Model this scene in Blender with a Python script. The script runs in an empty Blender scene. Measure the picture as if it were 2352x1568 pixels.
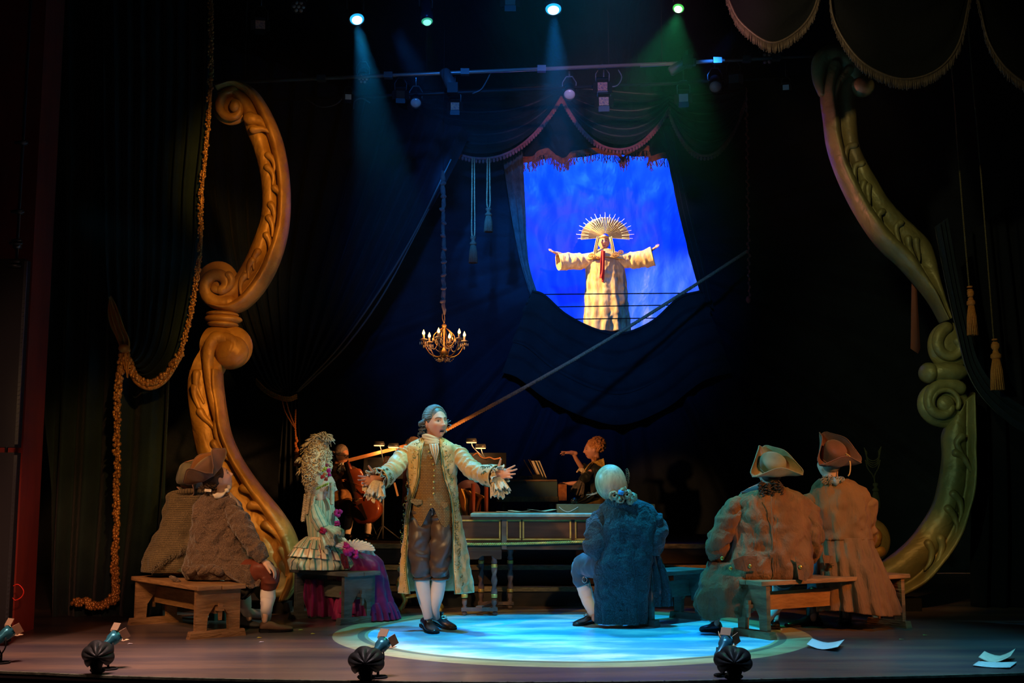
import bpy, bmesh, math, random
import numpy as np
from mathutils import Vector, Matrix, noise, Euler
R = math.radians
PI = math.pi
TAU = 2 * math.pi
random.seed(7)
SC = bpy.context.scene
COL = SC.collection

# ------------------------------------------------------------------ camera
F = 2700.0                     # focal length in pixels of the 2352 px wide frame
TH = math.atan(344.0 / F)      # upward pitch
CH = 1.13                      # lens height above the stage floor
cam_d = bpy.data.cameras.new('camera')
cam_d.sensor_width = 36.0
cam_d.lens = F / 2352.0 * 36.0
cam_d.clip_end = 200
cam = bpy.data.objects.new('camera', cam_d)
COL.objects.link(cam)
cam.location = (0, 0, CH)
cam.rotation_euler = (PI / 2 + TH, 0, 0)
SC.camera = cam

# ------------------------------------------------------------------ world, exposure, view
w = bpy.data.worlds.new('dark_auditorium')
w.use_nodes = True
w.node_tree.nodes['Background'].inputs[0].default_value = (0.03, 0.05, 0.10, 1)
w.node_tree.nodes['Background'].inputs[1].default_value = 0.03
SC.world = w
SC.view_settings.view_transform = 'Standard'
SC.view_settings.look = 'None'
SC.view_settings.exposure = 0.0
SC.view_settings.gamma = 1.0
SC.view_settings.use_curve_mapping = False
SC.cycles.max_bounces = 5
SC.cycles.diffuse_bounces = 2
SC.cycles.glossy_bounces = 2
SC.cycles.transmission_bounces = 4
SC.cycles.volume_bounces = 0
SC.cycles.caustics_reflective = False
SC.cycles.caustics_refractive = False
SC.cycles.use_denoising = True
SC.cycles.use_adaptive_sampling = True
SC.cycles.adaptive_threshold = 0.02
SC.cycles.sample_clamp_indirect = 3.0


def P(px, py, Y):
    """world point on the vertical plane Y = const that the pixel looks at"""
    a = (px - 1176.0) / F
    b = (784.0 - py) / F
    dy = math.cos(TH) - b * math.sin(TH)
    dz = math.sin(TH) + b * math.cos(TH)
    t = Y / dy
    return np.array((a * t, Y, CH + dz * t))


def FP(px, py, z=0.0):
    """world point at height z (the stage floor by default)"""
    a = (px - 1176.0) / F
    b = (784.0 - py) / F
    dy = math.cos(TH) - b * math.sin(TH)
    dz = math.sin(TH) + b * math.cos(TH)
    t = (z - CH) / dz
    return np.array((a * t, dy * t, z))


def S(Y):
    return Y / F


def spot(name, loc, target, power, color, angle, blend=0.35, size=0.08, parent=None):
    d = bpy.data.lights.new(name, 'SPOT')
    d.energy = power
    d.color = color
    d.spot_size = R(angle)
    d.spot_blend = blend
    d.shadow_soft_size = size
    o = bpy.data.objects.new(name, d)
    COL.objects.link(o)
    o.location = loc
    v = Vector(target) - Vector(loc)
    o.rotation_euler = v.to_track_quat('-Z', 'Y').to_euler()
    return o


WARM = (1.0, 0.66, 0.33)
AMBER = (1.0, 0.50, 0.16)
CYAN = (0.06, 0.52, 1.0)
TEAL = (0.22, 0.80, 0.92)
BLUE = (0.02, 0.16, 1.0)
# front of house
HERO = P(995, 1130, 9.8)
spot('key_light', (-5.4, 2.0, 5.6), HERO, 2300, (1.0, 0.52, 0.18), 12, 0.5, 0.12)
spot('speaker_fill', (3.6, 0.5, 5.4), P(1030, 1160, 9.8), 620, (1.0, 0.86, 0.60), 8, 0.5, 0.12)
spot('left_amber_light', (-5.6, 2.5, 5.8), P(470, 1230, 10.0), 1700, (1.0, 0.50, 0.18), 11, 0.5, 0.12)
for a_, b_, pw_, an_ in ((590, 430, 1700, 13), (545, 800, 1500, 11), (530, 1080, 1300, 12)):
    spot('left_scroll_light', (0.9, 3.5, 4.4), P(a_, b_, 11.2), pw_, (1.0, 0.45, 0.07), an_, 0.7, 0.1)
spot('right_amber_light', (6.6, 3.0, 4.6), P(1890, 1230, 9.8), 2600, (1.0, 0.34, 0.07), 13, 0.4, 0.12)
spot('right_green_light', (-1.5, 2.5, 5.8), P(2080, 520, 11.4), 700, (0.90, 0.85, 0.36), 24, 0.8, 0.12)
spot('right_low_light', (-1.5, 3.0, 3.0), P(2170, 1130, 11.4), 380, (0.55, 0.95, 0.50), 20, 0.8, 0.12)
spot('right_foot_light', (1.4, 4.0, 4.6), P(2085, 1310, 11.4), 700, (1.0, 0.52, 0.14), 9, 0.8, 0.1)
spot('right_top_light', (-1.0, 2.5, 4.4), P(1960, 250, 11.4), 700, (1.0, 0.74, 0.36), 9, 0.8, 0.1)
spot('pink_edge_light', (-2.9, 10.6, 2.2), P(1935, 380, 11.4), 500, (1.0, 0.30, 0.28), 16, 0.8, 0.1)
spot('left_side_cyan', (-5.0, 10.2, 4.0), P(1740, 1160, 9.7), 1500, (0.10, 0.70, 1.0), 13, 0.6, 0.12)
spot('blue_coat_light', (-1.0, 1.5, 6.4), P(1430, 1260, 10.0), 480, (0.16, 0.66, 1.0), 9, 0.5, 0.12)
spot('blond_light', (4.0, 4.0, 5.4), P(1405, 1105, 10.1), 520, (1.0, 0.60, 0.28), 3.5, 0.8, 0.1)
spot('wing_light', (0.5, 3.0, 5.0), P(290, 1030, 10.5), 900, (1.0, 0.45, 0.10), 12, 0.8, 0.1)
spot('harpsichord_light', (2.2, 1.0, 5.2), P(1200, 1250, 11.0), 1200, (1.0, 0.72, 0.32), 7, 0.5, 0.1)
spot('disc_light', (0.6, 9.25, 8.6), FP(1310, 1452), 3600, (0.02, 0.60, 1.0), 27, 0.4, 0.15)
spot('disc_front_light', (-1.4, 2.0, 7.4), FP(1150, 1500), 560, (0.60, 0.75, 1.0), 13, 0.6, 0.15)
spot('lady_light', (2.4, 7.6, 5.6), P(770, 1180, 10.5), 900, (0.45, 0.95, 0.80), 11, 0.5, 0.10)
spot('lady_fill', (-3.4, 1.0, 5.2), P(760, 1190, 10.5), 520, (1.0, 0.58, 0.32), 8, 0.5, 0.10)
spot('music_light', (4.2, 9.0, 2.35), P(820, 1100, 14.2), 2600, (1.0, 0.36, 0.09), 13, 0.6, 0.10)
spot('conductor_light', (-2.5, 8.8, 2.4), P(1345, 1080, 14.4), 1000, (1.0, 0.42, 0.13), 9, 0.6, 0.08)
for x_, c_, w_ in ((-3.3, (1.0, 0.55, 0.42), 4000), (-1.6, (1.0, 0.70, 0.66), 3600), (0.2, (0.76, 0.68, 0.88), 2900), (1.9, (0.22, 0.50, 0.85), 2400), (3.6, (0.08, 0.50, 0.75), 2200)):
    spot('floor_light', (x_, 6.9, 8.6), (x_, 7.9, 0), w_, c_, 22, 0.8, 0.25)
spot('left_bench_light', (-1.6, 0.5, 5.0), P(480, 1330, 9.7), 900, (1.0, 0.55, 0.26), 9, 0.6, 0.1)
spot('left_stage_light', (-4.8, 4.0, 7.0), FP(330, 1462), 900, (1.0, 0.50, 0.34), 26, 0.8, 0.2)
spot('right_stage_light', (4.6, 5.0, 7.6), FP(2060, 1470), 900, (0.08, 0.55, 0.80), 20, 0.8, 0.2)
spot('column_light', (-1.0, 3.0, 1.8), P(85, 1270, 9.5), 700, (1.0, 0.36, 0.20), 15, 1.0, 0.1)
spot('swag_light', (1.4, 1.5, 4.2), P(1400, 330, 15.9), 2600, (1.0, 0.42, 0.48), 13, 0.7, 0.1)
spot('back_wash', (0.0, 3.0, 6.6), P(1230, 640, 16.4), 4200, (0.02, 0.22, 1.0), 26, 0.9, 0.3)
# behind the opening: blue on the cloth, warm on the robed figure
spot('sky_cloth_light', P(1400, 250, 17.3) + np.array((0, 0, 1.2)), P(1400, 500, 19.6), 1700, (0.02, 0.14, 1.0), 100, 0.7, 0.3)
spot('sky_cloth_light', P(1330, 830, 17.6) + np.array((0, 0, -1.5)), P(1400, 700, 19.6), 260, (0.16, 0.14, 1.0), 95, 0.8, 0.3)
spot('saint_light', P(1010, 330, 16.8), P(1395, 640, 17.9), 2300, (1.0, 0.66, 0.24), 50, 0.4, 0.05)
spot('saint_front_light', P(1395, 960, 16.8), P(1395, 640, 17.9), 150, (1.0, 0.55, 0.16), 60, 0.6, 0.05)

# ------------------------------------------------------------------ scene bookkeeping
ORG = {}


def org_of(parent):
    return ORG.get(parent.name, np.zeros(3)) if parent is not None else np.zeros(3)


def tag(o, label=None, cat=None, group=None, kind=None):
    if label: o['label'] = label
    if cat: o['category'] = cat
    if group: o['group'] = group
    if kind: o['kind'] = kind
    return o


def thing(name, label, cat, loc=(0, 0, 0), group=None, kind=None):
    o = bpy.data.objects.new(name, None)
    COL.objects.link(o)
    o.location = tuple(float(x) for x in loc)
    o.empty_display_size = 0.1
    ORG[o.name] = np.array(loc, float)
    return tag(o, label, cat, group, kind)


def mesh(name, V, faces, mt, parent=None, smooth=True, uv=None, col=None, origin=None):
    """link world-space vertices as one mesh object, kept relative to its thing's base"""
    V = np.asarray(V, float).reshape(-1, 3)
    if parent is not None:
        og = org_of(parent)
    elif origin is not None:
        og = np.array(origin, float)
    else:
        og = np.zeros(3)
    me = bpy.data.meshes.new(name)
    me.from_pydata((V - og).tolist(), [], faces)
    if smooth:
        me.polygons.foreach_set('use_smooth', [True] * len(me.polygons))
    if uv is not None:
        ul = me.uv_layers.new(name='UVMap')
        li = np.zeros(len(me.loops), dtype=np.int32)
        me.loops.foreach_get('vertex_index', li)
        ul.data.foreach_set('uv', np.asarray(uv, float).reshape(-1, 2)[li].ravel())
    if col is not None:
        at = me.color_attributes.new('col', 'FLOAT_COLOR', 'POINT')
        c = np.ones((len(V), 4)); c[:, :3] = col
        at.data.foreach_set('color', c.ravel())
    if mt is not None:
        me.materials.append(mt)
    me.update()
    o = bpy.data.objects.new(name, me)
    COL.objects.link(o)
    if parent is not None:
        o.parent = parent
        ORG[o.name] = og
    else:
        o.location = tuple(og)
        ORG[o.name] = og
    return o


def solid(o, t, offset=0.0):
    m = o.modifiers.new('thickness', 'SOLIDIFY')
    m.thickness = t
    m.offset = offset
    return o


def copy_tree(o, parent=None):
    c = o.copy()
    COL.objects.link(c)
    c.parent = parent
    ORG[c.name] = ORG.get(o.name, np.zeros(3))
    for ch in list(o.children):
        copy_tree(ch, c)
    return c


# ------------------------------------------------------------------ geometry collector
class G:
    """collects closed solids; build() links them as one mesh"""

    def __init__(s):
        s.v = []; s.f = []; s.uv = []

    def add(s, V, Fc, uv=None):
        n = len(s.v)
        V = np.asarray(V, float).reshape(-1, 3)
        s.v.extend(V.tolist())
        s.f.extend([tuple(i + n for i in f) for f in Fc])
        s.uv.extend((np.zeros((len(V), 2)) if uv is None else np.asarray(uv).reshape(-1, 2)).tolist())
        return s

    def box(s, c, size, rot=None, axes=None, taper=1.0):
        x, y, z = [k / 2 for k in size]
        t = taper
        V = np.array([(-x, -y, -z), (x, -y, -z), (x, y, -z), (-x, y, -z), (-x * t, -y * t, z), (x * t, -y * t, z), (x * t, y * t, z), (-x * t, y * t, z)])
        if rot is not None:
            m = np.array(Euler(rot).to_matrix()); V = V @ m.T
        if axes is not None:
            V = V @ np.array(axes)
        return s.add(V + np.array(c, float), [(3, 2, 1, 0), (4, 5, 6, 7), (0, 1, 5, 4), (1, 2, 6, 5), (2, 3, 7, 6), (3, 0, 4, 7)])

    def bar(s, a, b, wx, wy, side=None):
        """rectangular bar from a to b, width wx along side, wy across"""
        a = np.array(a, float); b = np.array(b, float)
        t = b - a; L = np.linalg.norm(t); t = t / L
        if side is None:
            side = np.array((1., 0, 0)) if abs(t[0]) < .9 else np.array((0, 1., 0))
        side = np.array(side, float); side = side - t * side.dot(t); side /= np.linalg.norm(side)
        o = np.cross(t, side)
        return s.box((a + b) / 2, (wx, wy, L), axes=[side, o, t])

    def tube(s, pts, rad, seg=10, closed=False, cap=True, sub=None):
        pts = np.array(pts, float)
        n = len(pts)
        rad = np.array([rad] * n if np.isscalar(rad) else rad, float)
        if sub:
            t = np.linspace(0, n - 1, (n - 1) * sub + 1)
            pts = cat(pts, t); rad = np.interp(t, np.arange(n), rad)
            n = len(pts)
        T = np.gradient(pts, axis=0)
        if closed:
            T[0] = pts[1] - pts[-1]; T[-1] = pts[0] - pts[-2]
        T /= np.maximum(np.linalg.norm(T, axis=1), 1e-9)[:, None]
        N = np.zeros_like(pts)
        a = np.array((0, 0, 1.)) if abs(T[0][2]) < .9 else np.array((1., 0, 0))
        nn = np.cross(T[0], a); nn /= np.linalg.norm(nn)
        for i in range(n):
            nn = nn - T[i] * nn.dot(T[i]); nn /= max(np.linalg.norm(nn), 1e-9); N[i] = nn
        B = np.cross(T, N)
        u = np.linspace(0, TAU, seg, endpoint=False)
        V = pts[:, None] + rad[:, None, None] * (N[:, None] * np.cos(u)[None, :, None] + B[:, None] * np.sin(u)[None, :, None])
        V = V.reshape(-1, 3)
        fc = []
        m = n if closed else n - 1
        for i in range(m):
            i2 = (i + 1) % n
            for j in range(seg):
                k = (j + 1) % seg
                fc.append((i * seg + j, i * seg + k, i2 * seg + k, i2 * seg + j))
        if cap and not closed:
            fc.append(tuple(range(seg))[::-1]); fc.append(tuple((n - 1) * seg + j for j in range(seg)))
        dist = np.concatenate([[0], np.cumsum(np.linalg.norm(np.diff(pts, axis=0), axis=1))])
        uv = np.stack(np.broadcast_arrays((u / TAU)[None, :], dist[:, None]), -1)
        return s.add(V, fc, uv)

    def capsule(s, pts, rad, seg=10, sub=3):
        """tube with rounded ends (closed)"""
        pts = np.array(pts, float); n = len(pts)
        rad = np.array([rad] * n if np.isscalar(rad) else rad, float)
        t = np.linspace(0, n - 1, (n - 1) * sub + 1)
        p2 = cat(pts, t); r2 = np.interp(t, np.arange(n), rad)
        d0 = p2[0] - p2[1]; d0 /= np.linalg.norm(d0); d1 = p2[-1] - p2[-2]; d1 /= np.linalg.norm(d1)
        A = [p2[0] + d0 * r2[0] * k for k in (1.0, .85, .5)]; ra = [r2[0] * k for k in (.08, .53, .87)]
        Bp = [p2[-1] + d1 * r2[-1] * k for k in (.5, .85, 1.0)]; rb = [r2[-1] * k for k in (.87, .53, .08)]
        return s.tube(np.vstack([A, p2, Bp]), list(ra) + list(r2) + list(rb), seg)

    def ell(s, c, r, rot=None, seg=20, rings=12, mat3=None):
        V, fc = sphere(seg, rings)
        V = V * np.array(r, float)
        if rot is not None: V = V @ np.array(Euler(rot).to_matrix()).T
        if mat3 is not None: V = V @ np.array(mat3).T
        return s.add(V + np.array(c, float), fc)

    def lathe(s, c, prof, seg=20, axis=None):
        """prof: (radius, height) from bottom up"""
        pr = np.array(prof, float)
        u = np.linspace(0, TAU, seg, endpoint=False)
        V = np.zeros((len(pr), seg, 3))
        V[..., 0] = pr[:, :1] * np.cos(u); V[..., 1] = pr[:, :1] * np.sin(u); V[..., 2] = pr[:, 1:2]
        V = V.reshape(-1, 3)
        if axis is not None:
            q = Vector((0, 0, 1)).rotation_difference(Vector(axis)).to_matrix()
            V = V @ np.array(q).T
        fc = []
        n = len(pr)
        for i in range(n - 1):
            for j in range(seg):
                k = (j + 1) % seg
                fc.append((i * seg + j, i * seg + k, (i + 1) * seg + k, (i + 1) * seg + j))
        fc.append(tuple(range(seg))[::-1]); fc.append(tuple((n - 1) * seg + j for j in range(seg)))
        return s.add(V + np.array(c, float), fc)

    def prism(s, poly, d, n=None):
        """polygon (list of 3d points) extruded by vector d"""
        A = np.array(poly, float); d = np.array(d, float); k = len(A)
        fc = [tuple(range(k))[::-1], tuple(range(k, 2 * k))] + [(i, (i + 1) % k, k + (i + 1) % k, k + i) for i in range(k)]
        return s.add(np.vstack([A, A + d]), fc)

    def grid(s, V, closed=False, uv=None):
        nv, nu = V.shape[:2]
        fc = []
        for i in range(nv - 1):
            for j in range(nu if closed else nu - 1):
                k = (j + 1) % nu
                fc.append((i * nu + j, i * nu + k, (i + 1) * nu + k, (i + 1) * nu + j))
        return s.add(V.reshape(-1, 3), fc, uv)

    def build(s, name, mt, parent=None, smooth=True, **k):
        return mesh(name, s.v, s.f, mt, parent, smooth, uv=s.uv, **k)

    def remesh(s, name, mt, parent, voxel=0.008, smooth=3, paint=None):
        """one continuous skin over everything collected"""
        o = mesh(name, s.v, s.f, None, parent)
        m = o.modifiers.new('skin', 'REMESH'); m.mode = 'VOXEL'; m.voxel_size = voxel; m.use_smooth_shade = True
        if smooth:
            q = o.modifiers.new('soft', 'SMOOTH'); q.iterations = smooth; q.factor = 0.5
        dg = bpy.context.evaluated_depsgraph_get()
        me = bpy.data.meshes.new_from_object(o.evaluated_get(dg))
        old = o.data
        o.modifiers.clear()
        o.data = me
        bpy.data.meshes.remove(old)
        me.name = name
        me.materials.clear(); me.materials.append(mt)
        n = len(me.vertices)
        co = np.zeros(n * 3); me.vertices.foreach_get('co', co); co = co.reshape(-1, 3) + org_of(parent)
        if paint is not None:
            c = np.ones((n, 4)); c[:, :3] = paint(co)
            at = me.color_attributes.new('col', 'FLOAT_COLOR', 'POINT')
            at.data.foreach_set('color', c.ravel())
        me.polygons.foreach_set('use_smooth', [True] * len(me.polygons))
        me.update()
        return o


_sp = {}


def sphere(seg, rings):
    if (seg, rings) in _sp: return _sp[(seg, rings)]
    V = [(0, 0, -1.)]
    for i in range(1, rings):
        a = -PI / 2 + PI * i / rings
        for j in range(seg):
            b = TAU * j / seg
            V.append((math.cos(a) * math.cos(b), math.cos(a) * math.sin(b), math.sin(a)))
    V.append((0, 0, 1.))
    fc = []
    for j in range(seg):
        k = (j + 1) % seg
        fc.append((0, 1 + k, 1 + j))
        fc.append((len(V) - 1, 1 + (rings - 2) * seg + j, 1 + (rings - 2) * seg + k))
        for i in range(rings - 2):
            fc.append((1 + i * seg + j, 1 + i * seg + k, 1 + (i + 1) * seg + k, 1 + (i + 1) * seg + j))
    _sp[(seg, rings)] = (np.array(V), fc)
    return _sp[(seg, rings)]


def cat(A, t):
    """catmull-rom through the rows of A at parameters t (0..n-1)"""
    A = np.array(A, float); n = len(A)
    t = np.clip(np.asarray(t, float), 0, n - 1 - 1e-9)
    i = np.floor(t).astype(int); f = (t - i)[:, None]
    g = lambda k: A[np.clip(k, 0, n - 1)]
    p0, p1, p2, p3 = g(i - 1), g(i), g(i + 1), g(i + 2)
    p0 = np.where((i == 0)[:, None], 2 * p1 - p2, p0)
    p3 = np.where((i + 2 > n - 1)[:, None], 2 * p2 - p1, p3)
    return 0.5 * ((2 * p1) + (-p0 + p2) * f + (2 * p0 - 5 * p1 + 4 * p2 - p3) * f ** 2 + (-p0 + 3 * p1 - 3 * p2 + p3) * f ** 3)


def nz(V, scale, seed=0.0):
    """perlin noise per row of V"""
    V = np.asarray(V).reshape(-1, 3) * scale
    return np.array([noise.noise(Vector((a[0] + seed, a[1] - seed, a[2] + 2 * seed))) for a in V])


def loft(name, Y0, rings, mt, parent, nu=72, nv=50, fold=None, wr=(0, 10), front=None, thick=0, cap=False, squash=1.0, seed=0.0, yaw=0.0, hem=None):
    """garment from horizontal rings in picture units at depth Y0:
    ring = (px, py, half width px, half depth px, depth offset m).
    fold(u, v) adds a radial offset in px; wr = (metres, frequency) noise wrinkles;
    front = list of (v, left x px, right x px): leaves the front open between the two edges."""
    r = np.array([tuple(q) + (0.,) * (5 - len(q)) for q in rings], float)
    n = len(r)
    d = np.concatenate([[0], np.cumsum(np.hypot(np.diff(r[:, 0]), np.diff(r[:, 1])) + np.abs(np.diff(r[:, 2])) * .5 + 1e-6)])
    vv = np.linspace(0, 1, nv)
    ti = np.interp(vv, d / d[-1], np.arange(n))
    q = cat(r, ti)
    V = np.zeros((nv, nu, 3)); UV = np.zeros((nv, nu, 2))
    s = S(Y0)
    for i in range(nv):
        cx, cy, hw, hd, dy = q[i]
        C = P(cx, cy, Y0 + dy)
        if front is None:
            u = np.linspace(0, TAU, nu, endpoint=False)
        else:
            fr = np.array(front, float)
            xl = np.interp(cy, fr[:, 0], fr[:, 1]); xr = np.interp(cy, fr[:, 0], fr[:, 2])
            ur = math.acos(max(-.999, min(.999, (xr - cx) / hw)))
            ul = math.acos(max(-.999, min(.999, (xl - cx) / hw)))
            u = np.linspace(ur, ul - TAU, nu)
        off = np.zeros(nu) if fold is None else np.array([fold(a, vv[i]) for a in u])
        cu, su = np.cos(u), np.sin(u)
        if squash != 1.0:
            cu2 = np.sign(cu) * np.abs(cu) ** squash; su2 = np.sign(su) * np.abs(su) ** squash
        else:
            cu2, su2 = cu, su
        X = (hw + off) * s * cu2; Yy = -(hd + off) * s * su2
        if yaw:
            X, Yy = X * math.cos(yaw) - Yy * math.sin(yaw), X * math.sin(yaw) + Yy * math.cos(yaw)
        V[i, :, 0] = C[0] + X
        V[i, :, 1] = C[1] + Yy
        V[i, :, 2] = C[2] - (0 if hem is None else np.array([hem(a, vv[i]) for a in u]) * s)
        UV[i, :, 0] = u / TAU * 1.0; UV[i, :, 1] = vv[i]
    if wr[0]:
        k = ((1 - 2.6 * np.abs(nz(V * np.array((1, 1, .6)), wr[1] * 1.1, seed))) * .55 + nz(V, wr[1] * 2.6, seed + 4) * .7) * wr[0]
        cen = V.mean(axis=1, keepdims=True)
        dirn = V - cen; dirn[..., 2] = 0
        dirn /= np.maximum(np.linalg.norm(dirn, axis=2, keepdims=True), 1e-6)
        V += dirn * k.reshape(nv, nu, 1)
    g = G(); g.grid(V, closed=front is None, uv=UV)
    if cap:
        for row in (0, nv - 1):
            idx = [row * nu + j for j in range(nu)]
            g.f.append(tuple(idx if row else idx[::-1]))
    o = g.build(name, mt, parent)
    if thick: solid(o, thick)
    return o, V


def sleeve(name, pts, rad, mt, parent, nu=28, nv=44, wrinkle=0.006, freq=70, thick=0, seed=0., flat=None, cap=True):
    """cloth tube along world points with crosswise wrinkles; rad in metres"""
    pts = np.array(pts, float); n = len(pts)
    if name == 'sleeve':      # set the sleeve head into the armhole
        rad = list(rad); rad[0] *= .58; rad[1] *= .94; pts[0][2] -= .02
    dd = np.concatenate([[0], np.cumsum(np.linalg.norm(np.diff(pts, axis=0), axis=1))])
    vv = np.linspace(0, 1, nv)
    ti = np.interp(vv, dd / dd[-1], np.arange(n))
    c = cat(pts, ti); rr = np.interp(ti, np.arange(n), rad)
    T = np.gradient(c, axis=0); T /= np.linalg.norm(T, axis=1)[:, None]
    a = np.array((0, 1., 0)) if abs(T[0][1]) < .8 else np.array((1., 0, 0))
    nn = np.cross(T[0], a); nn /= np.linalg.norm(nn)
    u = np.linspace(0, TAU, nu, endpoint=False)
    V = np.zeros((nv, nu, 3)); UV = np.zeros((nv, nu, 2))
    bend = np.linalg.norm(np.gradient(T, axis=0), axis=1) * nv
    for i in range(nv):
        nn = nn - T[i] * nn.dot(T[i]); nn /= np.linalg.norm(nn)
        b = np.cross(T[i], nn)
        base = c[i] + rr[i] * (np.cos(u)[:, None] * nn + np.sin(u)[:, None] * b)
        ph = vv[i] * dd[-1] * freq
        k = np.array([noise.noise(Vector((p[0] * 9 + seed, p[1] * 9, p[2] * 9))) for p in base])
        wv = wrinkle * (0.5 + min(bend[i], 3.0) * .4) * np.sin(ph + k * 6 + 1.2 * np.sin(u + seed)) + k * wrinkle * 1.5
        V[i] = base + (base - c[i]) / rr[i] * wv[:, None]
        UV[i, :, 0] = u / TAU; UV[i, :, 1] = vv[i]
    g = G(); g.grid(V, closed=True, uv=UV)
    if cap:
        g.f.append(tuple(range(nu))[::-1]); g.f.append(tuple((nv - 1) * nu + j for j in range(nu)))
    o = g.build(name, mt, parent)
    if thick: solid(o, thick)
    return o, V


# ------------------------------------------------------------------ materials
def lin(h):
    if isinstance(h, str):
        h = h.lstrip('#'); c = [int(h[i:i + 2], 16) / 255 for i in (0, 2, 4)]
        return tuple(((x / 12.92) if x <= .04045 else ((x + .055) / 1.055) ** 2.4) for x in c)
    return tuple(h)


def M(name, c1, c2=None, ns=6.0, rough=.8, metal=0.0, bump=0.0, bs=60.0, spec=.16, sheen=0.0, stretch=(1, 1, 1), speck=None, sps=240.0,
      emit=0.0, stripes=None, coord='Object', weave=0.0, ws=300.0, attr=False, contrast=.5, trans=0.0, alpha=1.0, coat=0.0):
    m = bpy.data.materials.new(name); m.use_nodes = True
    nt = m.node_tree; N = nt.nodes; L = nt.links
    b = N['Principled BSDF']
    b.inputs['Roughness'].default_value = rough
    b.inputs['Metallic'].default_value = metal
    b.inputs['Specular IOR Level'].default_value = spec
    b.inputs['Sheen Weight'].default_value = sheen
    b.inputs['Sheen Roughness'].default_value = 0.4
    b.inputs['Coat Weight'].default_value = coat
    if trans: b.inputs['Transmission Weight'].default_value = trans
    if alpha < 1: b.inputs['Alpha'].default_value = alpha
    c1 = lin(c1) + (1,)
    tc = N.new('ShaderNodeTexCoord')
    mp = N.new('ShaderNodeMapping'); mp.inputs['Scale'].default_value = stretch
    L.new(tc.outputs[coord], mp.inputs[0])
    vec = mp.outputs[0]
    out = None
    if attr:
        at = N.new('ShaderNodeVertexColor'); at.layer_name = 'col'
        out = at.outputs[0]
    elif c2 is not None:
        nn = N.new('ShaderNodeTexNoise'); nn.inputs['Scale'].default_value = ns; nn.inputs['Detail'].default_value = 5
        nn.inputs['Roughness'].default_value = .6
        L.new(vec, nn.inputs['Vector'])
        mr = N.new('ShaderNodeMapRange'); mr.inputs[1].default_value = .5 - contrast * .35; mr.inputs[2].default_value = .5 + contrast * .35
        L.new(nn.outputs[0], mr.inputs[0])
        mx = N.new('ShaderNodeMix'); mx.data_type = 'RGBA'
        mx.inputs[6].default_value = c1; mx.inputs[7].default_value = lin(c2) + (1,)
        L.new(mr.outputs[0], mx.inputs[0]); out = mx.outputs[2]
    if stripes is not None:
        # (colour, count, axis of uv, width)
        for sc_, cnt, ax, wd in stripes:
            sp = N.new('ShaderNodeSeparateXYZ'); L.new(tc.outputs['UV'], sp.inputs[0])
            mu = N.new('ShaderNodeMath'); mu.operation = 'MULTIPLY'; mu.inputs[1].default_value = cnt
            L.new(sp.outputs[ax], mu.inputs[0])
            fr = N.new('ShaderNodeMath'); fr.operation = 'FRACT'; L.new(mu.outputs[0], fr.inputs[0])
            lt = N.new('ShaderNodeMath'); lt.operation = 'LESS_THAN'; lt.inputs[1].default_value = wd; L.new(fr.outputs[0], lt.inputs[0])
            mx = N.new('ShaderNodeMix'); mx.data_type = 'RGBA'
            L.new(lt.outputs[0], mx.inputs[0])
            if out is None: mx.inputs[6].default_value = c1
            else: L.new(out, mx.inputs[6])
            mx.inputs[7].default_value = lin(sc_) + (1,)
            out = mx.outputs[2]
    if speck is not None:
        sn = N.new('ShaderNodeTexNoise'); sn.inputs['Scale'].default_value = sps; sn.inputs['Detail'].default_value = 1
        L.new(tc.outputs['Object'], sn.inputs['Vector'])
        mr = N.new('ShaderNodeMapRange'); mr.inputs[1].default_value = .56; mr.inputs[2].default_value = .70
        L.new(sn.outputs[0], mr.inputs[0])
        mx = N.new('ShaderNodeMix'); mx.data_type = 'RGBA'
        L.new(mr.outputs[0], mx.inputs[0])
        if out is None: mx.inputs[6].default_value = c1
        else: L.new(out, mx.inputs[6])
        mx.inputs[7].default_value = lin(speck) + (1,)
        out = mx.outputs[2]
    if out is None: b.inputs['Base Color'].default_value = c1
    else: L.new(out, b.inputs['Base Color'])
    if bump:
        bn = N.new('ShaderNodeTexNoise'); bn.inputs['Scale'].default_value = bs; bn.inputs['Detail'].default_value = 6
        L.new(vec, bn.inputs['Vector'])
        bp = N.new('ShaderNodeBump'); bp.inputs['Strength'].default_value = bump; bp.inputs['Distance'].default_value = .02
        L.new(bn.outputs[0], bp.inputs['Height']); L.new(bp.outputs[0], b.inputs['Normal'])
        if bump >= .15:      # broader creases under the fine grain
            b2 = N.new('ShaderNodeTexNoise'); b2.inputs['Scale'].default_value = min(bs * .2, 11); b2.inputs['Detail'].default_value = 3; b2.inputs['Distortion'].default_value = 1.2
            L.new(vec, b2.inputs['Vector'])
            p2_ = N.new('ShaderNodeBump'); p2_.inputs['Strength'].default_value = min(1, bump * 1.3); p2_.inputs['Distance'].default_value = .07
            L.new(b2.outputs[0], p2_.inputs['Height']); L.new(p2_.outputs[0], bp.inputs['Normal'])
    if weave:
        wv = N.new('ShaderNodeTexWave'); wv.inputs['Scale'].default_value = ws; wv.bands_direction = 'Z'; wv.inputs['Distortion'].default_value = 1.5
        L.new(tc.outputs['Object'], wv.inputs['Vector'])
        bp = N.new('ShaderNodeBump'); bp.inputs['Strength'].default_value = weave; bp.inputs['Distance'].default_value = .01
        L.new(wv.outputs[0], bp.inputs['Height']); L.new(bp.outputs[0], b.inputs['Normal'])
    if emit:
        b.inputs['Emission Color'].default_value = c1
        b.inputs['Emission Strength'].default_value = emit
    return m
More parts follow.
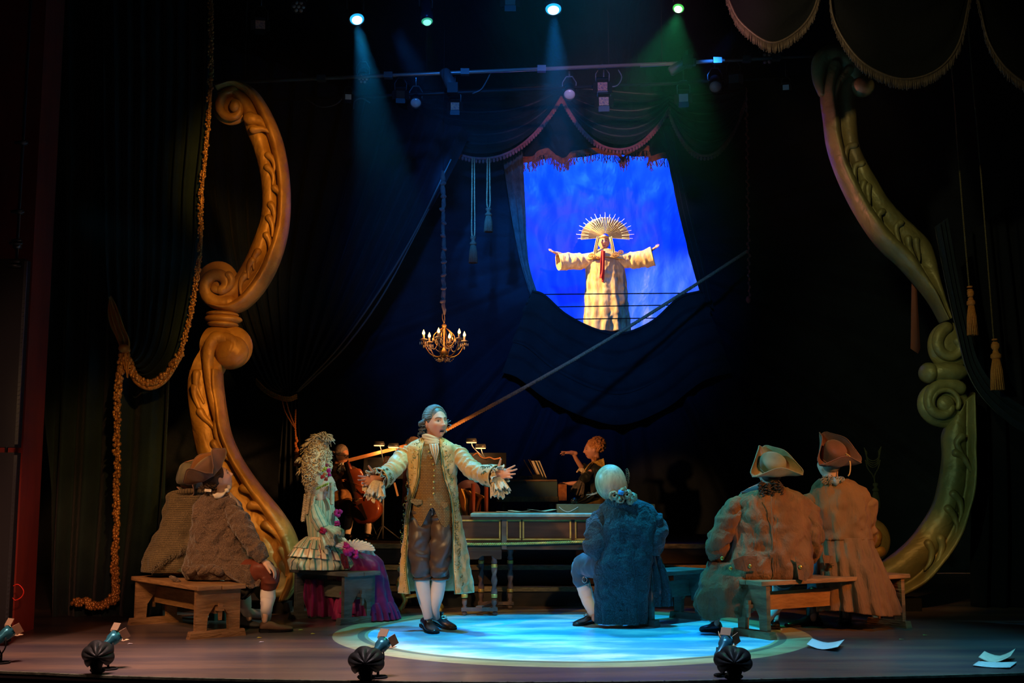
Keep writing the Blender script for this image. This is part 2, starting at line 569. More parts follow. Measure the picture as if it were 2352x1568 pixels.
# ================================================================== THE SETTING
BLACK = M('black_paint', (.012, .012, .013), rough=.85, bump=.1, bs=8)
VELVET = M('black_green_velvet', (.010, .022, .022), (.018, .034, .034), ns=3, rough=.9, sheen=.12, bump=.15, bs=90, spec=.15)
VELVET2 = M('black_blue_velvet', (.008, .013, .02), (.013, .02, .03), ns=3, rough=.9, sheen=.12, bump=.15, bs=60, spec=.15)
GREYV = M('velvet_grey_sheen', (.10, .12, .12), (.05, .06, .06), ns=12, rough=.85, sheen=.5, bump=.2, bs=50)  # black velvet with its grey sheen streaks put into the colour
TRIMG = M('stair_nosing_gold', (.30, .22, .10), (.12, .09, .05), ns=14, rough=.5, stretch=(1, 1, 8))
STEP = M('dark_step_paint', (.035, .028, .026), (.018, .016, .018), ns=5, rough=.6, stretch=(.4, 1, 3))

# painted stage floor ------------------------------------------------
DC = (0.47, 9.71); DR = 1.62; DRO = 1.90


def floor_material():
    m = bpy.data.materials.new('painted_stage_floor'); m.use_nodes = True
    nt = m.node_tree; N = nt.nodes; L = nt.links
    b = N['Principled BSDF']
    b.inputs['Roughness'].default_value = .30
    b.inputs['Specular IOR Level'].default_value = .45
    tc = N.new('ShaderNodeTexCoord')

    def noise_(scale, stretch, det=5, rough=.6, off=0):
        mp = N.new('ShaderNodeMapping'); mp.inputs['Scale'].default_value = stretch; mp.inputs['Location'].default_value = (off, off, off)
        L.new(tc.outputs['Object'], mp.inputs[0])
        n = N.new('ShaderNodeTexNoise'); n.inputs['Scale'].default_value = scale; n.inputs['Detail'].default_value = det; n.inputs['Roughness'].default_value = rough
        L.new(mp.outputs[0], n.inputs['Vector']); return n.outputs[0]

    def ramp(v, stops):
        r = N.new('ShaderNodeValToRGB'); L.new(v, r.inputs[0])
        while len(r.color_ramp.elements) < len(stops): r.color_ramp.elements.new(.5)
        for e, (p, c) in zip(r.color_ramp.elements, stops):
            e.position = p; e.color = tuple(c) + (1,)
        return r.outputs[0]

    def mix(f, a, c):
        x = N.new('ShaderNodeMix'); x.data_type = 'RGBA'
        L.new(f, x.inputs[0])
        for s_, k in ((a, 6), (c, 7)):
            if isinstance(s_, tuple): x.inputs[k].default_value = s_ + (1,)
            else: L.new(s_, x.inputs[k])
        return x.outputs[2]

    def math_(op, a, c=None):
        x = N.new('ShaderNodeMath'); x.operation = op
        for s_, k in ((a, 0), (c, 1)):
            if s_ is None: continue
            if isinstance(s_, (int, float)): x.inputs[k].default_value = s_
            else: L.new(s_, x.inputs[k])
        return x.outputs[0]
    # dark streaky scenic paint
    base = ramp(noise_(1.1, (.35, 2.6, 1), 6, .62), [(.30, (.055, .045, .06)), (.48, (.10, .075, .075)), (.62, (.17, .11, .085)), (.75, (.10, .10, .13))])
    # distance from the disc centre
    sub = N.new('ShaderNodeVectorMath'); sub.operation = 'SUBTRACT'; sub.inputs[1].default_value = (DC[0], DC[1], 0)
    L.new(tc.outputs['Object'], sub.inputs[0])
    sx = N.new('ShaderNodeSeparateXYZ'); L.new(sub.outputs[0], sx.inputs[0])
    d = math_('SQRT', math_('ADD', math_('POWER', sx.outputs[0], 2), math_('POWER', sx.outputs[1], 2)))
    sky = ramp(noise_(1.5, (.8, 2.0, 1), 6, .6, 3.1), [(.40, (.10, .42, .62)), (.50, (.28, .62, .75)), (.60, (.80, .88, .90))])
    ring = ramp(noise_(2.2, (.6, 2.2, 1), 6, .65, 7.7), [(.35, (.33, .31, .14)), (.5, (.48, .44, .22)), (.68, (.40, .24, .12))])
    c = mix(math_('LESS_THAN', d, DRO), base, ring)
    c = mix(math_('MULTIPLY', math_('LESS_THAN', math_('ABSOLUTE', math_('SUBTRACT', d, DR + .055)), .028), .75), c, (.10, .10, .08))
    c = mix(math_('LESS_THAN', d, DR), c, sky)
    dark = math_('MULTIPLY', math_('GREATER_THAN', noise_(26, (.3, 1.4, 1), 3), .63), .35)
    c = mix(dark, c, (.03, .03, .035))
    L.new(c, b.inputs['Base Color'])
    bp = N.new('ShaderNodeBump'); bp.inputs['Strength'].default_value = .25; bp.inputs['Distance'].default_value = .01
    L.new(noise_(9, (.3, 1.5, 1), 6), bp.inputs['Height']); L.new(bp.outputs[0], b.inputs['Normal'])
    return m


edge = [FP(x, y)[:2] for x, y in ((-700, 1519), (0, 1541), (150, 1547), (300, 1553), (600, 1560), (900, 1564), (1176, 1566), (1500, 1564), (1800, 1558), (2100, 1552), (2352, 1545), (3000, 1524))]
edge = cat(np.array(edge), np.linspace(0, len(edge) - 1, 60))
top = [(e[0], e[1], 0) for e in edge] + [(9, 21, 0), (-9, 21, 0)]
g = G(); g.prism(top, (0, 0, -0.04))
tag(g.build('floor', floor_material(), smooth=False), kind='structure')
g = G(); g.prism([(e[0], e[1] + .012, -.04) for e in edge] + [(9, 21, -.04), (-9, 21, -.04)], (0, 0, -1.1))
tag(g.build('trim_1', BLACK, smooth=False), kind='structure')
g = G()
for a, b in zip(edge[:-1], edge[1:]):
    t = np.array((b[0] - a[0], b[1] - a[1], 0)); t = t / np.linalg.norm(t) * .004
    g.bar((a[0] - t[0], a[1] - t[1] + .004, -.006), (b[0] + t[0], b[1] + t[1] + .004, -.006), .014, .022, side=(0, 0, 1))
tag(g.build('trim_2', M('green_lit_edge_paint', (.16, .17, .12), (.05, .05, .04), ns=20, rough=.5), smooth=False), kind='structure')  # greenish light along the stage edge, put into the trim colour
for nm, c, sz in (('wall_back', (0, 20.95, 4.7), (18, .1, 9.4)), ('wall_left', (-8.95, 14.5, 4.7), (.1, 12.8, 9.4)), ('wall_right', (8.95, 14.5, 4.7), (.1, 12.8, 9.4)), ('ceiling', (0, 14.5, 9.45), (18, 13, .1))):
    g = G(); g.box(c, sz); tag(g.build(nm, BLACK, smooth=False), kind='structure')

# stepped platform -----------------------------------------------------
SY = [11.9, 12.25, 12.6]
SZ = [P(1176, 1347, SY[0])[2], P(1176, 1298, SY[1])[2], P(1176, 1249, SY[2])[2]]
PZ = SZ[2]
plat = thing('stepped_platform', 'wide dark three-step platform with gold nosings across the back of the stage', 'platform', (0.9, SY[0], 0))
x0, x1 = -2.6, 3.6
g = G(); z0 = 0
for k in range(3):
    zt = SZ[k]
    g = G()
    g.box(((x0 + x1) / 2, (SY[k] + 15.9) / 2 + .02, (z0 + zt) / 2 - .01), (x1 - x0, 15.9 - SY[k], zt - z0 - .012))
    g.build('step', STEP, plat, smooth=False)
    g = G()
    g.box(((x0 + x1) / 2, SY[k] + .03, zt - .022), (x1 - x0 + .01, .07, .048))
    for q in range(150):
        g.box((x0 + (q + .5) * (x1 - x0) / 150, SY[k] - .007, zt - .022), (.022, .006, .03))
    g.build('nosing', TRIMG, plat, smooth=False)
    z0 = zt


# ------------------------------------------------------------------ drapery
def drape(name, Lp, Rp, Y, mt, parent=None, folds=10, amp=.05, nu=90, nv=50, along=False, dist=None, thick=0, jit=.5, seed=1., label=None, cat_=None, group=None, uneven=1.0, dY=None):
    """cloth between two edge lines given in picture units at depth Y; folds run along the edges (or with along=True across, sagging between them)"""
    Lp = np.array(Lp, float); Rp = np.array(Rp, float)
    tt = np.linspace(0, 1, nv)
    a = cat(Lp, tt * (len(Lp) - 1)); b = cat(Rp, tt * (len(Rp) - 1))
    s = np.linspace(0, 1, nu)
    V = np.zeros((nv, nu, 3))
    for i in range(nv):
        for j in range(nu):
            p = a[i] * (1 - s[j]) + b[i] * s[j]
            c = tt[i] if along else s[j]
            n1 = noise.noise(Vector((c * folds * .35 + seed, (s[j] if along else tt[i]) * 1.3, seed)))
            ph = c * folds * TAU + n1 * 6 * jit
            f = math.sin(ph) * .7 + math.sin(ph * 1.9 + 1) * .25
            e = amp * (uneven + (1 - uneven) * math.sin(PI * (s[j] if along else tt[i])))
            yy = Y + e * (f + n1 * .6)
            if dY is not None: yy += dY(s[j], tt[i])
            V[i, j] = P(p[0], p[1], Y); sc = yy / Y
            V[i, j] = (V[i, j][0], yy, V[i, j][2])
    uv = np.stack(np.meshgrid(s, tt), -1)
    g = G(); g.grid(V, uv=uv)
    if parent is None and label:
        c = V.reshape(-1, 3).mean(0); c[2] = V[..., 2].max()
        o = g.build(name, mt, None, origin=c)
        tag(o, label, cat_ or 'curtain', group)
    else:
        o = g.build(name, mt, parent)
    if thick: solid(o, thick)
    return o, V


# the back curtain with its window-like opening
OPEN = [(1197, 372), (1300, 362), (1400, 352), (1533, 363), (1548, 440), (1580, 570), (1612, 672), (1560, 682), (1500, 735), (1465, 756), (1430, 763), (1370, 757), (1300, 722), (1240, 675), (1219, 668), (1207, 520)]
cx, cy = 1400., 560.


def ray_poly(a, poly):
    dx, dy = math.cos(a), math.sin(a); best = 1e9
    for (x1_, y1_), (x2_, y2_) in zip(poly, poly[1:] + poly[:1]):
        ex, ey = x2_ - x1_, y2_ - y1_
        det = dx * (-ey) + ex * dy
        if abs(det) < 1e-9: continue
        qx, qy = x1_ - cx, y1_ - cy
        t = (qx * (-ey) + ex * qy) / det
        u = (dx * qy - dy * qx) / det
        if t > 0 and -1e-6 <= u <= 1 + 1e-6: best = min(best, t)
    return best


BY = 16.5
rect = [(-260, -700), (2620, -700), (2620, 1325), (-260, 1325)]
na, nr = 520, 46
V = np.zeros((nr, na, 3))
for j in range(na):
    a = TAU * j / na
    r0 = ray_poly(a, OPEN); r1 = ray_poly(a, rect)
    for i in range(nr):
        t = (i / (nr - 1)) ** 1.5
        r = r0 + (r1 - r0) * t
        px, py = cx + r * math.cos(a), cy + r * math.sin(a)
        n1 = noise.noise(Vector((math.cos(a) * 5, math.sin(a) * 5, r / 900)))
        f = math.sin(a * 34 + n1 * 7) * .6 + math.sin(a * 61 + 2 + n1 * 9) * .35
        e = .015 + .16 * min(1, t * 3.2)
        yy = BY + e * (f * .6) + .12 * n1
        q = P(px, py, BY)
        V[i, j] = (q[0], yy, max(q[2], PZ + .01 if q[1] < 15.9 else .01))
g = G(); g.grid(V, closed=True)
o = g.build('back_curtain', VELVET2, None, origin=(0.5, BY, 7))
tag(o, 'huge dark blue-black curtain at the back with a cut opening onto blue cloth', 'curtain'); solid(o, .02)

# cloth pulled round the opening
bcl = thing('opening_drapery', 'loose black cloth with grey sheen painted on, draped around the lit opening', 'drapery', P(1400, 760, BY - .25))
drape('left_fold', [(1150, 330), (1172, 480), (1195, 600), (1232, 720), (1275, 850)], [(1200, 345), (1207, 480), (1214, 600), (1243, 700), (1300, 880)], BY - .18, GREYV, bcl, folds=2.5, amp=.035, nu=30, nv=60)
drape('right_fold', [(1500, 290), (1533, 363), (1556, 480), (1590, 610), (1618, 700)], [(1545, 290), (1566, 400), (1590, 500), (1618, 610), (1640, 708)], BY - .18, VELVET, bcl, folds=2.5, amp=.035, nu=30, nv=60)
low = [(1222, 668), (1250, 678), (1300, 722), (1370, 757), (1430, 766), (1500, 737), (1560, 684), (1612, 668)]
for k in range(3):
    o, v = drape('lower_swag', [(x, y + k * 3) for x, y in low], [(x + (x - 1415) * .12 * (k + 1), y + 70 * (k + 1) - abs(x - 1415) * .12) for x, y in low], BY - .22 - .03 * k, VELVET, bcl, folds=3 + k, amp=.03, nu=36, nv=80, seed=3. + k)
g = G(); pts = [P(x, y, BY - .24) for x, y in low]; g.tube(pts, .018, 8, sub=8)
g.build('hem', VELVET, bcl)
# ragged fringe across the top of the opening
FR = M('rust_fringe', (.42, .14, .05), (.20, .07, .06), ns=30, rough=.7, sheen=.3)
fp = [(1197, 372), (1225, 372), (1235, 360), (1262, 356), (1280, 372), (1300, 374), (1318, 360), (1370, 354), (1415, 358), (1432, 372), (1447, 352), (1488, 348), (1494, 370), (1533, 362)]
vf = thing('ragged_fringe', 'crumpled rust-brown fringe hanging along the top edge of the lit opening', 'fringe', P(1365, 350, BY - .12))
drape('heading', [(x, y - 14) for x, y in fp], fp, BY - .12, FR, vf, folds=9, amp=.035, nu=12, nv=160, along=True)
g = G(); pp = cat(np.array(fp, float), np.linspace(0, len(fp) - 1, 190)); rr = random.Random(5)
for p in pp:
    q = P(p[0] + rr.uniform(-2, 2), p[1], BY - .12 + rr.uniform(-.03, .03)); l = rr.uniform(.06, .15)
    g.tube([q, q + np.array((rr.uniform(-.02, .02), 0, -l * .5)), q + np.array((rr.uniform(-.03, .03), 0, -l))], .006, 5)
tag(g.build('fringe_strands', FR, vf), kind='stuff')
# blue cloth seen through the opening
BLUEC = M('blue_sky_cloth', (.03, .17, .95), (.02, .11, .72), ns=2.2, rough=.45, bump=.6, bs=7, contrast=.9, stretch=(1, 1, .5), sheen=.1, spec=.4)
o, v = drape('sky_cloth', [(960, 180), (960, 1272)], [(1840, 180), (1840, 1272)], 19.6, BLUEC, folds=4, amp=.05, nu=170, nv=150,
             label='bright blue rumpled cloth hanging behind the opening', cat_='backcloth', dY=lambda s, t: .04 * noise.noise(Vector((s * 14, t * 5, 2))) + .035 * noise.noise(Vector((s * 40, t * 26, 5))))
# three wires across the opening
for k, (xa, ya, xb, yb) in enumerate(((1255, 676, 1575, 673), (1288, 705, 1545, 700), (1325, 733, 1500, 730))):
    g = G(); g.tube([P(xa - 30, ya, BY + .1), P(xb + 30, yb, BY + .1)], .008, 6)
    tag(g.build('safety_wire', BLACK, None, origin=P(xa, ya, BY + .1)), ('thin dark wire across the opening, %s of three' % ('topmost', 'middle', 'lowest')[k]), 'wire', 'wires across the lit opening')
# a small ledge for the robed figure
SAY = 17.9
g = G(); lz = P(1396, 772, SAY)[2]
g.box((P(1396, 772, SAY)[0], SAY + .1, lz - .06), (1.6, 1.0, .12))
for sx in (-.7, .7):
    for sy in (-.3, .4):
        g.bar((P(1396, 772, SAY)[0] + sx, SAY + .1 + sy, 0), (P(1396, 772, SAY)[0] + sx, SAY + .1 + sy, lz - .12), .08, .08)
led = g.build('raised_platform', BLACK, None, smooth=False, origin=(P(1396, 772, SAY)[0], SAY, 0))
tag(led, 'black raised platform under the robed figure behind the curtain', 'platform')

# left tab curtain tied back
tab = thing('tied_back_curtain', 'long black curtain pulled to the left and tied back, its edge highlights made as thin grey lines', 'curtain', P(560, 200, 15.2))
drape('cloth', [(380, 60), (400, 300), (470, 600), (590, 860), (655, 905)], [(1080, 300), (1020, 420), (870, 680), (745, 838), (683, 900)], 15.3, VELVET2, tab, folds=13, amp=.10, nu=150, nv=70)
g = G()
g.tube([P(x, y, 15.12) for x, y in ((1036, 366), (960, 520), (880, 655), (780, 795), (683, 898))], [.010, .012, .014, .012, .01], 6, sub=8)
g.tube([P(x, y, 15.14) for x, y in ((985, 480), (885, 668), (800, 788), (720, 868), (684, 900))], [.006, .012, .014, .012, .01], 6, sub=8)
g.build('edge_highlight', M('grey_edge_highlight', (.10, .10, .09), rough=.8), tab)  # the two stripe highlights of the curtain edge, modelled as grey tubes
drape('tail', [(655, 905), (648, 1000), (640, 1110), (636, 1236)], [(688, 905), (690, 1000), (700, 1110), (708, 1236)], 15.3, VELVET2, tab, folds=4, amp=.05, nu=40, nv=50)


# ------------------------------------------------------------------ fringes
def bobbles(g, pts, spacing, size, drop=.0, rnd=None, dark=None):
    """braid with little hanging drops"""
    pts = cat(np.array(pts, float), np.linspace(0, len(pts) - 1, 400))
    d = np.concatenate([[0], np.cumsum(np.linalg.norm(np.diff(pts, axis=0), axis=1))])
    n = max(2, int(d[-1] / spacing))
    sel = np.stack([np.interp(np.linspace(0, d[-1], n), d, pts[:, k]) for k in range(3)], -1)
    g.tube(sel, size * .42, 6)
    for q in sel:
        z = q + np.array((0, -size * .2, -size * (.9 + drop)))
        g.ell(z, (size * .42, size * .42, size * .62), seg=7, rings=5)
        g.tube([q, z], size * .14, 4)


SWM = M('swag_velvet', (.006, .018, .022), (.010, .026, .03), ns=4, rough=.85, sheen=.25, bump=.2, bs=70)
BOB = M('mauve_bobble_fringe', (.46, .15, .13), (.24, .09, .10), ns=40, rough=.6, sheen=.2)
swags = [((938, 240), (1110, 364), (1290, 222), 'leftmost and largest'), ((1292, 228), (1404, 342), (1538, 246), 'middle'), ((1534, 250), (1630, 357), (1712, 232), 'rightmost')]
for (a, b, c, wh) in swags:
    t = thing('valance_swag', 'dark teal velvet swag with mauve bobble fringe, %s of three above the opening' % wh, 'swag', P((a[0] + c[0]) / 2, a[1], 15.9), group='swags above the lit opening')
    n = 24
    bot = []
    for k in range(n + 1):
        u = k / n; x = a[0] + (c[0] - a[0]) * u
        ub = (b[0] - a[0]) / (c[0] - a[0]); 
        y0_ = a[1] + (c[1] - a[1]) * u
        sag = (b[1] - (a[1] + (c[1] - a[1]) * ub))
        bot.append((x, y0_ + sag * (1 - abs(2 * u - 1) ** 2.15)))
    topl = [(a[0] + (c[0] - a[0]) * k / n, a[1] + (c[1] - a[1]) * k / n - 34) for k in range(n + 1)]
    # rows hang like chains between the two peaks
    nvv = 60
    V = np.zeros((nvv, n + 1, 3))
    tpa, bta = np.array(topl), np.array(bot)
    for i in range(nvv):
        f = i / (nvv - 1)
        for j in range(n + 1):
            p = tpa[j] * (1 - f) + bta[j] * f
            e = math.sin(PI * j / n)
            yy = 15.95 - .28 * f * e + .045 * e * (math.sin(f * 38 + 1.2 * math.sin(j / n * 4)) * .8 + math.sin(f * 17 + 2) * .8)
            q = P(p[0], p[1], 15.95); V[i, j] = (q[0], yy, q[2])
    g = G(); g.grid(V); g.build('cloth', SWM, t)
    g = G()
    bobbles(g, [P(x, y, 15.95 - .30 * math.sin(PI * k / n)) for k, (x, y) in enumerate(bot)], .048, .048)
    tag(g.build('bobble_fringe', BOB, t), kind='stuff')

# beaded cord hanging right of the opening
g = G(); rr = random.Random(3)
pts = [P(1713 + (3 if k % 2 else 0) + k * .12, 200 + k * 9.0, 15.6) for k in range(55)]
g.tube(pts, .008, 5)
for p in pts[3:]:
    g.ell(p + np.array((rr.uniform(-.01, .01), 0, 0)), (.016, .016, .024), seg=6, rings=5)
g.ell(P(1719, 688, 15.6), (.035, .03, .05), seg=8, rings=6)
tag(g.build('beaded_cord', BOB, None, origin=P(1713, 200, 15.6)), 'thin mauve beaded cord hanging to the right of the opening', 'cord')

# ------------------------------------------------------------------ rope and tassels
ROPE = M('jute_rope', (.80, .50, .24), (.50, .30, .14), ns=60, rough=.8, bump=.3, bs=200)
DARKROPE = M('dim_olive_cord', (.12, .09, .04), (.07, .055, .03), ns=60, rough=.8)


def twisted(g, pts, r, pitch=.06, n=240, strands=2, seg=6):
    pts = cat(np.array(pts, float), np.linspace(0, len(pts) - 1, n))
    d = np.concatenate([[0], np.cumsum(np.linalg.norm(np.diff(pts, axis=0), axis=1))])
    T = np.gradient(pts, axis=0); T /= np.linalg.norm(T, axis=1)[:, None]
    a = np.array((0, 1., 0)); 
    Nn = np.cross(T, a); Nn /= np.maximum(np.linalg.norm(Nn, axis=1), 1e-6)[:, None]
    B = np.cross(T, Nn)
    for k in range(strands):
        ph = d / pitch * TAU + TAU * k / strands
        g.tube(pts + r * .5 * (Nn * np.cos(ph)[:, None] + B * np.sin(ph)[:, None]), r * .6, seg)


def tassel(g, top_, h, wd):
    """knot, neck and skirt of strands, hanging from top_"""
    x, y, z = top_
    g.lathe((x, y, z - h * .30), [(wd * .12, h * .30), (wd * .3, h * .27), (wd * .34, h * .2), (wd * .2, h * .14), (wd * .24, h * .08), (wd * .4, h * .04), (wd * .42, -.02 * h), (wd * .28, -.06 * h)], 12)
    for k in range(16):
        a = TAU * k / 16
        g.tube([(x + wd * .2 * math.cos(a), y + wd * .2 * math.sin(a), z - h * .33), (x + wd * .38 * math.cos(a), y + wd * .38 * math.sin(a), z - h * .6), (x + wd * .46 * math.cos(a + .1), y + wd * .46 * math.sin(a + .1), z - h)], wd * .09, 5)


g = G()
t = np.linspace(0, 1, 12)
rp = [P(1000 + (1716 - 1000) * u, 1000 + (577 - 1000) * u + 14 * math.sin(PI * u), 13.4 + 2.3 * u) for u in t]
twisted(g, rp, .022, .10, 420, 3)
o = g.build('diagonal_rope', ROPE, None, origin=rp[-1])
tag(o, 'long tan rope stretched diagonally from behind the speaker up to the right', 'rope')
for (x, ya, yb, yc, wh) in ((1087, 362, 545, 606, 'lower and left of two'), (1122, 362, 480, 535, 'higher and right of two')):
    t_ = thing('hanging_tassel', 'tan tassel on a doubled cord below the largest swag, %s' % wh, 'tassel', P(x, ya, 15.6), group='tassels below the left swag')
    g = G()
    for k in (-1, 1):
        twisted(g, [P(x + k * 2.5, ya, 15.6), P(x + k * 3, (ya + yb) / 2, 15.6), P(x + k * 3.5, yb - 14, 15.6), P(x, yb + 2, 15.6)], .010, .05, 100)
    g.build('cord', ROPE, t_)
    g = G(); tp = P(x, yb - 4, 15.6); tassel(g, tp, (yc - yb + 4) * S(15.6), 20 * S(15.6)); g.build('tassel_skirt', M('brown_tassel', (.28, .16, .09), (.16, .09, .05), ns=80, rough=.8), t_)
OT = M('orange_tassel', (.55, .20, .05), (.35, .12, .03), ns=60, rough=.8)
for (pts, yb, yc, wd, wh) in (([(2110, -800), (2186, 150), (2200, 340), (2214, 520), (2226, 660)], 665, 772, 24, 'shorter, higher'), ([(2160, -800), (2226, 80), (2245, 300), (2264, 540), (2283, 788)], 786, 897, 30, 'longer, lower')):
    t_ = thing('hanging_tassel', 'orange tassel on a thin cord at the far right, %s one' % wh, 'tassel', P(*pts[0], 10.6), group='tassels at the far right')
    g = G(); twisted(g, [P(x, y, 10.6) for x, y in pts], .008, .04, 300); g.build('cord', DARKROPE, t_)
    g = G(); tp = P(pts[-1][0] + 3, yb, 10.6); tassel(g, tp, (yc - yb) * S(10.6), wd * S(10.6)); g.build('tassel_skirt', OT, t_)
    g = G()
    for k in range(7):
        q = P(pts[-1][0] + 1.5 + k * .5, yb - 6 + k * 7, 10.6)
        g.tube([q + np.array((.019 * math.cos(a), .019 * math.sin(a), 0)) for a in np.linspace(0, TAU, 10, endpoint=False)], .009, 5, closed=True)
    g.build('cord_knot', OT, t_)
# small loop with a tassel in the dark between the hats and the right scroll
t_ = thing('looped_tassel', 'dull olive tassel on a slack braided loop right of the pointed hat', 'tassel', P(2005, 1030, 12.6))
g = G()
for k in range(4):
    twisted(g, [P(1985 + k * 2, 1028 + k * 3, 12.6), P(1992, 1050 + k * 4, 12.6), P(2005, 1058 + k * 5, 12.58), P(2018, 1050 + k * 4, 12.6), P(2024 - k * 2, 1025 + k * 3, 12.6)], .006, .03, 60)
for sx in (-1, 1):
    twisted(g, [P(2005 + sx * 17, 1056, 12.6), P(2005 + sx * 12, 1075, 12.6), P(2007 + sx * 2, 1092, 12.6), P(2010, 1112, 12.6)], .007, .03, 60)
g.build('braided_loop', DARKROPE, t_)
g = G(); tassel(g, P(2011, 1108, 12.6), 58 * S(12.6), 20 * S(12.6)); g.build('tassel_skirt', DARKROPE, t_)
# tie-back of the left curtain
t_ = thing('tie_back_rope', 'twisted golden tie-back rope with a long tassel at the left curtain', 'rope', P(683, 905, 14.9))
g = G()
for k in range(3):
    twisted(g, [P(588, 870 + k * 5, 15.1), P(610, 892 + k * 5, 15.0), P(640, 908 + k * 4, 14.9), P(665, 912 + k * 4, 14.85), P(682, 906 + k * 4, 14.9)], .012, .06, 120)
g.build('rope_twist', M('gold_rope', (.50, .24, .06), (.28, .20, .06), ns=30, rough=.7), t_)
g = G()
for sx in (0, 9):
    twisted(g, [P(648 + sx, 918, 14.88), P(655 + sx, 945, 14.88), P(672 + sx * .4, 975, 14.88), P(679, 985, 14.88)], .009, .05, 80)
g.build('cord', M('orange_cord', (.45, .18, .06), (.30, .12, .05), ns=30, rough=.7), t_)
g = G()
twisted(g, [P(679, 940, 14.88), P(678, 980, 14.88), P(680, 1010, 14.88)], .012, .06, 60)
for k in range(6): g.ell(P(680 + math.sin(k * 2) * 2, 1006 + k * 6, 14.88), (.02, .02, .024), seg=8, rings=6)
tassel(g, P(682, 1030, 14.88), 40 * S(14.9), 16 * S(14.9))
g.build('tassel_skirt', OT, t_)
# dim ribbon
g = G(); g.prism([P(2095, 590, 11.6), P(2102, 590, 11.6), P(2114, 800, 11.6), P(2109, 812, 11.6), P(2092, 800, 11.6)], (0, .01, 0))
tag(g.build('hanging_ribbon', M('rust_ribbon', (.22, .07, .04), rough=.8), None, origin=P(2100, 645, 12.2)), 'narrow dull rust ribbon hanging left of the right scroll', 'ribbon')

# ------------------------------------------------------------------ left wing: curtain, swag, gold fringe, column
WY = 10.7
o, v = drape('wing_curtain', [(95, -120), (100, 400), (108, 900), (118, 1424)], [(420, -120), (414, 400), (392, 900), (372, 1416)], WY + .25, VELVET, folds=5, amp=.09, nu=150, nv=60, jit=1.3,
             label='dark green velvet wing curtain hanging to the floor at the left', cat_='curtain', thick=.01)
tb = thing('draped_wing_swag', 'dark velvet swag caught up at the left wing with a gold bead border', 'swag', P(290, 800, WY - .1))
fr1 = [(484, -60), (485, 60), (485, 160), (478, 300), (464, 440), (461, 560), (451, 650), (437, 730), (415, 812), (382, 862), (346, 880), (314, 866), (296, 832), (288, 802)]
drape('cloth', [(236, -60), (236, 60), (238, 160), (240, 300), (244, 440), (246, 560), (250, 640), (254, 690), (262, 730), (270, 760), (276, 780), (281, 790), (285, 796), (287, 800)], fr1, WY, VELVET, tb, folds=8, amp=.055, nu=110, nv=90, uneven=.6)
LINING = M('gold_satin_lining', (.62, .30, .06), (.42, .18, .03), ns=6, rough=.38, sheen=.2, bump=.15, bs=20)
drape('satin_lining', [(250, 684), (249, 715), (254, 745), (266, 775), (276, 806)], [(256, 678), (272, 710), (284, 745), (298, 780), (297, 802)], WY - .10, LINING, tb, folds=3, amp=.025, nu=36, nv=40)
drape('lining_tail', [(282, 796), (280, 820), (288, 850), (290, 866)], [(296, 798), (298, 820), (296, 845), (293, 868)], WY - .11, LINING, tb, folds=2, amp=.015, nu=12, nv=20)
g = G(); g.ell(P(285, 800, WY - .12), (.05, .05, .04)); g.build('knot', LINING, tb)
GB = M('gold_bead_fringe', (.80, .42, .10), (.40, .16, .04), ns=50, rough=.35, metal=.5, spec=.6)


def beadband(g, pts, width, n, seed, sz=.014):
    rr = random.Random(seed)
    pp = cat(np.array([P(x, y, WY - .07) for x, y in pts]), np.linspace(0, len(pts) - 1, n))
    g.tube(pp[::4], width * .35, 6)
    for p in pp:
        for k in range(2):
            q = p + np.array((rr.uniform(-.5, .5) * width, rr.uniform(-.035, 0), rr.uniform(-.5, .5) * width * .6))
            s_ = sz * rr.uniform(.6, 1.2)
            g.ell(q, (s_, s_, s_ * 1.2), seg=6, rings=4)


g = G(); beadband(g, fr1[:9], .045, 420, 1, .010); beadband(g, fr1[8:], .06, 150, 2, .017)
pp = cat(np.array([P(x, y, WY - .07) for x, y in fr1[8:]]), np.linspace(0, 5, 60))
for p in pp:
    g.ell(p + np.array((0, -.01, -.045)), (.016, .016, .022), seg=7, rings=5)
tag(g.build('gold_bead_fringe', GB, tb), kind='stuff')
g = G(); beadband(g, [(284, 812), (279, 850), (272, 900), (270, 1000), (269, 1100), (268, 1200), (265, 1300), (267, 1350), (266, 1376)], .055, 420, 4, .015)
beadband(g, [(262, 1372), (250, 1384), (228, 1390), (212, 1388), (195, 1380), (176, 1384)], .085, 110, 5, .016)
o = g.build('gold_bead_border', GB, tb); tag(o, kind='stuff')

RED = M('oxblood_column_paint', (.30, .045, .03), (.18, .03, .025), ns=3, rough=.6, stretch=(1, 1, .3), bump=.1, bs=20)
a, b = FP(30, 1461), FP(77, 1444)
g = G(); g.prism([(a[0], a[1], 0), (b[0], b[1], 0), (b[0] - .55, b[1] + .02, 0), (a[0] - .55, a[1], 0)], (0, 0, 9.4))
o = g.build('proscenium_pillar', RED, None, smooth=False, origin=a); tag(o, 'tall oxblood red square pillar at the far left edge', 'pillar')
pip = thing('rigging_pipe', 'thin steel pipe with clamps at the far left, in front of the red pillar', 'pipe', P(25, 1440, 8.9))
STEEL = M('dull_steel', (.06, .065, .07), rough=.4, metal=.7)
g = G(); X = P(38, 600, 8.9)[0]; g.tube([(X, 8.9, 0), (X, 8.9, 9)], .012, 8); g.build('pipe', STEEL, pip)
for z, h in ((P(36, 560, 8.9)[2], .07), (P(34, 612, 8.9)[2], .10), (P(48, 330, 8.9)[2], .02), (P(43, 488, 8.9)[2], .02)):
    g = G(); g.box((X, 8.9, z), (.05, .05, h)); g.tube([(X - .05, 8.87, z), (X + .05, 8.87, z)], .012, 8); g.tube([(X - .03, 8.87, z + h * .3), (X + .045, 8.85, z + h * .3)], .009, 8); g.build('clamp', STEEL, pip)
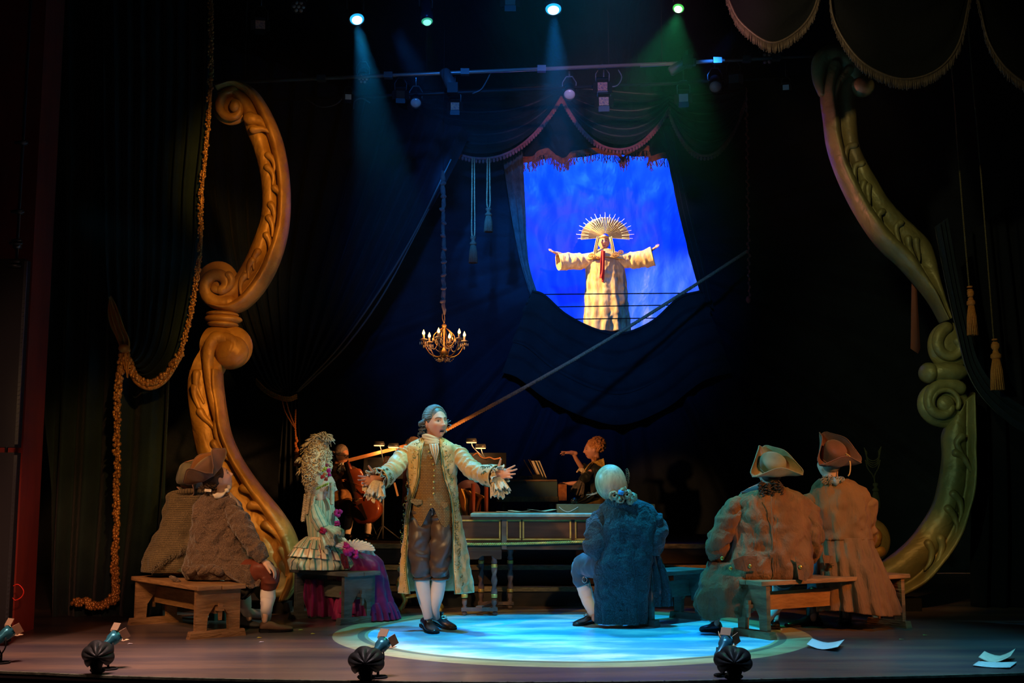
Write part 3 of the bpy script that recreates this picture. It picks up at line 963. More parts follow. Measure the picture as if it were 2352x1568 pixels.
cab = thing('speaker_cabinet', 'black cabinets with perforated metal edges stacked at the far left', 'cabinet', FP(8, 1462))
c0 = FP(10, 1482)
for z0_, z1_ in ((0.02, 1.42), (1.46, 2.9)):
    g = G(); g.box((c0[0] - .15, c0[1] + .03, (z0_ + z1_) / 2), (.32, .12, z1_ - z0_)); g.build('box', BLACK, cab, smooth=False)
    g = G(); g.box((c0[0] + .025, c0[1] - .036, (z0_ + z1_) / 2), (.022, .012, z1_ - z0_ - .04))
    for k in range(40): g.box((c0[0] + .025, c0[1] - .043, z0_ + .06 + k * (z1_ - z0_ - .1) / 40), (.014, .005, .012))
    g.build('perforated_edge', STEEL, cab, smooth=False)
g = G(); q = [P(x, y, 8.98) for x, y in ((28, 1346), (42, 1342), (54, 1356), (50, 1370), (36, 1378), (28, 1372))]; g.tube(q, .004, 5, sub=6)
tag(g.build('red_cable', M('red_cable', (.5, .02, .01), rough=.5), None, origin=q[0]), 'thin red cable looped at the foot of the red pillar', 'cable')

# right wing: dark curtains
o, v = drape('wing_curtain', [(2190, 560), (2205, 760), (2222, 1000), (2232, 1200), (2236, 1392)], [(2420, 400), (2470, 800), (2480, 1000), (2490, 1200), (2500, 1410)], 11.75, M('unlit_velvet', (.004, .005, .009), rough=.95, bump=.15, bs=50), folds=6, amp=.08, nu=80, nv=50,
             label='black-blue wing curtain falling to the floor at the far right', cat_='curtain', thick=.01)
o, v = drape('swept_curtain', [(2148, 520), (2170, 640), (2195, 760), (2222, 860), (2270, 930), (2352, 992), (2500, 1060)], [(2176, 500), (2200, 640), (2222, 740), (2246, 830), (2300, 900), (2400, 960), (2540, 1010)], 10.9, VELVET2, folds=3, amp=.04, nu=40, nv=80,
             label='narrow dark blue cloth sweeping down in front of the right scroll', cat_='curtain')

# near swags at the top right with long fringe
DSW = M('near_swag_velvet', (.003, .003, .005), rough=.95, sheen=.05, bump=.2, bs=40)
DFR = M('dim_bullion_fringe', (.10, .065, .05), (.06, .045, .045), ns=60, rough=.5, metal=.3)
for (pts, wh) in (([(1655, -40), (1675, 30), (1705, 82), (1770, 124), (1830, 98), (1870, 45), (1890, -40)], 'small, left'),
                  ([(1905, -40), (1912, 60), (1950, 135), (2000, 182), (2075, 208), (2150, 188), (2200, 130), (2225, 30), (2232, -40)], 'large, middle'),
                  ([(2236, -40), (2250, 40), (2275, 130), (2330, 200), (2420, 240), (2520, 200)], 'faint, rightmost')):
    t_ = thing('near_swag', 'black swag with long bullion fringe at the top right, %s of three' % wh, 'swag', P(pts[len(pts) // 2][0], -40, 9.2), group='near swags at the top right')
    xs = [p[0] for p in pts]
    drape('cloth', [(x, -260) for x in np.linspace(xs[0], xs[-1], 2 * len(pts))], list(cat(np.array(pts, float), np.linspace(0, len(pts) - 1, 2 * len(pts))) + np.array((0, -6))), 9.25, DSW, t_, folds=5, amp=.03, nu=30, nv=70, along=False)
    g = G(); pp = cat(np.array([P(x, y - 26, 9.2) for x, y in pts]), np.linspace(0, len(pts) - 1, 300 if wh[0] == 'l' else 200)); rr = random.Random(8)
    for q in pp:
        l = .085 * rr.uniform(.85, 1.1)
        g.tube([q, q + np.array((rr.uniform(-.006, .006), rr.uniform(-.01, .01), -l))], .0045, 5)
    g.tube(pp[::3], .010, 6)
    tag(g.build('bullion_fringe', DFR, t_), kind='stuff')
# ================================================================== GILDED SCROLLS
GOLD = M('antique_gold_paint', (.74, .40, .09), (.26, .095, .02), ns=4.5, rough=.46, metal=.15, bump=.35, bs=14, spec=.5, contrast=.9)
GOLD2 = M('gold_paint_dim_light', (.36, .28, .10), (.15, .15, .07), ns=4.0, rough=.46, metal=.15, bump=.35, bs=14, spec=.5, contrast=.9)  # the same gold with dim greenish light put into its colour


def carved(name, A, B, Y, mt, parent, rim=0, h=.10, nv=140, nu=34, rimw=.30, back=.16, ends=True, rimh=1.0):
    """band between edge lines A and B (picture units); the A side carries a raised roll"""
    A = np.array(A, float); B = np.array(B, float)
    t = np.linspace(0, 1, nv)
    a = cat(A, t * (len(A) - 1)); b = cat(B, t * (len(B) - 1))
    s = np.linspace(0, 1, nu)

    def prof(x):
        if x < rimw: return h * rimh * 1.15 * (math.sin(PI * min(1, x / rimw * .98 + .01))) ** .6
        y = (x - rimw) / (1 - rimw)
        return h * (-.12 + .80 * math.sin(PI * min(1, y * .93 + .04)) ** .7)
    pr = np.array([prof(x) for x in s])
    V = np.zeros((nv, nu * 2, 3))
    for i in range(nv):
        for j in range(nu):
            p = a[i] * (1 - s[j]) + b[i] * s[j]
            q = P(p[0], p[1], Y)
            n1 = noise.noise(Vector((p[0] * .02, p[1] * .02, 3.)))
            V[i, j] = (q[0], Y - pr[j] * (1 + .15 * n1), q[2])
            V[i, 2 * nu - 1 - j] = (q[0], Y + back * (1 - .5 * abs(2 * s[j] - 1) ** 3), q[2])
    g = G(); g.grid(V, closed=True)
    g.f.append(tuple(range(2 * nu))[::-1]); g.f.append(tuple((nv - 1) * 2 * nu + j for j in range(2 * nu)))
    return g.build(name, mt, parent)


def spiral(name, c, r0, r1, a0, a1, w0, w1, Y, mt, parent, bulge=.06, n=90, seg=14, flat=1.0):
    """volute coil: radius r0->r1 px, angle a0->a1 degrees (0 = right, 90 = up), roll radius w0->w1 px"""
    t = np.linspace(0, 1, n); k = S(Y)
    ang = np.radians(a0 + (a1 - a0) * t); r = r0 + (r1 - r0) * t ** .85
    pts = [P(c[0] + rr * math.cos(x), c[1] - rr * math.sin(x), Y - bulge * (.2 + .8 * u)) for rr, x, u in zip(r, ang, t)]
    g = G(); g.capsule(pts, (w0 + (w1 - w0) * t) * k, seg, sub=1)
    return g.build(name, mt, parent)


def disc(name, c, r, Y, mt, parent, th=.11, ry=None, front=0.0):
    g = G(); k = S(Y); q = P(c[0], c[1], Y)
    g.ell(q + np.array((0, -front, 0)), (r * k, th, (ry or r) * k), seg=36, rings=18)
    return g.build(name, mt, parent)


def leaf(c_pts, w, Y, mt, parent, h=.035, name='leaf_carving'):
    """carved tear-drop lobe following c_pts (picture units)"""
    k = S(Y); n = len(c_pts)
    g = G()
    pts = [P(x, y, Y) for x, y in c_pts]
    g.capsule(pts, [w * k * q for q in np.linspace(1.0, .28, n)], 10, sub=4)
    g2 = np.array(g.v); cy_ = Y
    g2[:, 1] = cy_ + (g2[:, 1] - cy_) * (h / (w * k))
    g.v = g2.tolist()
    return g.build(name, mt, parent)


LY = 11.25
sc_l = thing('scroll_ornament', 'tall orange-gold carved double scroll standing at the left of the stage', 'ornament', FP(600, 1398))
# upper C: outer (roll) edge on the right
A = [(500, 200), (548, 189), (592, 212), (628, 270), (652, 340), (664, 430), (661, 520), (640, 600), (606, 664), (566, 706), (528, 718), (486, 706)]
B = [(505, 232), (530, 225), (552, 250), (566, 300), (585, 350), (600, 420), (600, 490), (584, 545), (561, 598), (535, 642), (512, 668), (490, 690)]
carved('upper_band', A, B, LY, GOLD, sc_l, rimw=.42, h=.12)
disc('volute_back', (532, 246), 44, LY + .03, GOLD, sc_l, .07)
spiral('volute', (534, 246), 38, 12, 90, 430, 12, 8, LY - .03, GOLD, sc_l, .05)
g = G(); g.ell(P(540, 244, LY - .09), (.055, .05, .06)); g.build('volute_eye', GOLD, sc_l)
disc('volute_back', (500, 652), 50, LY + .03, GOLD, sc_l, .08, ry=54)
spiral('volute', (503, 655), 44, 12, 300, -60, 17, 12, LY - .03, GOLD, sc_l, .06)
spiral('inner_coil', (512, 640), 30, 16, 230, 395, 9, 9, LY - .08, GOLD, sc_l, .03, n=50)
leaf([(575, 272), (600, 280), (622, 306)], 17, LY - .08, GOLD, sc_l, .05)
leaf([(582, 298), (604, 296), (620, 305)], 10, LY - .11, GOLD, sc_l, .05)
for (x, y) in ((616, 356), (614, 384), (632, 432), (622, 470), (618, 500), (612, 540), (592, 578), (580, 598), (562, 634)):
    ux, uy = (14, 40) if y < 450 else ((8, 42) if y < 560 else (-10, 40))
    leaf([(x, y), (x + ux * .7, y + uy * .25), (x + ux, y + uy * .6), (x + ux * .9, y + uy)], 9, LY - .085, GOLD, sc_l, .035)
# collar
g = G()
k = S(LY)
for i, (x, y, hw, hh) in enumerate(((511, 722, 38, 8), (513, 733, 44, 12), (512, 745, 36, 8))):
    g.ell(P(x, y, LY), (hw * k, .15, hh * k), rot=(0, R(2), 0), seg=28, rings=12)
g.build('collar', GOLD, sc_l)
# lower S
A = [(566, 742), (582, 790), (560, 832), (508, 850), (512, 900), (526, 985), (545, 1035), (568, 1075), (604, 1124), (646, 1175), (676, 1225), (688, 1275), (684, 1330), (660, 1378)]
B = [(500, 742), (470, 765), (448, 805), (434, 850), (430, 900), (440, 980), (452, 1040), (468, 1090), (492, 1150), (520, 1205), (552, 1260), (580, 1300), (596, 1335), (600, 1368)]
carved('lower_band', A[3:], B[3:], LY, GOLD, sc_l, rimw=.30, h=.13, nv=160)
carved('shoulder_band', [(480, 752), (500, 748), (520, 752), (535, 762)], [(431, 880), (448, 890), (480, 880), (508, 858)], LY + .01, GOLD, sc_l, rimw=.4, h=.12, nv=60)
disc('volute_back', (530, 798), 51, LY + .02, GOLD, sc_l, .10)
disc('volute_ball', (533, 808), 38, LY - .05, GOLD, sc_l, .12)
spiral('volute', (520, 805), 44, 18, 195, -10, 15, 11, LY - .05, GOLD, sc_l, .07)
g = G(); g.capsule([P(x, y, LY - .09) for x, y in ((520, 778), (496, 775), (482, 796), (478, 840), (486, 900), (500, 960), (520, 1020))], [k * q for q in (14, 16, 15, 12, 11, 10, 6)], 12, sub=6); g.build('inner_roll', GOLD, sc_l)
for q in ([(452, 858), (450, 884), (458, 905), (468, 925)], [(447, 890), (448, 910), (460, 940), (478, 968)], [(460, 945), (470, 960), (486, 975), (494, 990)], [(500, 965), (496, 985), (500, 1010), (510, 1030)], [(492, 1018), (502, 1035), (520, 1050), (535, 1062)]):
    leaf(q, 10, LY - .08, GOLD, sc_l, .045)
for q in ([(578, 1160), (600, 1165), (625, 1190), (645, 1215)], [(610, 1205), (630, 1220), (650, 1245), (664, 1262)], [(560, 1120), (580, 1130), (604, 1150), (620, 1170)], [(648, 1262), (655, 1280), (660, 1300), (658, 1320)]):
    leaf(q, 11, LY - .09, GOLD, sc_l, .045)
disc('volute_back', (630, 1336), 50, LY + .03, GOLD2, sc_l, .10, ry=52)  # bottom volute takes the gold coloured as in shade
spiral('volute', (632, 1334), 42, 12, 60, -280, 14, 8, LY - .02, GOLD2, sc_l, .05)

g = G(); q = FP(632, 1397); g.box((q[0], LY + .06, .05), (.42, .24, .10)); g.build('plinth', BLACK, sc_l, smooth=False)
RY = 11.45
sc_r = thing('scroll_ornament', 'tall gold carved double scroll coloured as in dim light, standing at the right of the stage', 'ornament', FP(2085, 1394))
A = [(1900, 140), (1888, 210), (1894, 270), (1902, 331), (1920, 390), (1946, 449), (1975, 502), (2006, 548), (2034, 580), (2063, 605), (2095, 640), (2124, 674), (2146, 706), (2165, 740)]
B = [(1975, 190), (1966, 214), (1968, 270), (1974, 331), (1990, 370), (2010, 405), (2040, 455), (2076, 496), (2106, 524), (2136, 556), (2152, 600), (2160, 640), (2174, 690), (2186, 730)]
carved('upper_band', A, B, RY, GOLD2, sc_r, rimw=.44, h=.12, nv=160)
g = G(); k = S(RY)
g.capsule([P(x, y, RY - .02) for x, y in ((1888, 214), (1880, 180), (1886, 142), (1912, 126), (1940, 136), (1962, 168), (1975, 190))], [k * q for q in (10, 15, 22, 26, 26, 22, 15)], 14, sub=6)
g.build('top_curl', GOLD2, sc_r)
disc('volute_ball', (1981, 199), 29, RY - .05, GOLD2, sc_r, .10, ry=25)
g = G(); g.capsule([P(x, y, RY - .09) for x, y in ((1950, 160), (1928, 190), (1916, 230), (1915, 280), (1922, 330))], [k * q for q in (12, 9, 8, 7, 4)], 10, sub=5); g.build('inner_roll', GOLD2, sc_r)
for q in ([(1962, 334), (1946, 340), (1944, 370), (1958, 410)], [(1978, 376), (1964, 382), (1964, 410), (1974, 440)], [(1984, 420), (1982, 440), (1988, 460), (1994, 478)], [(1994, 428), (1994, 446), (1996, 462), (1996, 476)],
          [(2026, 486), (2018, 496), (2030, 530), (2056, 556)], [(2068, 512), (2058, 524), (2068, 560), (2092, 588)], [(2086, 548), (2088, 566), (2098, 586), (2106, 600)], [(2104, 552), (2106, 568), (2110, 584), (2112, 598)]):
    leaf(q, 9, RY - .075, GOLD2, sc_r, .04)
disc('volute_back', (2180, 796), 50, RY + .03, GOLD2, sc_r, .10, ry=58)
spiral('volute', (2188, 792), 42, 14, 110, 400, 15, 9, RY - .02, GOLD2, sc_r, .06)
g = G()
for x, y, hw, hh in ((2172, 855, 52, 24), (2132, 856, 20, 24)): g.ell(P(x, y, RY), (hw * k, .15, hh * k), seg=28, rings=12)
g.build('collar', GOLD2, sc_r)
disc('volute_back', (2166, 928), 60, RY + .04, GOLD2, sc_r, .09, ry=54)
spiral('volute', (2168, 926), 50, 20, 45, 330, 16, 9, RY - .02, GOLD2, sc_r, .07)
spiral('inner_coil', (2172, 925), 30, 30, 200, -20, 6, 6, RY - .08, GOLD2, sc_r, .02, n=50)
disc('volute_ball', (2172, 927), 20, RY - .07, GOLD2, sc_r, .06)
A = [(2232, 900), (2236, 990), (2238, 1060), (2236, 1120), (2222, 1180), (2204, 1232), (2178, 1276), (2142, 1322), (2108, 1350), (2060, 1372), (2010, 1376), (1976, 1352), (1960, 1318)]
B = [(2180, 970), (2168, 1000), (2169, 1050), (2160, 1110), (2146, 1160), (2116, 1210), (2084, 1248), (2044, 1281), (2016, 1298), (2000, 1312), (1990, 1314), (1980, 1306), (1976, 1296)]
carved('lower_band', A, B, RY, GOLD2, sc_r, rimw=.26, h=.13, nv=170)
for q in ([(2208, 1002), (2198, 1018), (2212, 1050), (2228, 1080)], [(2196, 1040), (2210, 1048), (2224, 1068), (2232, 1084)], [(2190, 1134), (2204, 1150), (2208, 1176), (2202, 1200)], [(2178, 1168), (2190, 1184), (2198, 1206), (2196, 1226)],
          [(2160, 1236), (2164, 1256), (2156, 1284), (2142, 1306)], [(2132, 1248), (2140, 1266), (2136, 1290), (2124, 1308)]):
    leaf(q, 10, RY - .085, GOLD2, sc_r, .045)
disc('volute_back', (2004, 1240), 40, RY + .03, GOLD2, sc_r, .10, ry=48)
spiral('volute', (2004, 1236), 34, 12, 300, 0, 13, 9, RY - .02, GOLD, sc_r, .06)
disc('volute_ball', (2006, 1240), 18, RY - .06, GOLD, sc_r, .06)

g = G(); q = P(2040, 1380, RY); g.box((q[0], RY + .06, .06), (.6, .24, .12)); g.build('plinth', BLACK, sc_r, smooth=False)

# ================================================================== LIGHTING RIG
DARKM = M('black_lamp_housing', (.02, .02, .022), rough=.45, metal=.3)
GREYM = M('grey_lamp_housing', (.10, .11, .12), rough=.4, metal=.4)
RGY = 13.2
bars = (((430, 193), (1530, 146)), ((1470, 150), (1892, 126)))
for k, (a, b) in enumerate(bars):
    t_ = thing('lighting_bar', ('long thin overhead lighting bar above the swags', 'short overhead lighting bar meeting the right scroll')[k], 'bar', P(a[0], a[1], RGY))
    g = G(); q0, q1 = P(a[0], a[1], RGY), P(b[0], b[1], RGY); g.tube([q0, q1], .022, 10); g.build('pipe', M('bar_metal', (.30, .28, .27), rough=.35, metal=.6), t_)
    g = G(); q0, q1 = P(a[0], a[1] + 46, RGY + .1), P(b[0], b[1] + 46, RGY + .1); g.tube([q0, q1], .02, 8)
    g.build('lower_rail', DARKM, t_)
    for u in (.28, .42, .58, .74):
        g = G(); m0 = P(a[0] + (b[0] - a[0]) * u, a[1] + (b[1] - a[1]) * u, RGY)
        g.box(m0, (.10, .07, .07)); g.build('clamp', GREYM, t_, smooth=False)
    g = G()
    for u in (.12, .5, .88):
        m0 = P(a[0] + (b[0] - a[0]) * u, a[1] + (b[1] - a[1]) * u, RGY); g.tube([m0, (m0[0], m0[1], 9.4)], .006, 6)
    g.build('hanging_wire', BLACK, t_)


UPZ = P(1176, -70, 12.5)[2]
t_ = thing('lighting_bar', 'upper lighting bar just above the view carrying the glowing lamps', 'bar', (0, 12.5, UPZ))
g = G(); g.tube([(-5.5, 12.5, UPZ), (5.5, 12.5, UPZ)], .025, 10); g.build('pipe', GREYM, t_)
for x_ in (-4.5, 0, 4.5):
    g = G(); g.tube([(x_, 12.5, UPZ), (x_, 12.5, 9.4)], .006, 6); g.build('hanging_wire', BLACK, t_)


def lamp(x, y, Y, r, aim, label, lens, power=0, color=(1, 1, 1), angle=20, body=1.9, group=None, yoke=True, hex_=False, square=False, mt=None, core=None):
    """stage lantern: its lens face sits at (x, y); aim is a world target"""
    k = S(Y); c = P(x, y, Y); R0 = r * k
    d = np.array(aim, float) - c; d /= np.linalg.norm(d)
    t_ = thing('stage_lamp', label, 'stage lamp', c, group=group)
    g = G()
    if square:
        sd = np.cross(d, (0, 0, 1.)); sd /= np.linalg.norm(sd)
        g.bar(c - d * R0 * 1.6, c - d * .01, R0 * 1.9, R0 * 1.7, side=sd)
    else:
        g.lathe(c - d * R0 * body * 1.6, [(R0 * .7, 0), (R0 * .85, R0 * .4), (R0 * .85, R0 * body), (R0 * 1.05, R0 * (body + .1)), (R0 * 1.05, R0 * body * 1.6), (R0 * .96, R0 * body * 1.6), (R0 * .95, R0 * (body * 1.6 - .12))], 24, axis=d)
    g.build('housing', mt or DARKM, t_)
    g = G()
    if square:
        sd = np.cross(d, (0, 0, 1.)); sd /= np.linalg.norm(sd)
        g.bar(c - d * .01, c + d * .008, R0 * 1.6, R0 * 1.4, side=sd)
        up = np.cross(sd, d)
        g.build('lens', lens, t_, smooth=False)
        for s1, s2, a1 in ((1, 0, sd), (-1, 0, sd), (0, 1, up), (0, -1, up)):
            gg = G(); cc = c + a1 * (s1 or s2) * R0 * 1.15 + d * R0 * .35
            oth = up if s1 else sd
            nv_ = (a1 * (s1 or s2) * .8 + d * .6); nv_ /= np.linalg.norm(nv_)
            gg.box(cc, (R0 * 1.7, R0 * .9, .006), axes=[oth, nv_, np.cross(oth, nv_)])
            gg.build('barn_door', mt or DARKM, t_, smooth=False)
    elif hex_:
        sd = np.cross(d, (0, 0, 1.)); sd /= np.linalg.norm(sd); up = np.cross(sd, d)
        for q in range(7):
            a = TAU * q / 6; rr = 0 if q == 6 else R0 * .62
            g.ell(c + sd * rr * math.cos(a) + up * rr * math.sin(a), (R0 * .27,) * 3, seg=12, rings=8)
        g.build('lens', lens, t_)
    else:
        g.lathe(c - d * .015, [(R0 * .9, 0), (R0 * .88, .012), (R0 * .6, .024), (.004, .03)], 24, axis=d)
        lo = g.build('lens', lens, t_)
        if core:
            g = G(); g.lathe(c + d * .004, [(R0 * .66, 0), (R0 * .6, .016), (R0 * .3, .028), (.003, .034)], 24, axis=d); g.build('lens_core', core, lo)
    if yoke:
        g = G(); sd = np.cross(d, (0, 0, 1.)); sd /= max(np.linalg.norm(sd), 1e-6)
        pv = c - d * R0 * body
        top_ = pv + np.array((0, 0, R0 * 2.2))
        g.tube([pv - sd * R0 * 1.05, pv - sd * R0 * 1.1 + (0, 0, R0 * 1.2), top_ - sd * R0 * .5, top_ + sd * R0 * .5, pv + sd * R0 * 1.1 + (0, 0, R0 * 1.2), pv + sd * R0 * 1.05], R0 * .10, 6)
        zb_ = UPZ if Y < 13 else P(0, 193 - (x - 430) * .0427, RGY)[2]
        g.tube([top_, (top_[0], top_[1], max(zb_, top_[2] + .05))], R0 * .12, 8)
        g.build('yoke', GREYM, t_)
    if power:
        s_ = spot('lamp_beam', c + d * .05, aim, power, color, angle, .5, R0 * .5)
        s_.parent = t_; s_.location = tuple(d * .05)
    return t_


def glow(name, c, e):
    return M(name, c, emit=e, rough=.3)


WC = glow('white_hot_core', (.75, .95, 1.0), 3.5)


LIT = 'lit lamps along the top'
lamp(820, 45, 12.4, 19, P(1000, 1130, 9.8), 'lit blue-white stage lamp, leftmost of the four glowing at the top', glow('blue_white_lens', (.02, .42, .85), 1.3), 1900, (.01, .42, 1.0), 17, group=LIT, core=WC)
lamp(981, 50, 12.4, 15, P(1100, 1300, 10.5), 'stage lamp with dim green lens, second of the four glowing at the top', glow('green_lens', (.03, .35, .20), 1.1), 20, (.1, .9, .4), 14, group=LIT, body=3.0, core=glow('dim_mint_core', (.25, .9, .7), 1.2), mt=M('blue_sheen_housing', (.03, .05, .09), rough=.3, metal=.5))
lamp(1271, 22, 12.4, 21, P(1330, 1440, 9.8), 'large lit blue-white stage lamp, third of the four glowing at the top', glow('blue_white_lens_2', (.02, .42, .90), 1.3), 2200, (.01, .30, 1.0), 20, group=LIT, core=WC)
lamp(1558, 20, 12.4, 15, P(1480, 420, 11.2), 'lit green stage lamp throwing a green beam down left, rightmost of the four', glow('bright_green_lens', (.06, .55, .08), 1.2), 260, (.04, .9, .32), 46, group=LIT, core=glow('green_white_core', (.6, 1.0, .6), 3))
GL = M('dull_glass_lens', (.42, .38, .36), rough=.18, spec=.8)
PK = M('pinkish_lens', (.40, .22, .20), rough=.2, spec=.8)
GLG = M('amber_flecked_lens', (.55, .30, .18), (.08, .08, .16), ns=60, rough=.2, spec=.8)
UN = 'unlit lamps on the overhead bar'
LP = [(598, 56, 12.6, 15, (500, 600), 'square unlit lamp with barn doors at the upper left', GLG, dict(square=True)),
      (686, 15, 12.6, 18, (700, 500), 'unlit lamp with seven round lenses at the very top left', GL, dict(hex_=True)),
      (955, 237, 13.22, 14, (930, 800), 'unlit round lamp over the left end of the largest swag', GL, {}),
      (834, 181, 13.22, 14, (840, 800), 'unlit lamp with seven lenses on the long bar above the left', PK, dict(hex_=True)),
      (1045, 243, 13.22, 13, (1050, 800), 'dark unlit lamp over the middle of the largest swag', GLG, dict(square=True)),
      (1308, 218, 13.22, 15, (1330, 800), 'unlit round lamp where the first two swags meet', GL, {}),
      (1387, 232, 13.22, 15, (1380, 800), 'unlit lamp with amber barn doors above the middle swag', GLG, dict(square=True)),
      (1384, 198, 13.22, 15, (1400, 800), 'dark unlit lamp directly above the amber barn-door lamp', GLG, dict(square=True)),
      (1570, 224, 13.22, 14, (1560, 800), 'unlit lamp with mauve lens where the last two swags meet', PK, dict(square=True)),
      (1643, 200, 13.22, 16, (1700, 700), 'unlit round lamp above the rightmost swag', GL, {}),
      (1762, 134, 13.22, 17, (1770, 700), 'unlit pinkish lamp on the right bar below the small black swag', PK, dict(hex_=True)),
      (920, 216, 13.22, 13, (900, 800), 'small dark box lamp beside the round one over the largest swag', DARKM, dict(square=True)),
      (1685, 180, 13.22, 15, (1700, 700), 'dark blue-tinted lamp on the right bar beside the round one', DARKM, dict(square=True)),
      (1172, 0, 12.6, 16, (1180, 500), 'dark teal lamp cut by the top edge of the view', M('teal_dark', (.03, .12, .13), rough=.4), dict(square=True)),
      (246, -8, 12.0, 20, (250, 500), 'unlit greenish lamp cut by the top edge at the far left', M('green_dark_lens', (.10, .16, .10), rough=.3), dict(hex_=True)),
      (395, 0, 12.0, 17, (400, 500), 'dark blue lamp cut by the top edge left of the gold cord', M('blue_dark', (.02, .06, .16), rough=.3), dict(square=True)),
      (800, 222, 13.22, 9, (760, 500), 'small dark lamp under the long bar at the left', GL, dict(square=True)),
      (1805, 200, 13.22, 9, (1780, 500), 'small dark lamp with a bright corner right of the swags', GL, dict(square=True))]
for x, y, Y, r, am, lb, ln, kw in LP:
    lamp(x, y, Y, r, P(am[0], am[1] + 300, 8.5), lb, ln, group=UN, **kw)
for (a, b, rr, lb) in (((1020, 162), (1040, 205), 13, 'grey tubular lamp pointing down above the largest swag'), ((1538, 166), (1578, 142), 12, 'blue-lit tubular lamp lying aslant right of the middle swag')):
    t_ = thing('profile_lamp', lb, 'stage lamp', P(a[0], a[1], 13.1), group='tubular lamps on the bar')
    g = G(); q0, q1 = P(a[0], a[1], 13.1), P(b[0], b[1], 13.05); kk = S(13.1)
    g.lathe(q0, [(rr * .8 * kk, 0), (rr * kk, .02), (rr * kk, np.linalg.norm(q1 - q0) * .8), (rr * .7 * kk, np.linalg.norm(q1 - q0))], 20, axis=q1 - q0); g.build('barrel', GREYM, t_)
    g = G(); g.box(q1, (.12, .14, .12)); g.build('lamp_box', DARKM, t_, smooth=False)
    g = G(); g.tube([q1, q1 + np.array((0, .0, .14))], .015, 6); g.build('yoke', GREYM, t_)
# slack power cables under the bar
for (pts, lb) in (([(700, 225), (735, 245), (770, 240), (790, 222)], 'loose black cable sagging under the bar, left'), ([(812, 250), (815, 232), (832, 226), (850, 236)], 'short cable loop under the bar beside the seven-lens lamp'),
                  ([(1085, 215), (1105, 205), (1118, 185), (1128, 165)], 'thin slack cable above the largest swag'), ([(1398, 200), (1418, 196), (1428, 178), (1420, 160)], 'pale cable loop right of the amber barn-door lamp')):
    g = G(); g.tube([P(x, y, 13.25) for x, y in pts], .008, 6, sub=5)
    tag(g.build('cable', GREYM, None, origin=P(*pts[0], 13.25)), lb, 'cable', 'cables under the lighting bar')

# haze hanging in the upper air of the stage
spot('haze_beam', P(1700, 60, 12.6), P(1420, 420, 15.5), 300, (.02, .20, 1.0), 16, .8, .08)
spot('haze_beam', P(905, 60, 12.8), P(1150, 560, 16.3), 900, (.01, .22, 1.0), 24, .8, .08)
hm = bpy.data.materials.new('stage_haze'); hm.use_nodes = True
nt = hm.node_tree; nt.nodes.remove(nt.nodes['Principled BSDF'])
vs = nt.nodes.new('ShaderNodeVolumeScatter'); vs.inputs['Anisotropy'].default_value = .3
vs.inputs['Color'].default_value = (1, 1, 1, 1)
tc = nt.nodes.new('ShaderNodeTexCoord'); sx_ = nt.nodes.new('ShaderNodeSeparateXYZ'); nt.links.new(tc.outputs['Object'], sx_.inputs[0])
mr = nt.nodes.new('ShaderNodeMapRange'); mr.interpolation_type = 'SMOOTHSTEP'
for q, v_ in ((1, -2.6), (2, 2.0), (3, 0.0), (4, .0098)): mr.inputs[q].default_value = v_
nt.links.new(sx_.outputs[2], mr.inputs[0])
nn = nt.nodes.new('ShaderNodeTexNoise'); nn.inputs['Scale'].default_value = .9; nn.inputs['Detail'].default_value = 2; nt.links.new(tc.outputs['Object'], nn.inputs['Vector'])
m2 = nt.nodes.new('ShaderNodeMapRange')
for q, v_ in ((1, .35), (2, .68), (3, .35), (4, 1.9)): m2.inputs[q].default_value = v_
nt.links.new(nn.outputs[0], m2.inputs[0])
mu = nt.nodes.new('ShaderNodeMath'); mu.operation = 'MULTIPLY'; nt.links.new(mr.outputs[0], mu.inputs[0]); nt.links.new(m2.outputs[0], mu.inputs[1])
nt.links.new(mu.outputs[0], vs.inputs['Density'])
nt.links.new(vs.outputs[0], nt.nodes['Material Output'].inputs['Volume'])
SC.cycles.volume_step_rate = 2.5
SC.cycles.volume_max_steps = 64
g = G(); g.box((0.4, 12.9, 4.7), (8.4, 7.0, 4.4))
hz = g.build('stage_haze', hm, None, smooth=False, origin=(0.4, 12.9, 4.7)); tag(hz, 'thin theatrical haze lit blue and green by the overhead lamps', 'haze', kind='stuff')
# ================================================================== FURNITURE
OAK = M('worn_oak', (.36, .19, .08), (.20, .10, .045), ns=5, rough=.6, stretch=(1, 1, 5), bump=.2, bs=18)
OAKG = M('grey_painted_wood', (.13, .14, .13), (.08, .085, .08), ns=6, rough=.6, stretch=(1, 1, 4), bump=.2, bs=18)
OAKD = M('dull_brown_wood', (.20, .13, .08), (.10, .07, .05), ns=6, rough=.6, stretch=(1, 1, 4), bump=.2, bs=18)


def up(v, z): return np.array((v[0], v[1], z))


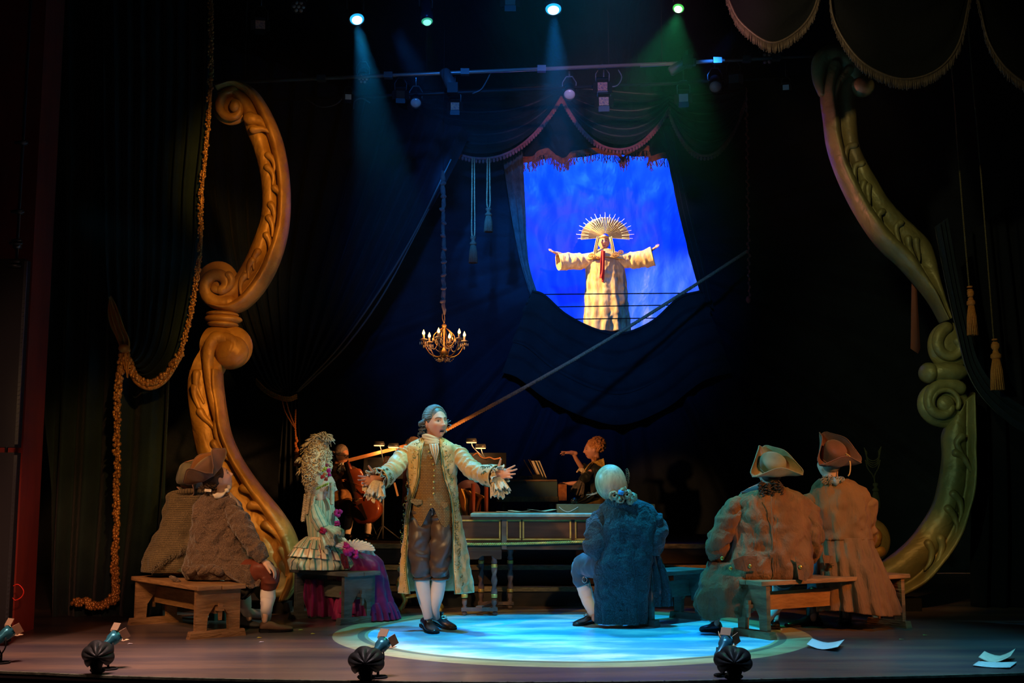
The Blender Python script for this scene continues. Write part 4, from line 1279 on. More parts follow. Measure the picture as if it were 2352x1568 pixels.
def bench(A, B, h, wd, mt, label, over=.08, foot=.20, group='benches'):
    """A, B: floor centres of the two end boards"""
    A = up(A, 0); B = up(B, 0)
    t_ = thing('wooden_bench', label, 'bench', (A + B) / 2, group=group)
    ax = (B - A) / np.linalg.norm(B - A); sd = np.array((ax[1], -ax[0], 0))
    if sd[1] > 0: sd = -sd
    a0 = A - ax * over; b0 = B + ax * over
    for s_ in (-1, 1):        # two seat planks
        g = G(); c = (a0 + b0) / 2 + sd * s_ * wd * .255 + up((0, 0), h - .018)
        g.box(c, (np.linalg.norm(b0 - a0), wd * .5, .036), axes=[ax, sd, (0, 0, 1)])
        o = g.build('seat_plank', mt, t_, smooth=False); bv = o.modifiers.new('b', 'BEVEL'); bv.width = .006; bv.segments = 2
    for E, s0 in ((A, -1), (B, 1)):
        # end board cut to two spreading legs
        g = G(); w2 = wd * .46
        prof = [(-w2, h - .036), (w2, h - .036), (w2 * 1.0, .05), (w2 * .50, .05), (w2 * .46, .17), (w2 * .16, .25), (-w2 * .16, .25), (-w2 * .46, .17), (-w2 * .50, .05), (-w2 * 1.0, .05)]
        for q in ([0, 1, 5, 6], ):
            pass
        def qd(idx):
            poly = [E + sd * prof[i][0] + up((0, 0), prof[i][1]) - ax * .02 for i in idx]
            g.prism(poly, ax * .04)
        qd([0, 1, 5, 6]); qd([1, 2, 3, 4, 5]); qd([0, 6, 7, 8, 9][0:1] + [6, 7, 8, 9])
        g.build('end_board', mt, t_, smooth=False)
        g = G(); g.box(E + up((0, 0), .028), (.07, wd + foot * .35, .056), axes=[ax, sd, (0, 0, 1)], taper=.94); g.build('foot', mt, t_, smooth=False)
        # wedge through the stretcher tenon
        g = G(); pE = E + ax * s0 * .055 + up((0, 0), h * .50)
        g.box(pE, (.022, .022, .13), axes=[ax, sd, (0, 0, 1)], taper=1.4); g.box(pE - ax * s0 * .01 + up((0, 0), .02), (.06, .05, .03), axes=[ax, sd, (0, 0, 1)])
        g.build('wedge', mt, t_, smooth=False)
    g = G(); g.bar(A + up((0, 0), h * .62), B + up((0, 0), h * .62), .035, .14, side=sd); g.build('stretcher', mt, t_, smooth=False)
    return t_


def FX(x, y): return FP(x, y)


bench(FX(497, 1463), FX(357, 1431), P(500, 1342, FX(497, 1463)[1])[2], .40, OAK, 'warm brown oak bench at the left with two people seated on it')
bench(FX(822, 1431), FX(712, 1417), P(800, 1312, FX(822, 1431)[1])[2], .36, OAKG, 'grey-painted bench under the lady in the striped dress')
bench(FX(1468, 1435), FX(1584, 1421), P(1560, 1304, FX(1584, 1421)[1])[2], .34, OAKG, 'grey-blue bench on the painted disc under the man in the blue coat')
bench(FX(1733, 1463), FX(2042, 1437), P(1760, 1331, FX(1733, 1463)[1])[2], .36, OAK, 'orange-brown bench at the right under two men in brown coats')

# harpsichord ----------------------------------------------------------
HY = 11.0
WOODH = M('dark_marbled_case', (.10, .05, .03), (.03, .018, .015), ns=5, rough=.6, stretch=(.5, 1, 4), contrast=.9)
GILT = M('gilt_moulding', (.75, .52, .12), (.50, .32, .08), ns=20, rough=.35, metal=.45, spec=.5)
LIDM = M('pale_painted_lid', (.36, .36, .26), (.20, .22, .16), ns=9, rough=.45)
hp = thing('harpsichord', 'dark long harpsichord case with gilt panels on twisted legs behind the speaker', 'harpsichord', FP(1230, 1415))
xL, xR = P(1030, 1250, HY)[0], P(1470, 1250, HY)[0]
zT, zB = P(1200, 1187, HY)[2], P(1200, 1262, HY)[2]
g = G(); g.box(((xL + xR) / 2, HY + .40, (zT + zB) / 2), (xR - xL, .8, zT - zB)); g.build('case', WOODH, hp, smooth=False)
xa = P(1083, 1180, HY)[0]
g = G(); g.box(((xa + xR) / 2 + .02, HY + .38, zT + .018), (xR - xa + .06, .88, .034)); o = g.build('lid', LIDM, hp, smooth=False); bv = o.modifiers.new('b', 'BEVEL'); bv.width = .008
g = G(); g.box(((xa + xR) / 2 + .02, HY - .03, zT - .012), (xR - xa + .02, .05, .022)); g.build('cornice', WOODH, hp, smooth=False)
for a_, b_ in ((1048, 1148), (1164, 1195), (1202, 1310), (1322, 1384), (1394, 1462)):
    # moulded frame of each panel
    X0, X1 = P(a_, 1220, HY)[0], P(b_, 1220, HY)[0]; Z1, Z0 = P(a_, 1195, HY)[2], P(a_, 1238, HY)[2]
    g = G(); th = .014
    for (c, sz) in ((((X0 + X1) / 2, Z1), (X1 - X0 + th, th)), (((X0 + X1) / 2, Z0), (X1 - X0 + th, th)), ((X0, (Z0 + Z1) / 2), (th, Z1 - Z0)), ((X1, (Z0 + Z1) / 2), (th, Z1 - Z0))):
        g.box((c[0], HY - .006, c[1]), (sz[0], .018, sz[1]))
    g.build('panel_frame', GILT, hp, smooth=False)
g = G(); X = P(1158, 1220, HY)[0]; g.box((X, HY - .01, (zT + zB) / 2), (.045, .025, zT - zB - .01)); X = P(1198.5, 1220, HY)[0]
g.build('pilaster', M('stile_brown', (.20, .13, .09), (.10, .07, .05), ns=9, rough=.5), hp, smooth=False)
g = G(); pts = [P(x, y, HY - .035) for x, y in ((1030, 1248), (1100, 1249.5), (1200, 1248), (1300, 1245), (1400, 1242), (1470, 1240))]
twisted(g, pts, .012, .035, 400, 2); g.build('gilt_cord', GILT, hp)
g = G()
z1, z0 = P(1200, 1256, HY)[2], P(1200, 1268, HY)[2]
xb = P(1152, 1260, HY)[0]
g.prism([(xL, HY - .01, zB), (xb, HY - .01, zB), (xb, HY - .01, P(1, 1284, HY)[2]), (xb - .05, HY - .01, P(1, 1284, HY)[2]), (xb - .09, HY - .01, P(1, 1276, HY)[2]), (xb - .18, HY - .01, P(1, 1276, HY)[2]), (xb - .22, HY - .01, P(1, 1284, HY)[2]), (xL, HY - .01, P(1, 1284, HY)[2])], (0, .03, 0))
g.build('apron', WOODH, hp, smooth=False)
LEGM = M('twisted_leg_paint', (.17, .11, .10), (.09, .06, .06), ns=10, rough=.4)


def twist_leg(x, Y, ztop, zbot, r, parent):
    g = G()
    H = ztop - zbot; X = P(x, 1400, Y)[0]
    g.lathe((X, Y, zbot), [(r * .7, 0), (r * .9, .02), (r * .5, .04), (r * .8, .06), (r * .8, .10)], 12)
    n = 120; u = np.linspace(0, TAU, 16, endpoint=False); V = np.zeros((n, 16, 3)); zz = np.linspace(zbot + .14, ztop - .12, n)
    for i, z in enumerate(zz):
        rr = r * .8 * (1 + .22 * np.cos(2 * u - z * 60))
        V[i, :, 0] = X + rr * np.cos(u); V[i, :, 1] = Y + rr * np.sin(u); V[i, :, 2] = z
    g.grid(V, closed=True)
    g.lathe((X, Y, ztop - .11), [(r * .7, 0), (r * 1.0, .02), (r * .7, .05), (r * 1.0, .09), (r * 1.0, .11)], 12)
    o = g.build('leg', LEGM, parent)
    g = G()
    for z in (zbot + .11, ztop - .14): g.lathe((X, Y, z), [(r * .9, 0), (r * 1.05, .008), (r * .95, .016), (r * 1.05, .026), (r * .9, .034)], 14)
    g.build('gilt_ring', GILT, o)


zl = P(1, 1268, HY)[2]
for x, Y in ((1067, HY + .02), (1135, HY + .02), (1105, HY + .62), (1172, HY + .62), (1425, HY + .02), (1440, HY + .6)):
    twist_leg(x, Y, zl, .05, .030, hp)
g = G()
for (x0_, x1_, Y) in ((1060, 1143, HY + .02), (1098, 1180, HY + .62)):
    a, b = P(x0_, 1400, Y), P(x1_, 1400, Y); g.box(((a[0] + b[0]) / 2, Y, .055), (b[0] - a[0], .06, .03))
a, b = P(1100, 1400, HY), P(1138, 1400, HY + .6); g.bar((a[0], HY, .07), (b[0], HY + .6, .07), .06, .03, side=(1, 0, 0))
g.build('stretcher', LEGM, hp, smooth=False)
g = G()
for x, Y in ((1067, HY + .02), (1137, HY + .02), (1105, HY + .62), (1172, HY + .62), (1425, HY + .02), (1440, HY + .6)): g.ell((P(x, 1400, Y)[0], Y, .02), (.026, .026, .02), seg=10, rings=6)
g.build('foot', LEGM, hp)
PAPER = M('paper', (.75, .68, .52), (.6, .52, .38), ns=12, rough=.8)
g = G()
for k, (x, y, w_, a_) in enumerate(((1140, 1171, 70, .1), (1170, 1170, 50, -.2), (1215, 1172, 60, .25))):
    c = P(x + w_ / 2, y, HY + .3); c[2] = zT + .04 + .004 * k
    V = []
    for i in range(5):
        for j in range(3):
            u, v = i / 4 - .5, j / 2 - .5
            V.append((c[0] + u * w_ * S(HY) * math.cos(a_) - v * .2 * math.sin(a_), c[1] + v * .2 * math.cos(a_) + u * .2 * math.sin(a_), c[2] + .012 * abs(u) * (k + 1)))
    g = G(); g.grid(np.array(V).reshape(5, 3, 3))
    o = g.build('sheet_music', PAPER, None, origin=c); solid(o, .002)
    tag(o, ('loose curled sheet at the left on the long harpsichord lid', 'loose sheet in the middle of the long harpsichord lid', 'loose sheet at the right on the long harpsichord lid, by the low box')[k], 'paper', 'sheets on the harpsichord')
c0_, c1_ = P(1278, 1166, HY + .35), P(1500, 1166, HY + .35)
g = G(); g.box(((c0_[0] + c1_[0]) / 2, HY + .35, zT + .075), (c1_[0] - c0_[0], .3, .08))
o = g.build('case_lid', M('olive_green_paint', (.12, .15, .10), (.08, .10, .07), ns=8, rough=.5), None, smooth=False, origin=((c0_[0] + c1_[0]) / 2, HY + .35, zT + .035))
tag(o, 'low green wooden box on the right end of the harpsichord lid', 'box')
q = P(1319, 1158, HY + .3); g = G(); g.ell((q[0], q[1], zT + .145), (.032, .03, .03)); o = g.build('knob', M('black_gloss', (.01, .01, .012), rough=.15, coat=1), None, origin=(q[0], q[1], zT + .115)); tag(o, 'small shiny black ball on the green box', 'ball')
g = G(); g.tube([P(x, y, HY + .19) for x, y in ((1284, 1164), (1294, 1172), (1306, 1175), (1318, 1170), (1328, 1164))], .004, 5, sub=5)
tag(g.build('cable', M('pale_wire', (.35, .4, .4), rough=.5), None, origin=P(1284, 1164, HY + .19)), 'thin pale wire hanging in front of the green box', 'cable')

# second keyboard on the platform -----------------------------------------
KY = 13.9
sp_ = thing('spinet', 'small dark green keyboard instrument on the platform played by the red-haired woman', 'spinet', P(1210, 1222, KY))
GRN = M('teal_green_case', (.05, .10, .10), (.035, .07, .07), ns=4, rough=.5)
DAM = M('green_gold_brocade', (.16, .16, .07), (.05, .08, .06), ns=45, rough=.6, contrast=.6)
X0, X1 = P(1143, 1130, KY)[0], P(1280, 1130, KY)[0]
Z3, Z2, Z1 = P(1, 1105, KY)[2], P(1, 1140, KY)[2], P(1, 1152, KY)[2]
g = G(); g.box(((X0 + X1) / 2, KY + .3, (Z3 + Z2) / 2), (X1 - X0, .6, Z3 - Z2)); g.build('case', GRN, sp_, smooth=False)
g = G(); g.box(((X0 + X1) / 2, KY + .3, (Z1 + Z2) / 2), (X1 - X0 + .02, .62, Z2 - Z1)); g.build('brocade_band', DAM, sp_, smooth=False)
g = G(); g.box(((X0 + X1) / 2 - .02, KY + .3, Z3 + .01), (X1 - X0 + .03, .64, .02)); g.build('lid', OAKD, sp_, smooth=False)
g = G(); xk = P(1290, 1130, KY)[0]; g.box((xk, KY + .3, Z1 + .09), (.09, .5, .04)); g.build('keyboard', M('ivory_keys', (.6, .4, .2), rough=.4), sp_, smooth=False)
g = G(); g.box((xk + .01, KY + .02, (Z1 + Z3) / 2 - .01), (.10, .03, (Z3 - Z1) * .8)); g.build('key_cheek', M('amber_cheek', (.45, .18, .05), (.2, .07, .03), ns=20, rough=.4), sp_, smooth=False)
for x in (1158, 1267):
    for dy in (.05, .55):
        g = G(); X = P(x, 1160, KY)[0]; zf = P(1, 1222, KY)[2]
        g.lathe((X, KY + dy, PZ + .004), [(.03, 0), (.03, .05), (.018, .08), (.018, Z1 - PZ - .1), (.03, Z1 - PZ - .06), (.03, Z1 - PZ - .02)], 12); g.build('leg', GRN, sp_)
# music desk and score
md = thing('music_desk', 'open score leaning on a desk on top of the green keyboard instrument', 'music', P(1230, 1105, KY + .3))
g = G()
a, b = P(1240, 1103, KY + .25), P(1214, 1056, KY + .25)
for k, (dx, cc) in enumerate(((0, 0), (.055, 0), (.075, .02))):
    A_, B_ = a + (dx - .06, 0, 0), b + (dx - .06, 0, .0)
    g.prism([A_ + (0, -.14, 0), A_ + (0, .14, 0), B_ + (0, .14, 0), B_ + (0, -.14, 0)], (.006, 0, .003))
V0 = [P(1226, 1056, KY + .25), P(1250, 1104, KY + .25)]
g.build('back_board', OAKD, md, smooth=False)
g = G()
for k in range(3):
    A_ = P(1220 + k * 7, 1058, KY + .1 + k * .05); B_ = P(1240 + k * 6, 1103, KY + .1 + k * .05)
    g.prism([A_, A_ + (.03, .0, .002), B_ + (.03, 0, .002), B_], (0, .10, 0))
g.build('pages', PAPER, md, smooth=False)
g = G(); c = P(1233, 1097, KY + .02); g.box(c, (.09, .05, .08)); g.build('black_box', BLACK, md, smooth=False)
g = G(); rr = random.Random(2)
for k in range(4):
    p0_ = P(1186 + k * 6, 1100, KY + .1); g.tube([p0_, p0_ + (.04, 0, .03), p0_ + (.09, 0, .01 + .015 * (k % 2)), p0_ + (.13, 0, -.0)], .006, 5, sub=3)
tag(g.build('spectacles', STEEL, None, origin=P(1190, 1102, KY + .1)), 'folded wire spectacles lying on the small green keyboard instrument', 'spectacles')

# gilt stool ---------------------------------------------------------------
st = thing('gilded_stool', 'gilded stool with curved legs and pale teal seat behind the speaker', 'stool', FP(962, 1405))
SYY = FP(962, 1403)[1]
xs0, xs1 = P(912, 1300, SYY)[0], P(1024, 1300, SYY)[0]; zs = P(1, 1312, SYY)[2]
g = G(); g.ell(((xs0 + xs1) / 2, SYY, zs + .02), ((xs1 - xs0) / 2, .19, .07), seg=28, rings=14); g.build('seat', M('teal_satin_seat', (.14, .34, .36), (.10, .26, .28), ns=10, rough=.5, sheen=.3), st)
g = G(); g.lathe(((xs0 + xs1) / 2, SYY, zs - .05), [(.17, 0), (.195, .02), (.195, .05), (.18, .06)], 28); g.build('seat_frame', GILT, st)
for sx in (-1, 1):
    for sy in (-1, 1):
        g = G(); x = (xs0 + xs1) / 2
        g.capsule([(x + sx * .15, SYY + sy * .12, zs - .03), (x + sx * .20, SYY + sy * .15, zs - .10), (x + sx * .17, SYY + sy * .13, zs * .45), (x + sx * .15, SYY + sy * .12, .10), (x + sx * .19, SYY + sy * .15, .025)], [.032, .030, .020, .016, .022], 10, sub=5)
        g.build('leg', GILT, st)
g = G(); x = (xs0 + xs1) / 2; g.tube([(x - .15, SYY - .1, .13), (x, SYY, .15), (x + .15, SYY + .1, .13)], .014, 8, sub=4); g.tube([(x + .15, SYY - .1, .13), (x, SYY, .15), (x - .15, SYY + .1, .13)], .014, 8, sub=4)
g.build('stretcher', GILT, st)

# chandelier ----------------------------------------------------------------
CY = 13.0
cc = P(1020, 785, CY); k = S(CY)
ch = thing('chandelier', 'small gilt crystal chandelier with six candle bulbs hanging from a cloth-wrapped cable', 'chandelier', P(1018, 392, CY))
BR = M('aged_brass', (.62, .33, .10), (.35, .16, .05), ns=30, rough=.35, metal=.7)
CRY = M('amber_crystal', (.95, .62, .30), rough=.08, spec=1.0, alpha=.85)
BULB = M('candle_bulb_glow', (1.0, .50, .10), emit=11, rough=.4)
CAND = M('candle_sleeve', (.85, .60, .35), rough=.6)
zt = P(1, 742, CY)[2] - cc[2]; zb = P(1, 824, CY)[2] - cc[2]
g = G(); g.lathe(cc + (0, 0, zb), [(.01, 0), (.03, .03), (.05, .06), (.03, .10), (.012, .13), (.012, zt - zb - .06), (.03, zt - zb - .03), (.012, zt - zb)], 14); g.build('stem', BR, ch)
for q in range(6):
    a = TAU * q / 6 + .32
    d = np.array((math.cos(a), math.sin(a), 0))
    e = cc + d * .235
    g = G(); g.tube([cc + (0, 0, zb + .05), cc + d * .08 + (0, 0, zb + .02), cc + d * .17 + (0, 0, zb + .06), e + (0, 0, -.02), e + (0, 0, .01)], .008, 7, sub=6)
    g.tube([cc + (0, 0, zt - .04), cc + d * .07 + (0, 0, zt - .09), cc + d * .12 + (0, 0, zt - .15), cc + d * .10 + (0, 0, zt - .23), cc + d * .04 + (0, 0, zt - .27)], .006, 6, sub=6)
    arm = g.build('arm', BR, ch)
    g = G(); g.lathe(e + (0, 0, .005), [(.008, 0), (.035, .005), (.048, .014), (.036, .02), (.01, .022)], 14); g.build('drip_pan', CRY, arm)
    g = G(); g.lathe(e + (0, 0, .025), [(.012, 0), (.012, .045)], 12); g.build('candle', CAND, arm)
    g = G(); g.lathe(e + (0, 0, .07), [(.007, 0), (.016, .012), (.015, .025), (.007, .045), (.001, .06)], 12); g.build('candle_bulb', BULB, arm)
    g = G()
    for w_ in range(6):
        b_ = TAU * w_ / 6; c1 = e + np.array((.04 * math.cos(b_), .04 * math.sin(b_), -.005))
        g.ell(c1 + (0, 0, -.018), (.006, .006, .018), seg=6, rings=5)
    g.ell(e + (0, 0, -.06), (.011, .011, .02), seg=8, rings=6); g.tube([e, e + (0, 0, -.05)], .0025, 4)
    tag(g.build('crystal_drops', CRY, arm), kind='stuff')
    # swag of beads to the next arm
    e2 = cc + np.array((math.cos(a + TAU / 6), math.sin(a + TAU / 6), 0)) * .235
    g = G()
    for u in np.linspace(0, 1, 16):
        p = e * (1 - u) + e2 * u; p = cc + (p - cc) * (1 - .25 * math.sin(PI * u)); g.ell(p + (0, 0, -.09 * math.sin(PI * u) - .005), (.0065,) * 3, seg=6, rings=4)
    for u in np.linspace(0, 1, 9):
        p = cc + d * .12 * (1 - u) + d * .0; g.ell(p + (0, 0, zb + .02 - .05 * math.sin(PI * u)), (.0065,) * 3, seg=6, rings=4)
    g.ell(cc + d * .13 + (0, 0, zt - .19), (.009, .009, .02), seg=8, rings=6); g.ell(cc + d * .06 + (0, 0, zb - .01), (.010, .010, .02), seg=8, rings=6)
    tag(g.build('crystal_beads', CRY, arm), kind='stuff')
for (dx, w_) in ((-.12, 0), (.13, 1)):
    d_ = bpy.data.lights.new('candle_glow', 'POINT'); d_.energy = 3.0; d_.color = (1.0, .5, .15); d_.shadow_soft_size = .05
    o = bpy.data.objects.new('candle_glow', d_); COL.objects.link(o); o.parent = ch; o.location = tuple(cc + (dx, -.12, .12) - P(1018, 392, CY))
g = G(); rr = random.Random(4)
ys = np.linspace(392, 722, 34)
pts = [P(1018 + rr.uniform(-1.5, 1.5) + (y - 392) * .004, y, CY) for y in ys]
g.tube(pts, [k * (5.2 if i % 3 else 3.0) * rr.uniform(.8, 1.15) for i in range(len(ys))], 10, sub=4)
for i in range(3, 33, 3):
    g.ell(pts[i] + (rr.uniform(-.01, .01), -.01, 0), (.035, .03, .022), rot=(rr.uniform(-.6, .6), rr.uniform(-.6, .6), 0), seg=10, rings=6)
g.build('wrapped_cable', M('mauve_cable_sleeve', (.17, .11, .09), (.10, .07, .07), ns=14, rough=.8, sheen=.3, bump=.3, bs=40), ch)
g = G()
for sx in (-1, 1): g.tube([P(1018 + sx * 2, 720, CY), P(1019 + sx * 2.5, 732, CY), cc + (0, 0, zt)], .005, 6, sub=3)
g.build('hanger', BR, ch)
g = G(); g.tube([P(1018, 395, CY), (P(1018, 395, CY)[0], CY, 9.4)], .003, 6); g.build('hanging_wire', BLACK, ch)

# footlights -----------------------------------------------------------------
SHM = M('black_shell_paint', (.014, .014, .014), rough=.45, bump=.15, bs=20)
BLB = M('blue_lamp_barrel', (.03, .16, .22), rough=.3, metal=.5)
LENS = M('hot_lens', (1.0, .85, .60), emit=9)


def shell(x, y, wpx, hpx, yaw, label, group='scallop footlight covers'):
    c = FP(x, y); k = S(c[1]); W = wpx * k / 2; H = hpx * k
    t_ = thing('shell_footlight', label, 'footlight', c, group=group)
    n, m = 64, 26
    V = np.zeros((m, n, 3))
    for i in range(m):
        t = i / (m - 1)
        for j in range(n):
            a = -.30 * PI + 1.6 * PI * j / (n - 1)
            rib = 1 + .13 * abs(math.sin((a + .3 * PI) * 9 / 1.6 / 2 * 1.0)) 
            r = t * rib
            xx = r * math.cos(a) * W; zz = H * .60 + r * math.sin(a) * H * .40
            dome = -.09 * (1 - t ** 2) * (1 + .25 * math.cos((a + .3 * PI) * 9))
            V[i, j] = (xx, dome, zz)
    cz, sz_ = math.cos(yaw), math.sin(yaw)
    X = V[..., 0] * cz - V[..., 1] * sz_; Yv = V[..., 0] * sz_ + V[..., 1] * cz
    V = np.stack([X + c[0], Yv + c[1], V[..., 2]], -1)
    g = G(); g.grid(V); o = g.build('shell', SHM, t_); solid(o, .015)
    g = G(); g.capsule([c + (0, -.02, H * .5), c + (0, -.03, H * .3), c + (.0, -.01, H * .12), c + (0, -.01, .02)], [W * .62, W * .48, W * .34, W * .44], 14, sub=4); g.build('stem', SHM, t_)
    g = G(); g.ell(c + (0, 0, .02), (W * .6, W * .35, .02), seg=16, rings=6); g.build('base', SHM, t_)
    return c, t_


def footlamp(x, y, h, label, lens=LENS, power=0, aim=None):
    c = FP(x, y); t_ = thing('footlight_lamp', label, 'stage lamp', c, group='small lamps along the stage edge')
    d = np.array((.45, .62, .50)); d /= np.linalg.norm(d)
    hd = c + (0, 0, h)
    g = G(); g.lathe(hd - d * .10, [(.02, 0), (.028, .02), (.028, .10), (.04, .12), (.044, .17)], 18, axis=d); g.build('barrel', BLB, t_)
    g = G(); g.lathe(hd + d * .055, [(.040, 0), (.038, .006), (.002, .010)], 18, axis=d); g.build('lens', lens, t_)
    sd = np.cross(d, (0, 0, 1.)); sd /= np.linalg.norm(sd); u_ = np.cross(sd, d)
    DF = M('warm_steel_door', (.6, .4, .25), rough=.4, metal=.5)
    for a1 in (sd, -sd, u_, -u_):
        g = G(); nv_ = a1 * .45 + d * .9; nv_ /= np.linalg.norm(nv_); oth = np.cross(nv_, a1); oth /= np.linalg.norm(oth)
        g.box(hd + d * .09 + a1 * .055, (.07, .05, .003), axes=[oth, nv_, np.cross(oth, nv_)]); g.build('barn_door', DF, t_, smooth=False)
    g = G(); g.tube([hd - sd * .04, hd - sd * .045 + (0, 0, -.06), c + (0, 0, h * .35)], .005, 6, sub=3); g.tube([hd + sd * .04, hd + sd * .045 + (0, 0, -.06), c + (0, 0, h * .35)], .005, 6, sub=3); g.tube([c + (0, 0, h * .36), c + (0, 0, .01)], .008, 8); g.build('yoke', BLACK, t_)
    g = G(); g.tube([c + (.055 * math.cos(a), .055 * math.sin(a), .006) for a in np.linspace(0, TAU, 24, endpoint=False)], .006, 6, closed=True); g.tube([c + (-.055, 0, .006), c + (.055, 0, .006)], .005, 6); g.build('ring_foot', BLACK, t_)
    if power:
        s_ = spot('foot_beam', hd + d * .068, hd + d * 3, power, (1.0, .72, .42), 150, .4, .02)
        s_.parent = t_; s_.location = tuple(hd + d * .068 - c)
    return t_


shell(224, 1546, 60, 68, .25, 'black scallop-shell footlight cover at the left stage edge')
shell(841, 1562, 70, 70, .05, 'black scallop-shell footlight cover near the middle, below the speaker')
shell(1685, 1561, 74, 70, -.12, 'black scallop-shell footlight cover right of the middle, below the brown-coated man')
footlamp(248, 1537, .17, 'small lit lamp with open barn doors beside the left shell', power=6)
footlamp(2, 1523, .17, 'small lit lamp at the very left edge of the stage', power=6)
footlamp(868, 1556, .17, 'small lit lamp hidden behind the middle shell', lens=M('half_seen_lens', (1, .85, .6), emit=7), power=4)
footlamp(1662, 1552, .17, 'small lamp mostly hidden behind the right shell', lens=M('half_seen_lens_2', (1, .7, .5), emit=2.5), power=3)

# papers and confetti on the floor
def sheet(corners, label, mt, lift=.0):
    """a curled sheet from four floor pixels (going round)"""
    c = [FP(*p) for p in corners]; V = np.zeros((7, 7, 3))
    for i in range(7):
        for j in range(7):
            u, v = i / 6, j / 6
            V[i, j] = c[0] * (1 - u) * (1 - v) + c[1] * u * (1 - v) + c[2] * u * v + c[3] * (1 - u) * v
            V[i, j, 2] = .004 + lift * (abs(u - .45) ** 1.5) * 1.6 + .25 * lift * v
    g = G(); uv = np.stack(np.meshgrid(np.linspace(0, 1, 7), np.linspace(0, 1, 7), indexing='ij'), -1); g.grid(V, uv=uv)
    o = g.build('paper_sheet', mt, None, origin=V[3, 3]); solid(o, .0015)
    tag(o, label, 'paper', 'papers on the stage floor')


PWH = M('white_paper', (.80, .85, .82), rough=.8)
PMU = M('printed_music_paper', (.80, .85, .80), rough=.8, stripes=[((.25, .35, .35), 9, 1, .3)])
sheet([(1853, 1488), (1925, 1497), (1940, 1484), (1866, 1478)], 'curled blank sheet on the floor in front of the right bench', PWH, .05)
sheet([(2234, 1531), (2320, 1537), (2336, 1525), (2254, 1518)], 'printed music sheet on the floor at the far right', PMU, .012)
sheet([(2248, 1522), (2322, 1524), (2334, 1512), (2262, 1514)], 'folded tan paper behind the music sheet at the far right', PAPER, .07)
for k, (x, y, cl, nm) in enumerate(((691, 1447, (.45, .65, .15), 'lime scrap'), (719, 1456, (.6, .6, .1), 'yellow scrap'), (596, 1465, (.65, .5, .08), 'gold scrap'), (601, 1475, (.5, .45, .55), 'pale lilac scrap'), (2124, 1459, (.4, .55, .15), 'lime green scrap'), (2070, 1469, (.5, .4, .2), 'tan scrap'), (299, 1479, (.5, .45, .5), 'pale grey scrap'))):
    g = G(); c = FP(x, y); g.prism([c + (-.018, -.012, .003), c + (.018, -.008, .004), c + (.014, .014, .003), c + (-.012, .012, .006)], (0, 0, .002))
    wh = ('on the floor left of the painted ring', 'on the floor just beside the painted ring', 'on the floor in front of the brown shoes', 'below the gold scrap near the left bench', 'on the floor at the right, in the shadow edge', 'on the floor in front of the right bench', 'on the floor left of the oak bench')[k]
    tag(g.build('confetti', M('confetti_%s' % nm.split()[0], cl, rough=.6), None, smooth=False, origin=c), '%s of confetti %s' % (nm, wh), 'confetti', 'confetti on the floor')


# music stands
def stand(x, y0, Y, lamps, label, slats=()):
    t_ = thing('music_stand', label, 'music stand', (P(x, 1200, Y)[0], Y, PZ), group='music stands')
    X = P(x, 1200, Y)[0]; z1 = P(x, y0, Y)[2]
    g = G(); g.tube([(X, Y, PZ + .01), (X, Y, z1)], .014, 8)
    for a in (0.3, 2.4, 4.5): g.tube([(X, Y, PZ + .16), (X + .2 * math.cos(a), Y + .2 * math.sin(a), PZ + .01)], .008, 6)
    g.build('pole', GREYM, t_)
    g = G(); g.box((X, Y, z1 + .05), (.46, .02, .26), rot=(R(-18), 0, 0)); g.build('desk', BLACK, t_, smooth=False)
    for (lx, ly) in lamps:
        c = P(lx, ly, Y - .1)
        g = G(); g.box(c, (.13, .08, .045), taper=.8); g.tube([c, c + (.02, .05, -.08), (X, Y, z1 + .1)], .006, 6, sub=4); h_ = g.build('clip_lamp', GREYM, t_)
        g = G(); g.box(c + (0, -.01, -.026), (.11, .07, .008)); g.build('lamp_glow', M('desk_lamp_glow', (1.0, .52, .16), emit=3), h_)
        d_ = bpy.data.lights.new('desk_lamp', 'POINT'); d_.energy = 2.2; d_.color = (1.0, .5, .18); d_.shadow_soft_size = .04
        o = bpy.data.objects.new('desk_lamp', d_); COL.objects.link(o); o.parent = t_; o.location = tuple(c + (0, 0, -.07) - ORG[t_.name])


stand(879, 1085, 13.7, [(871, 1018), (904, 1022)], 'black music stand with two clip lamps right of the cello')
stand(1116, 1075, 13.5, [(1083, 1011), (1104, 1024)], 'black music stand with two clip lamps right of the speaker')
g = G()
for k in range(4): 
    a, b = P(886 - k * 0 + k * 7, 1049, 13.55), P(876 + k * 7, 1082, 13.55); g.bar(a, b, .018, .018)
g.bar(P(880, 1083, 13.55), P(903, 1083, 13.55), .02, .02); g.bar(P(884, 1049, 13.56), P(910, 1050, 13.56), .016, .016)
tag(g.build('chair_back', M('dark_spindle', (.10, .06, .05), rough=.4), None, smooth=False, origin=P(890, 1083, 13.6)), 'dark spindle chair back behind the speaker\'s left arm', 'chair')
g = G(); g.bar(P(906, 1108, 13.4), P(914, 1139, 13.4), .022, .012); tag(g.build('violin_bow', M('tan_stick', (.5, .32, .16), rough=.5), None, smooth=False, origin=P(914, 1139, 13.4)), 'pale wooden stick below the speaker\'s left sleeve', 'stick')
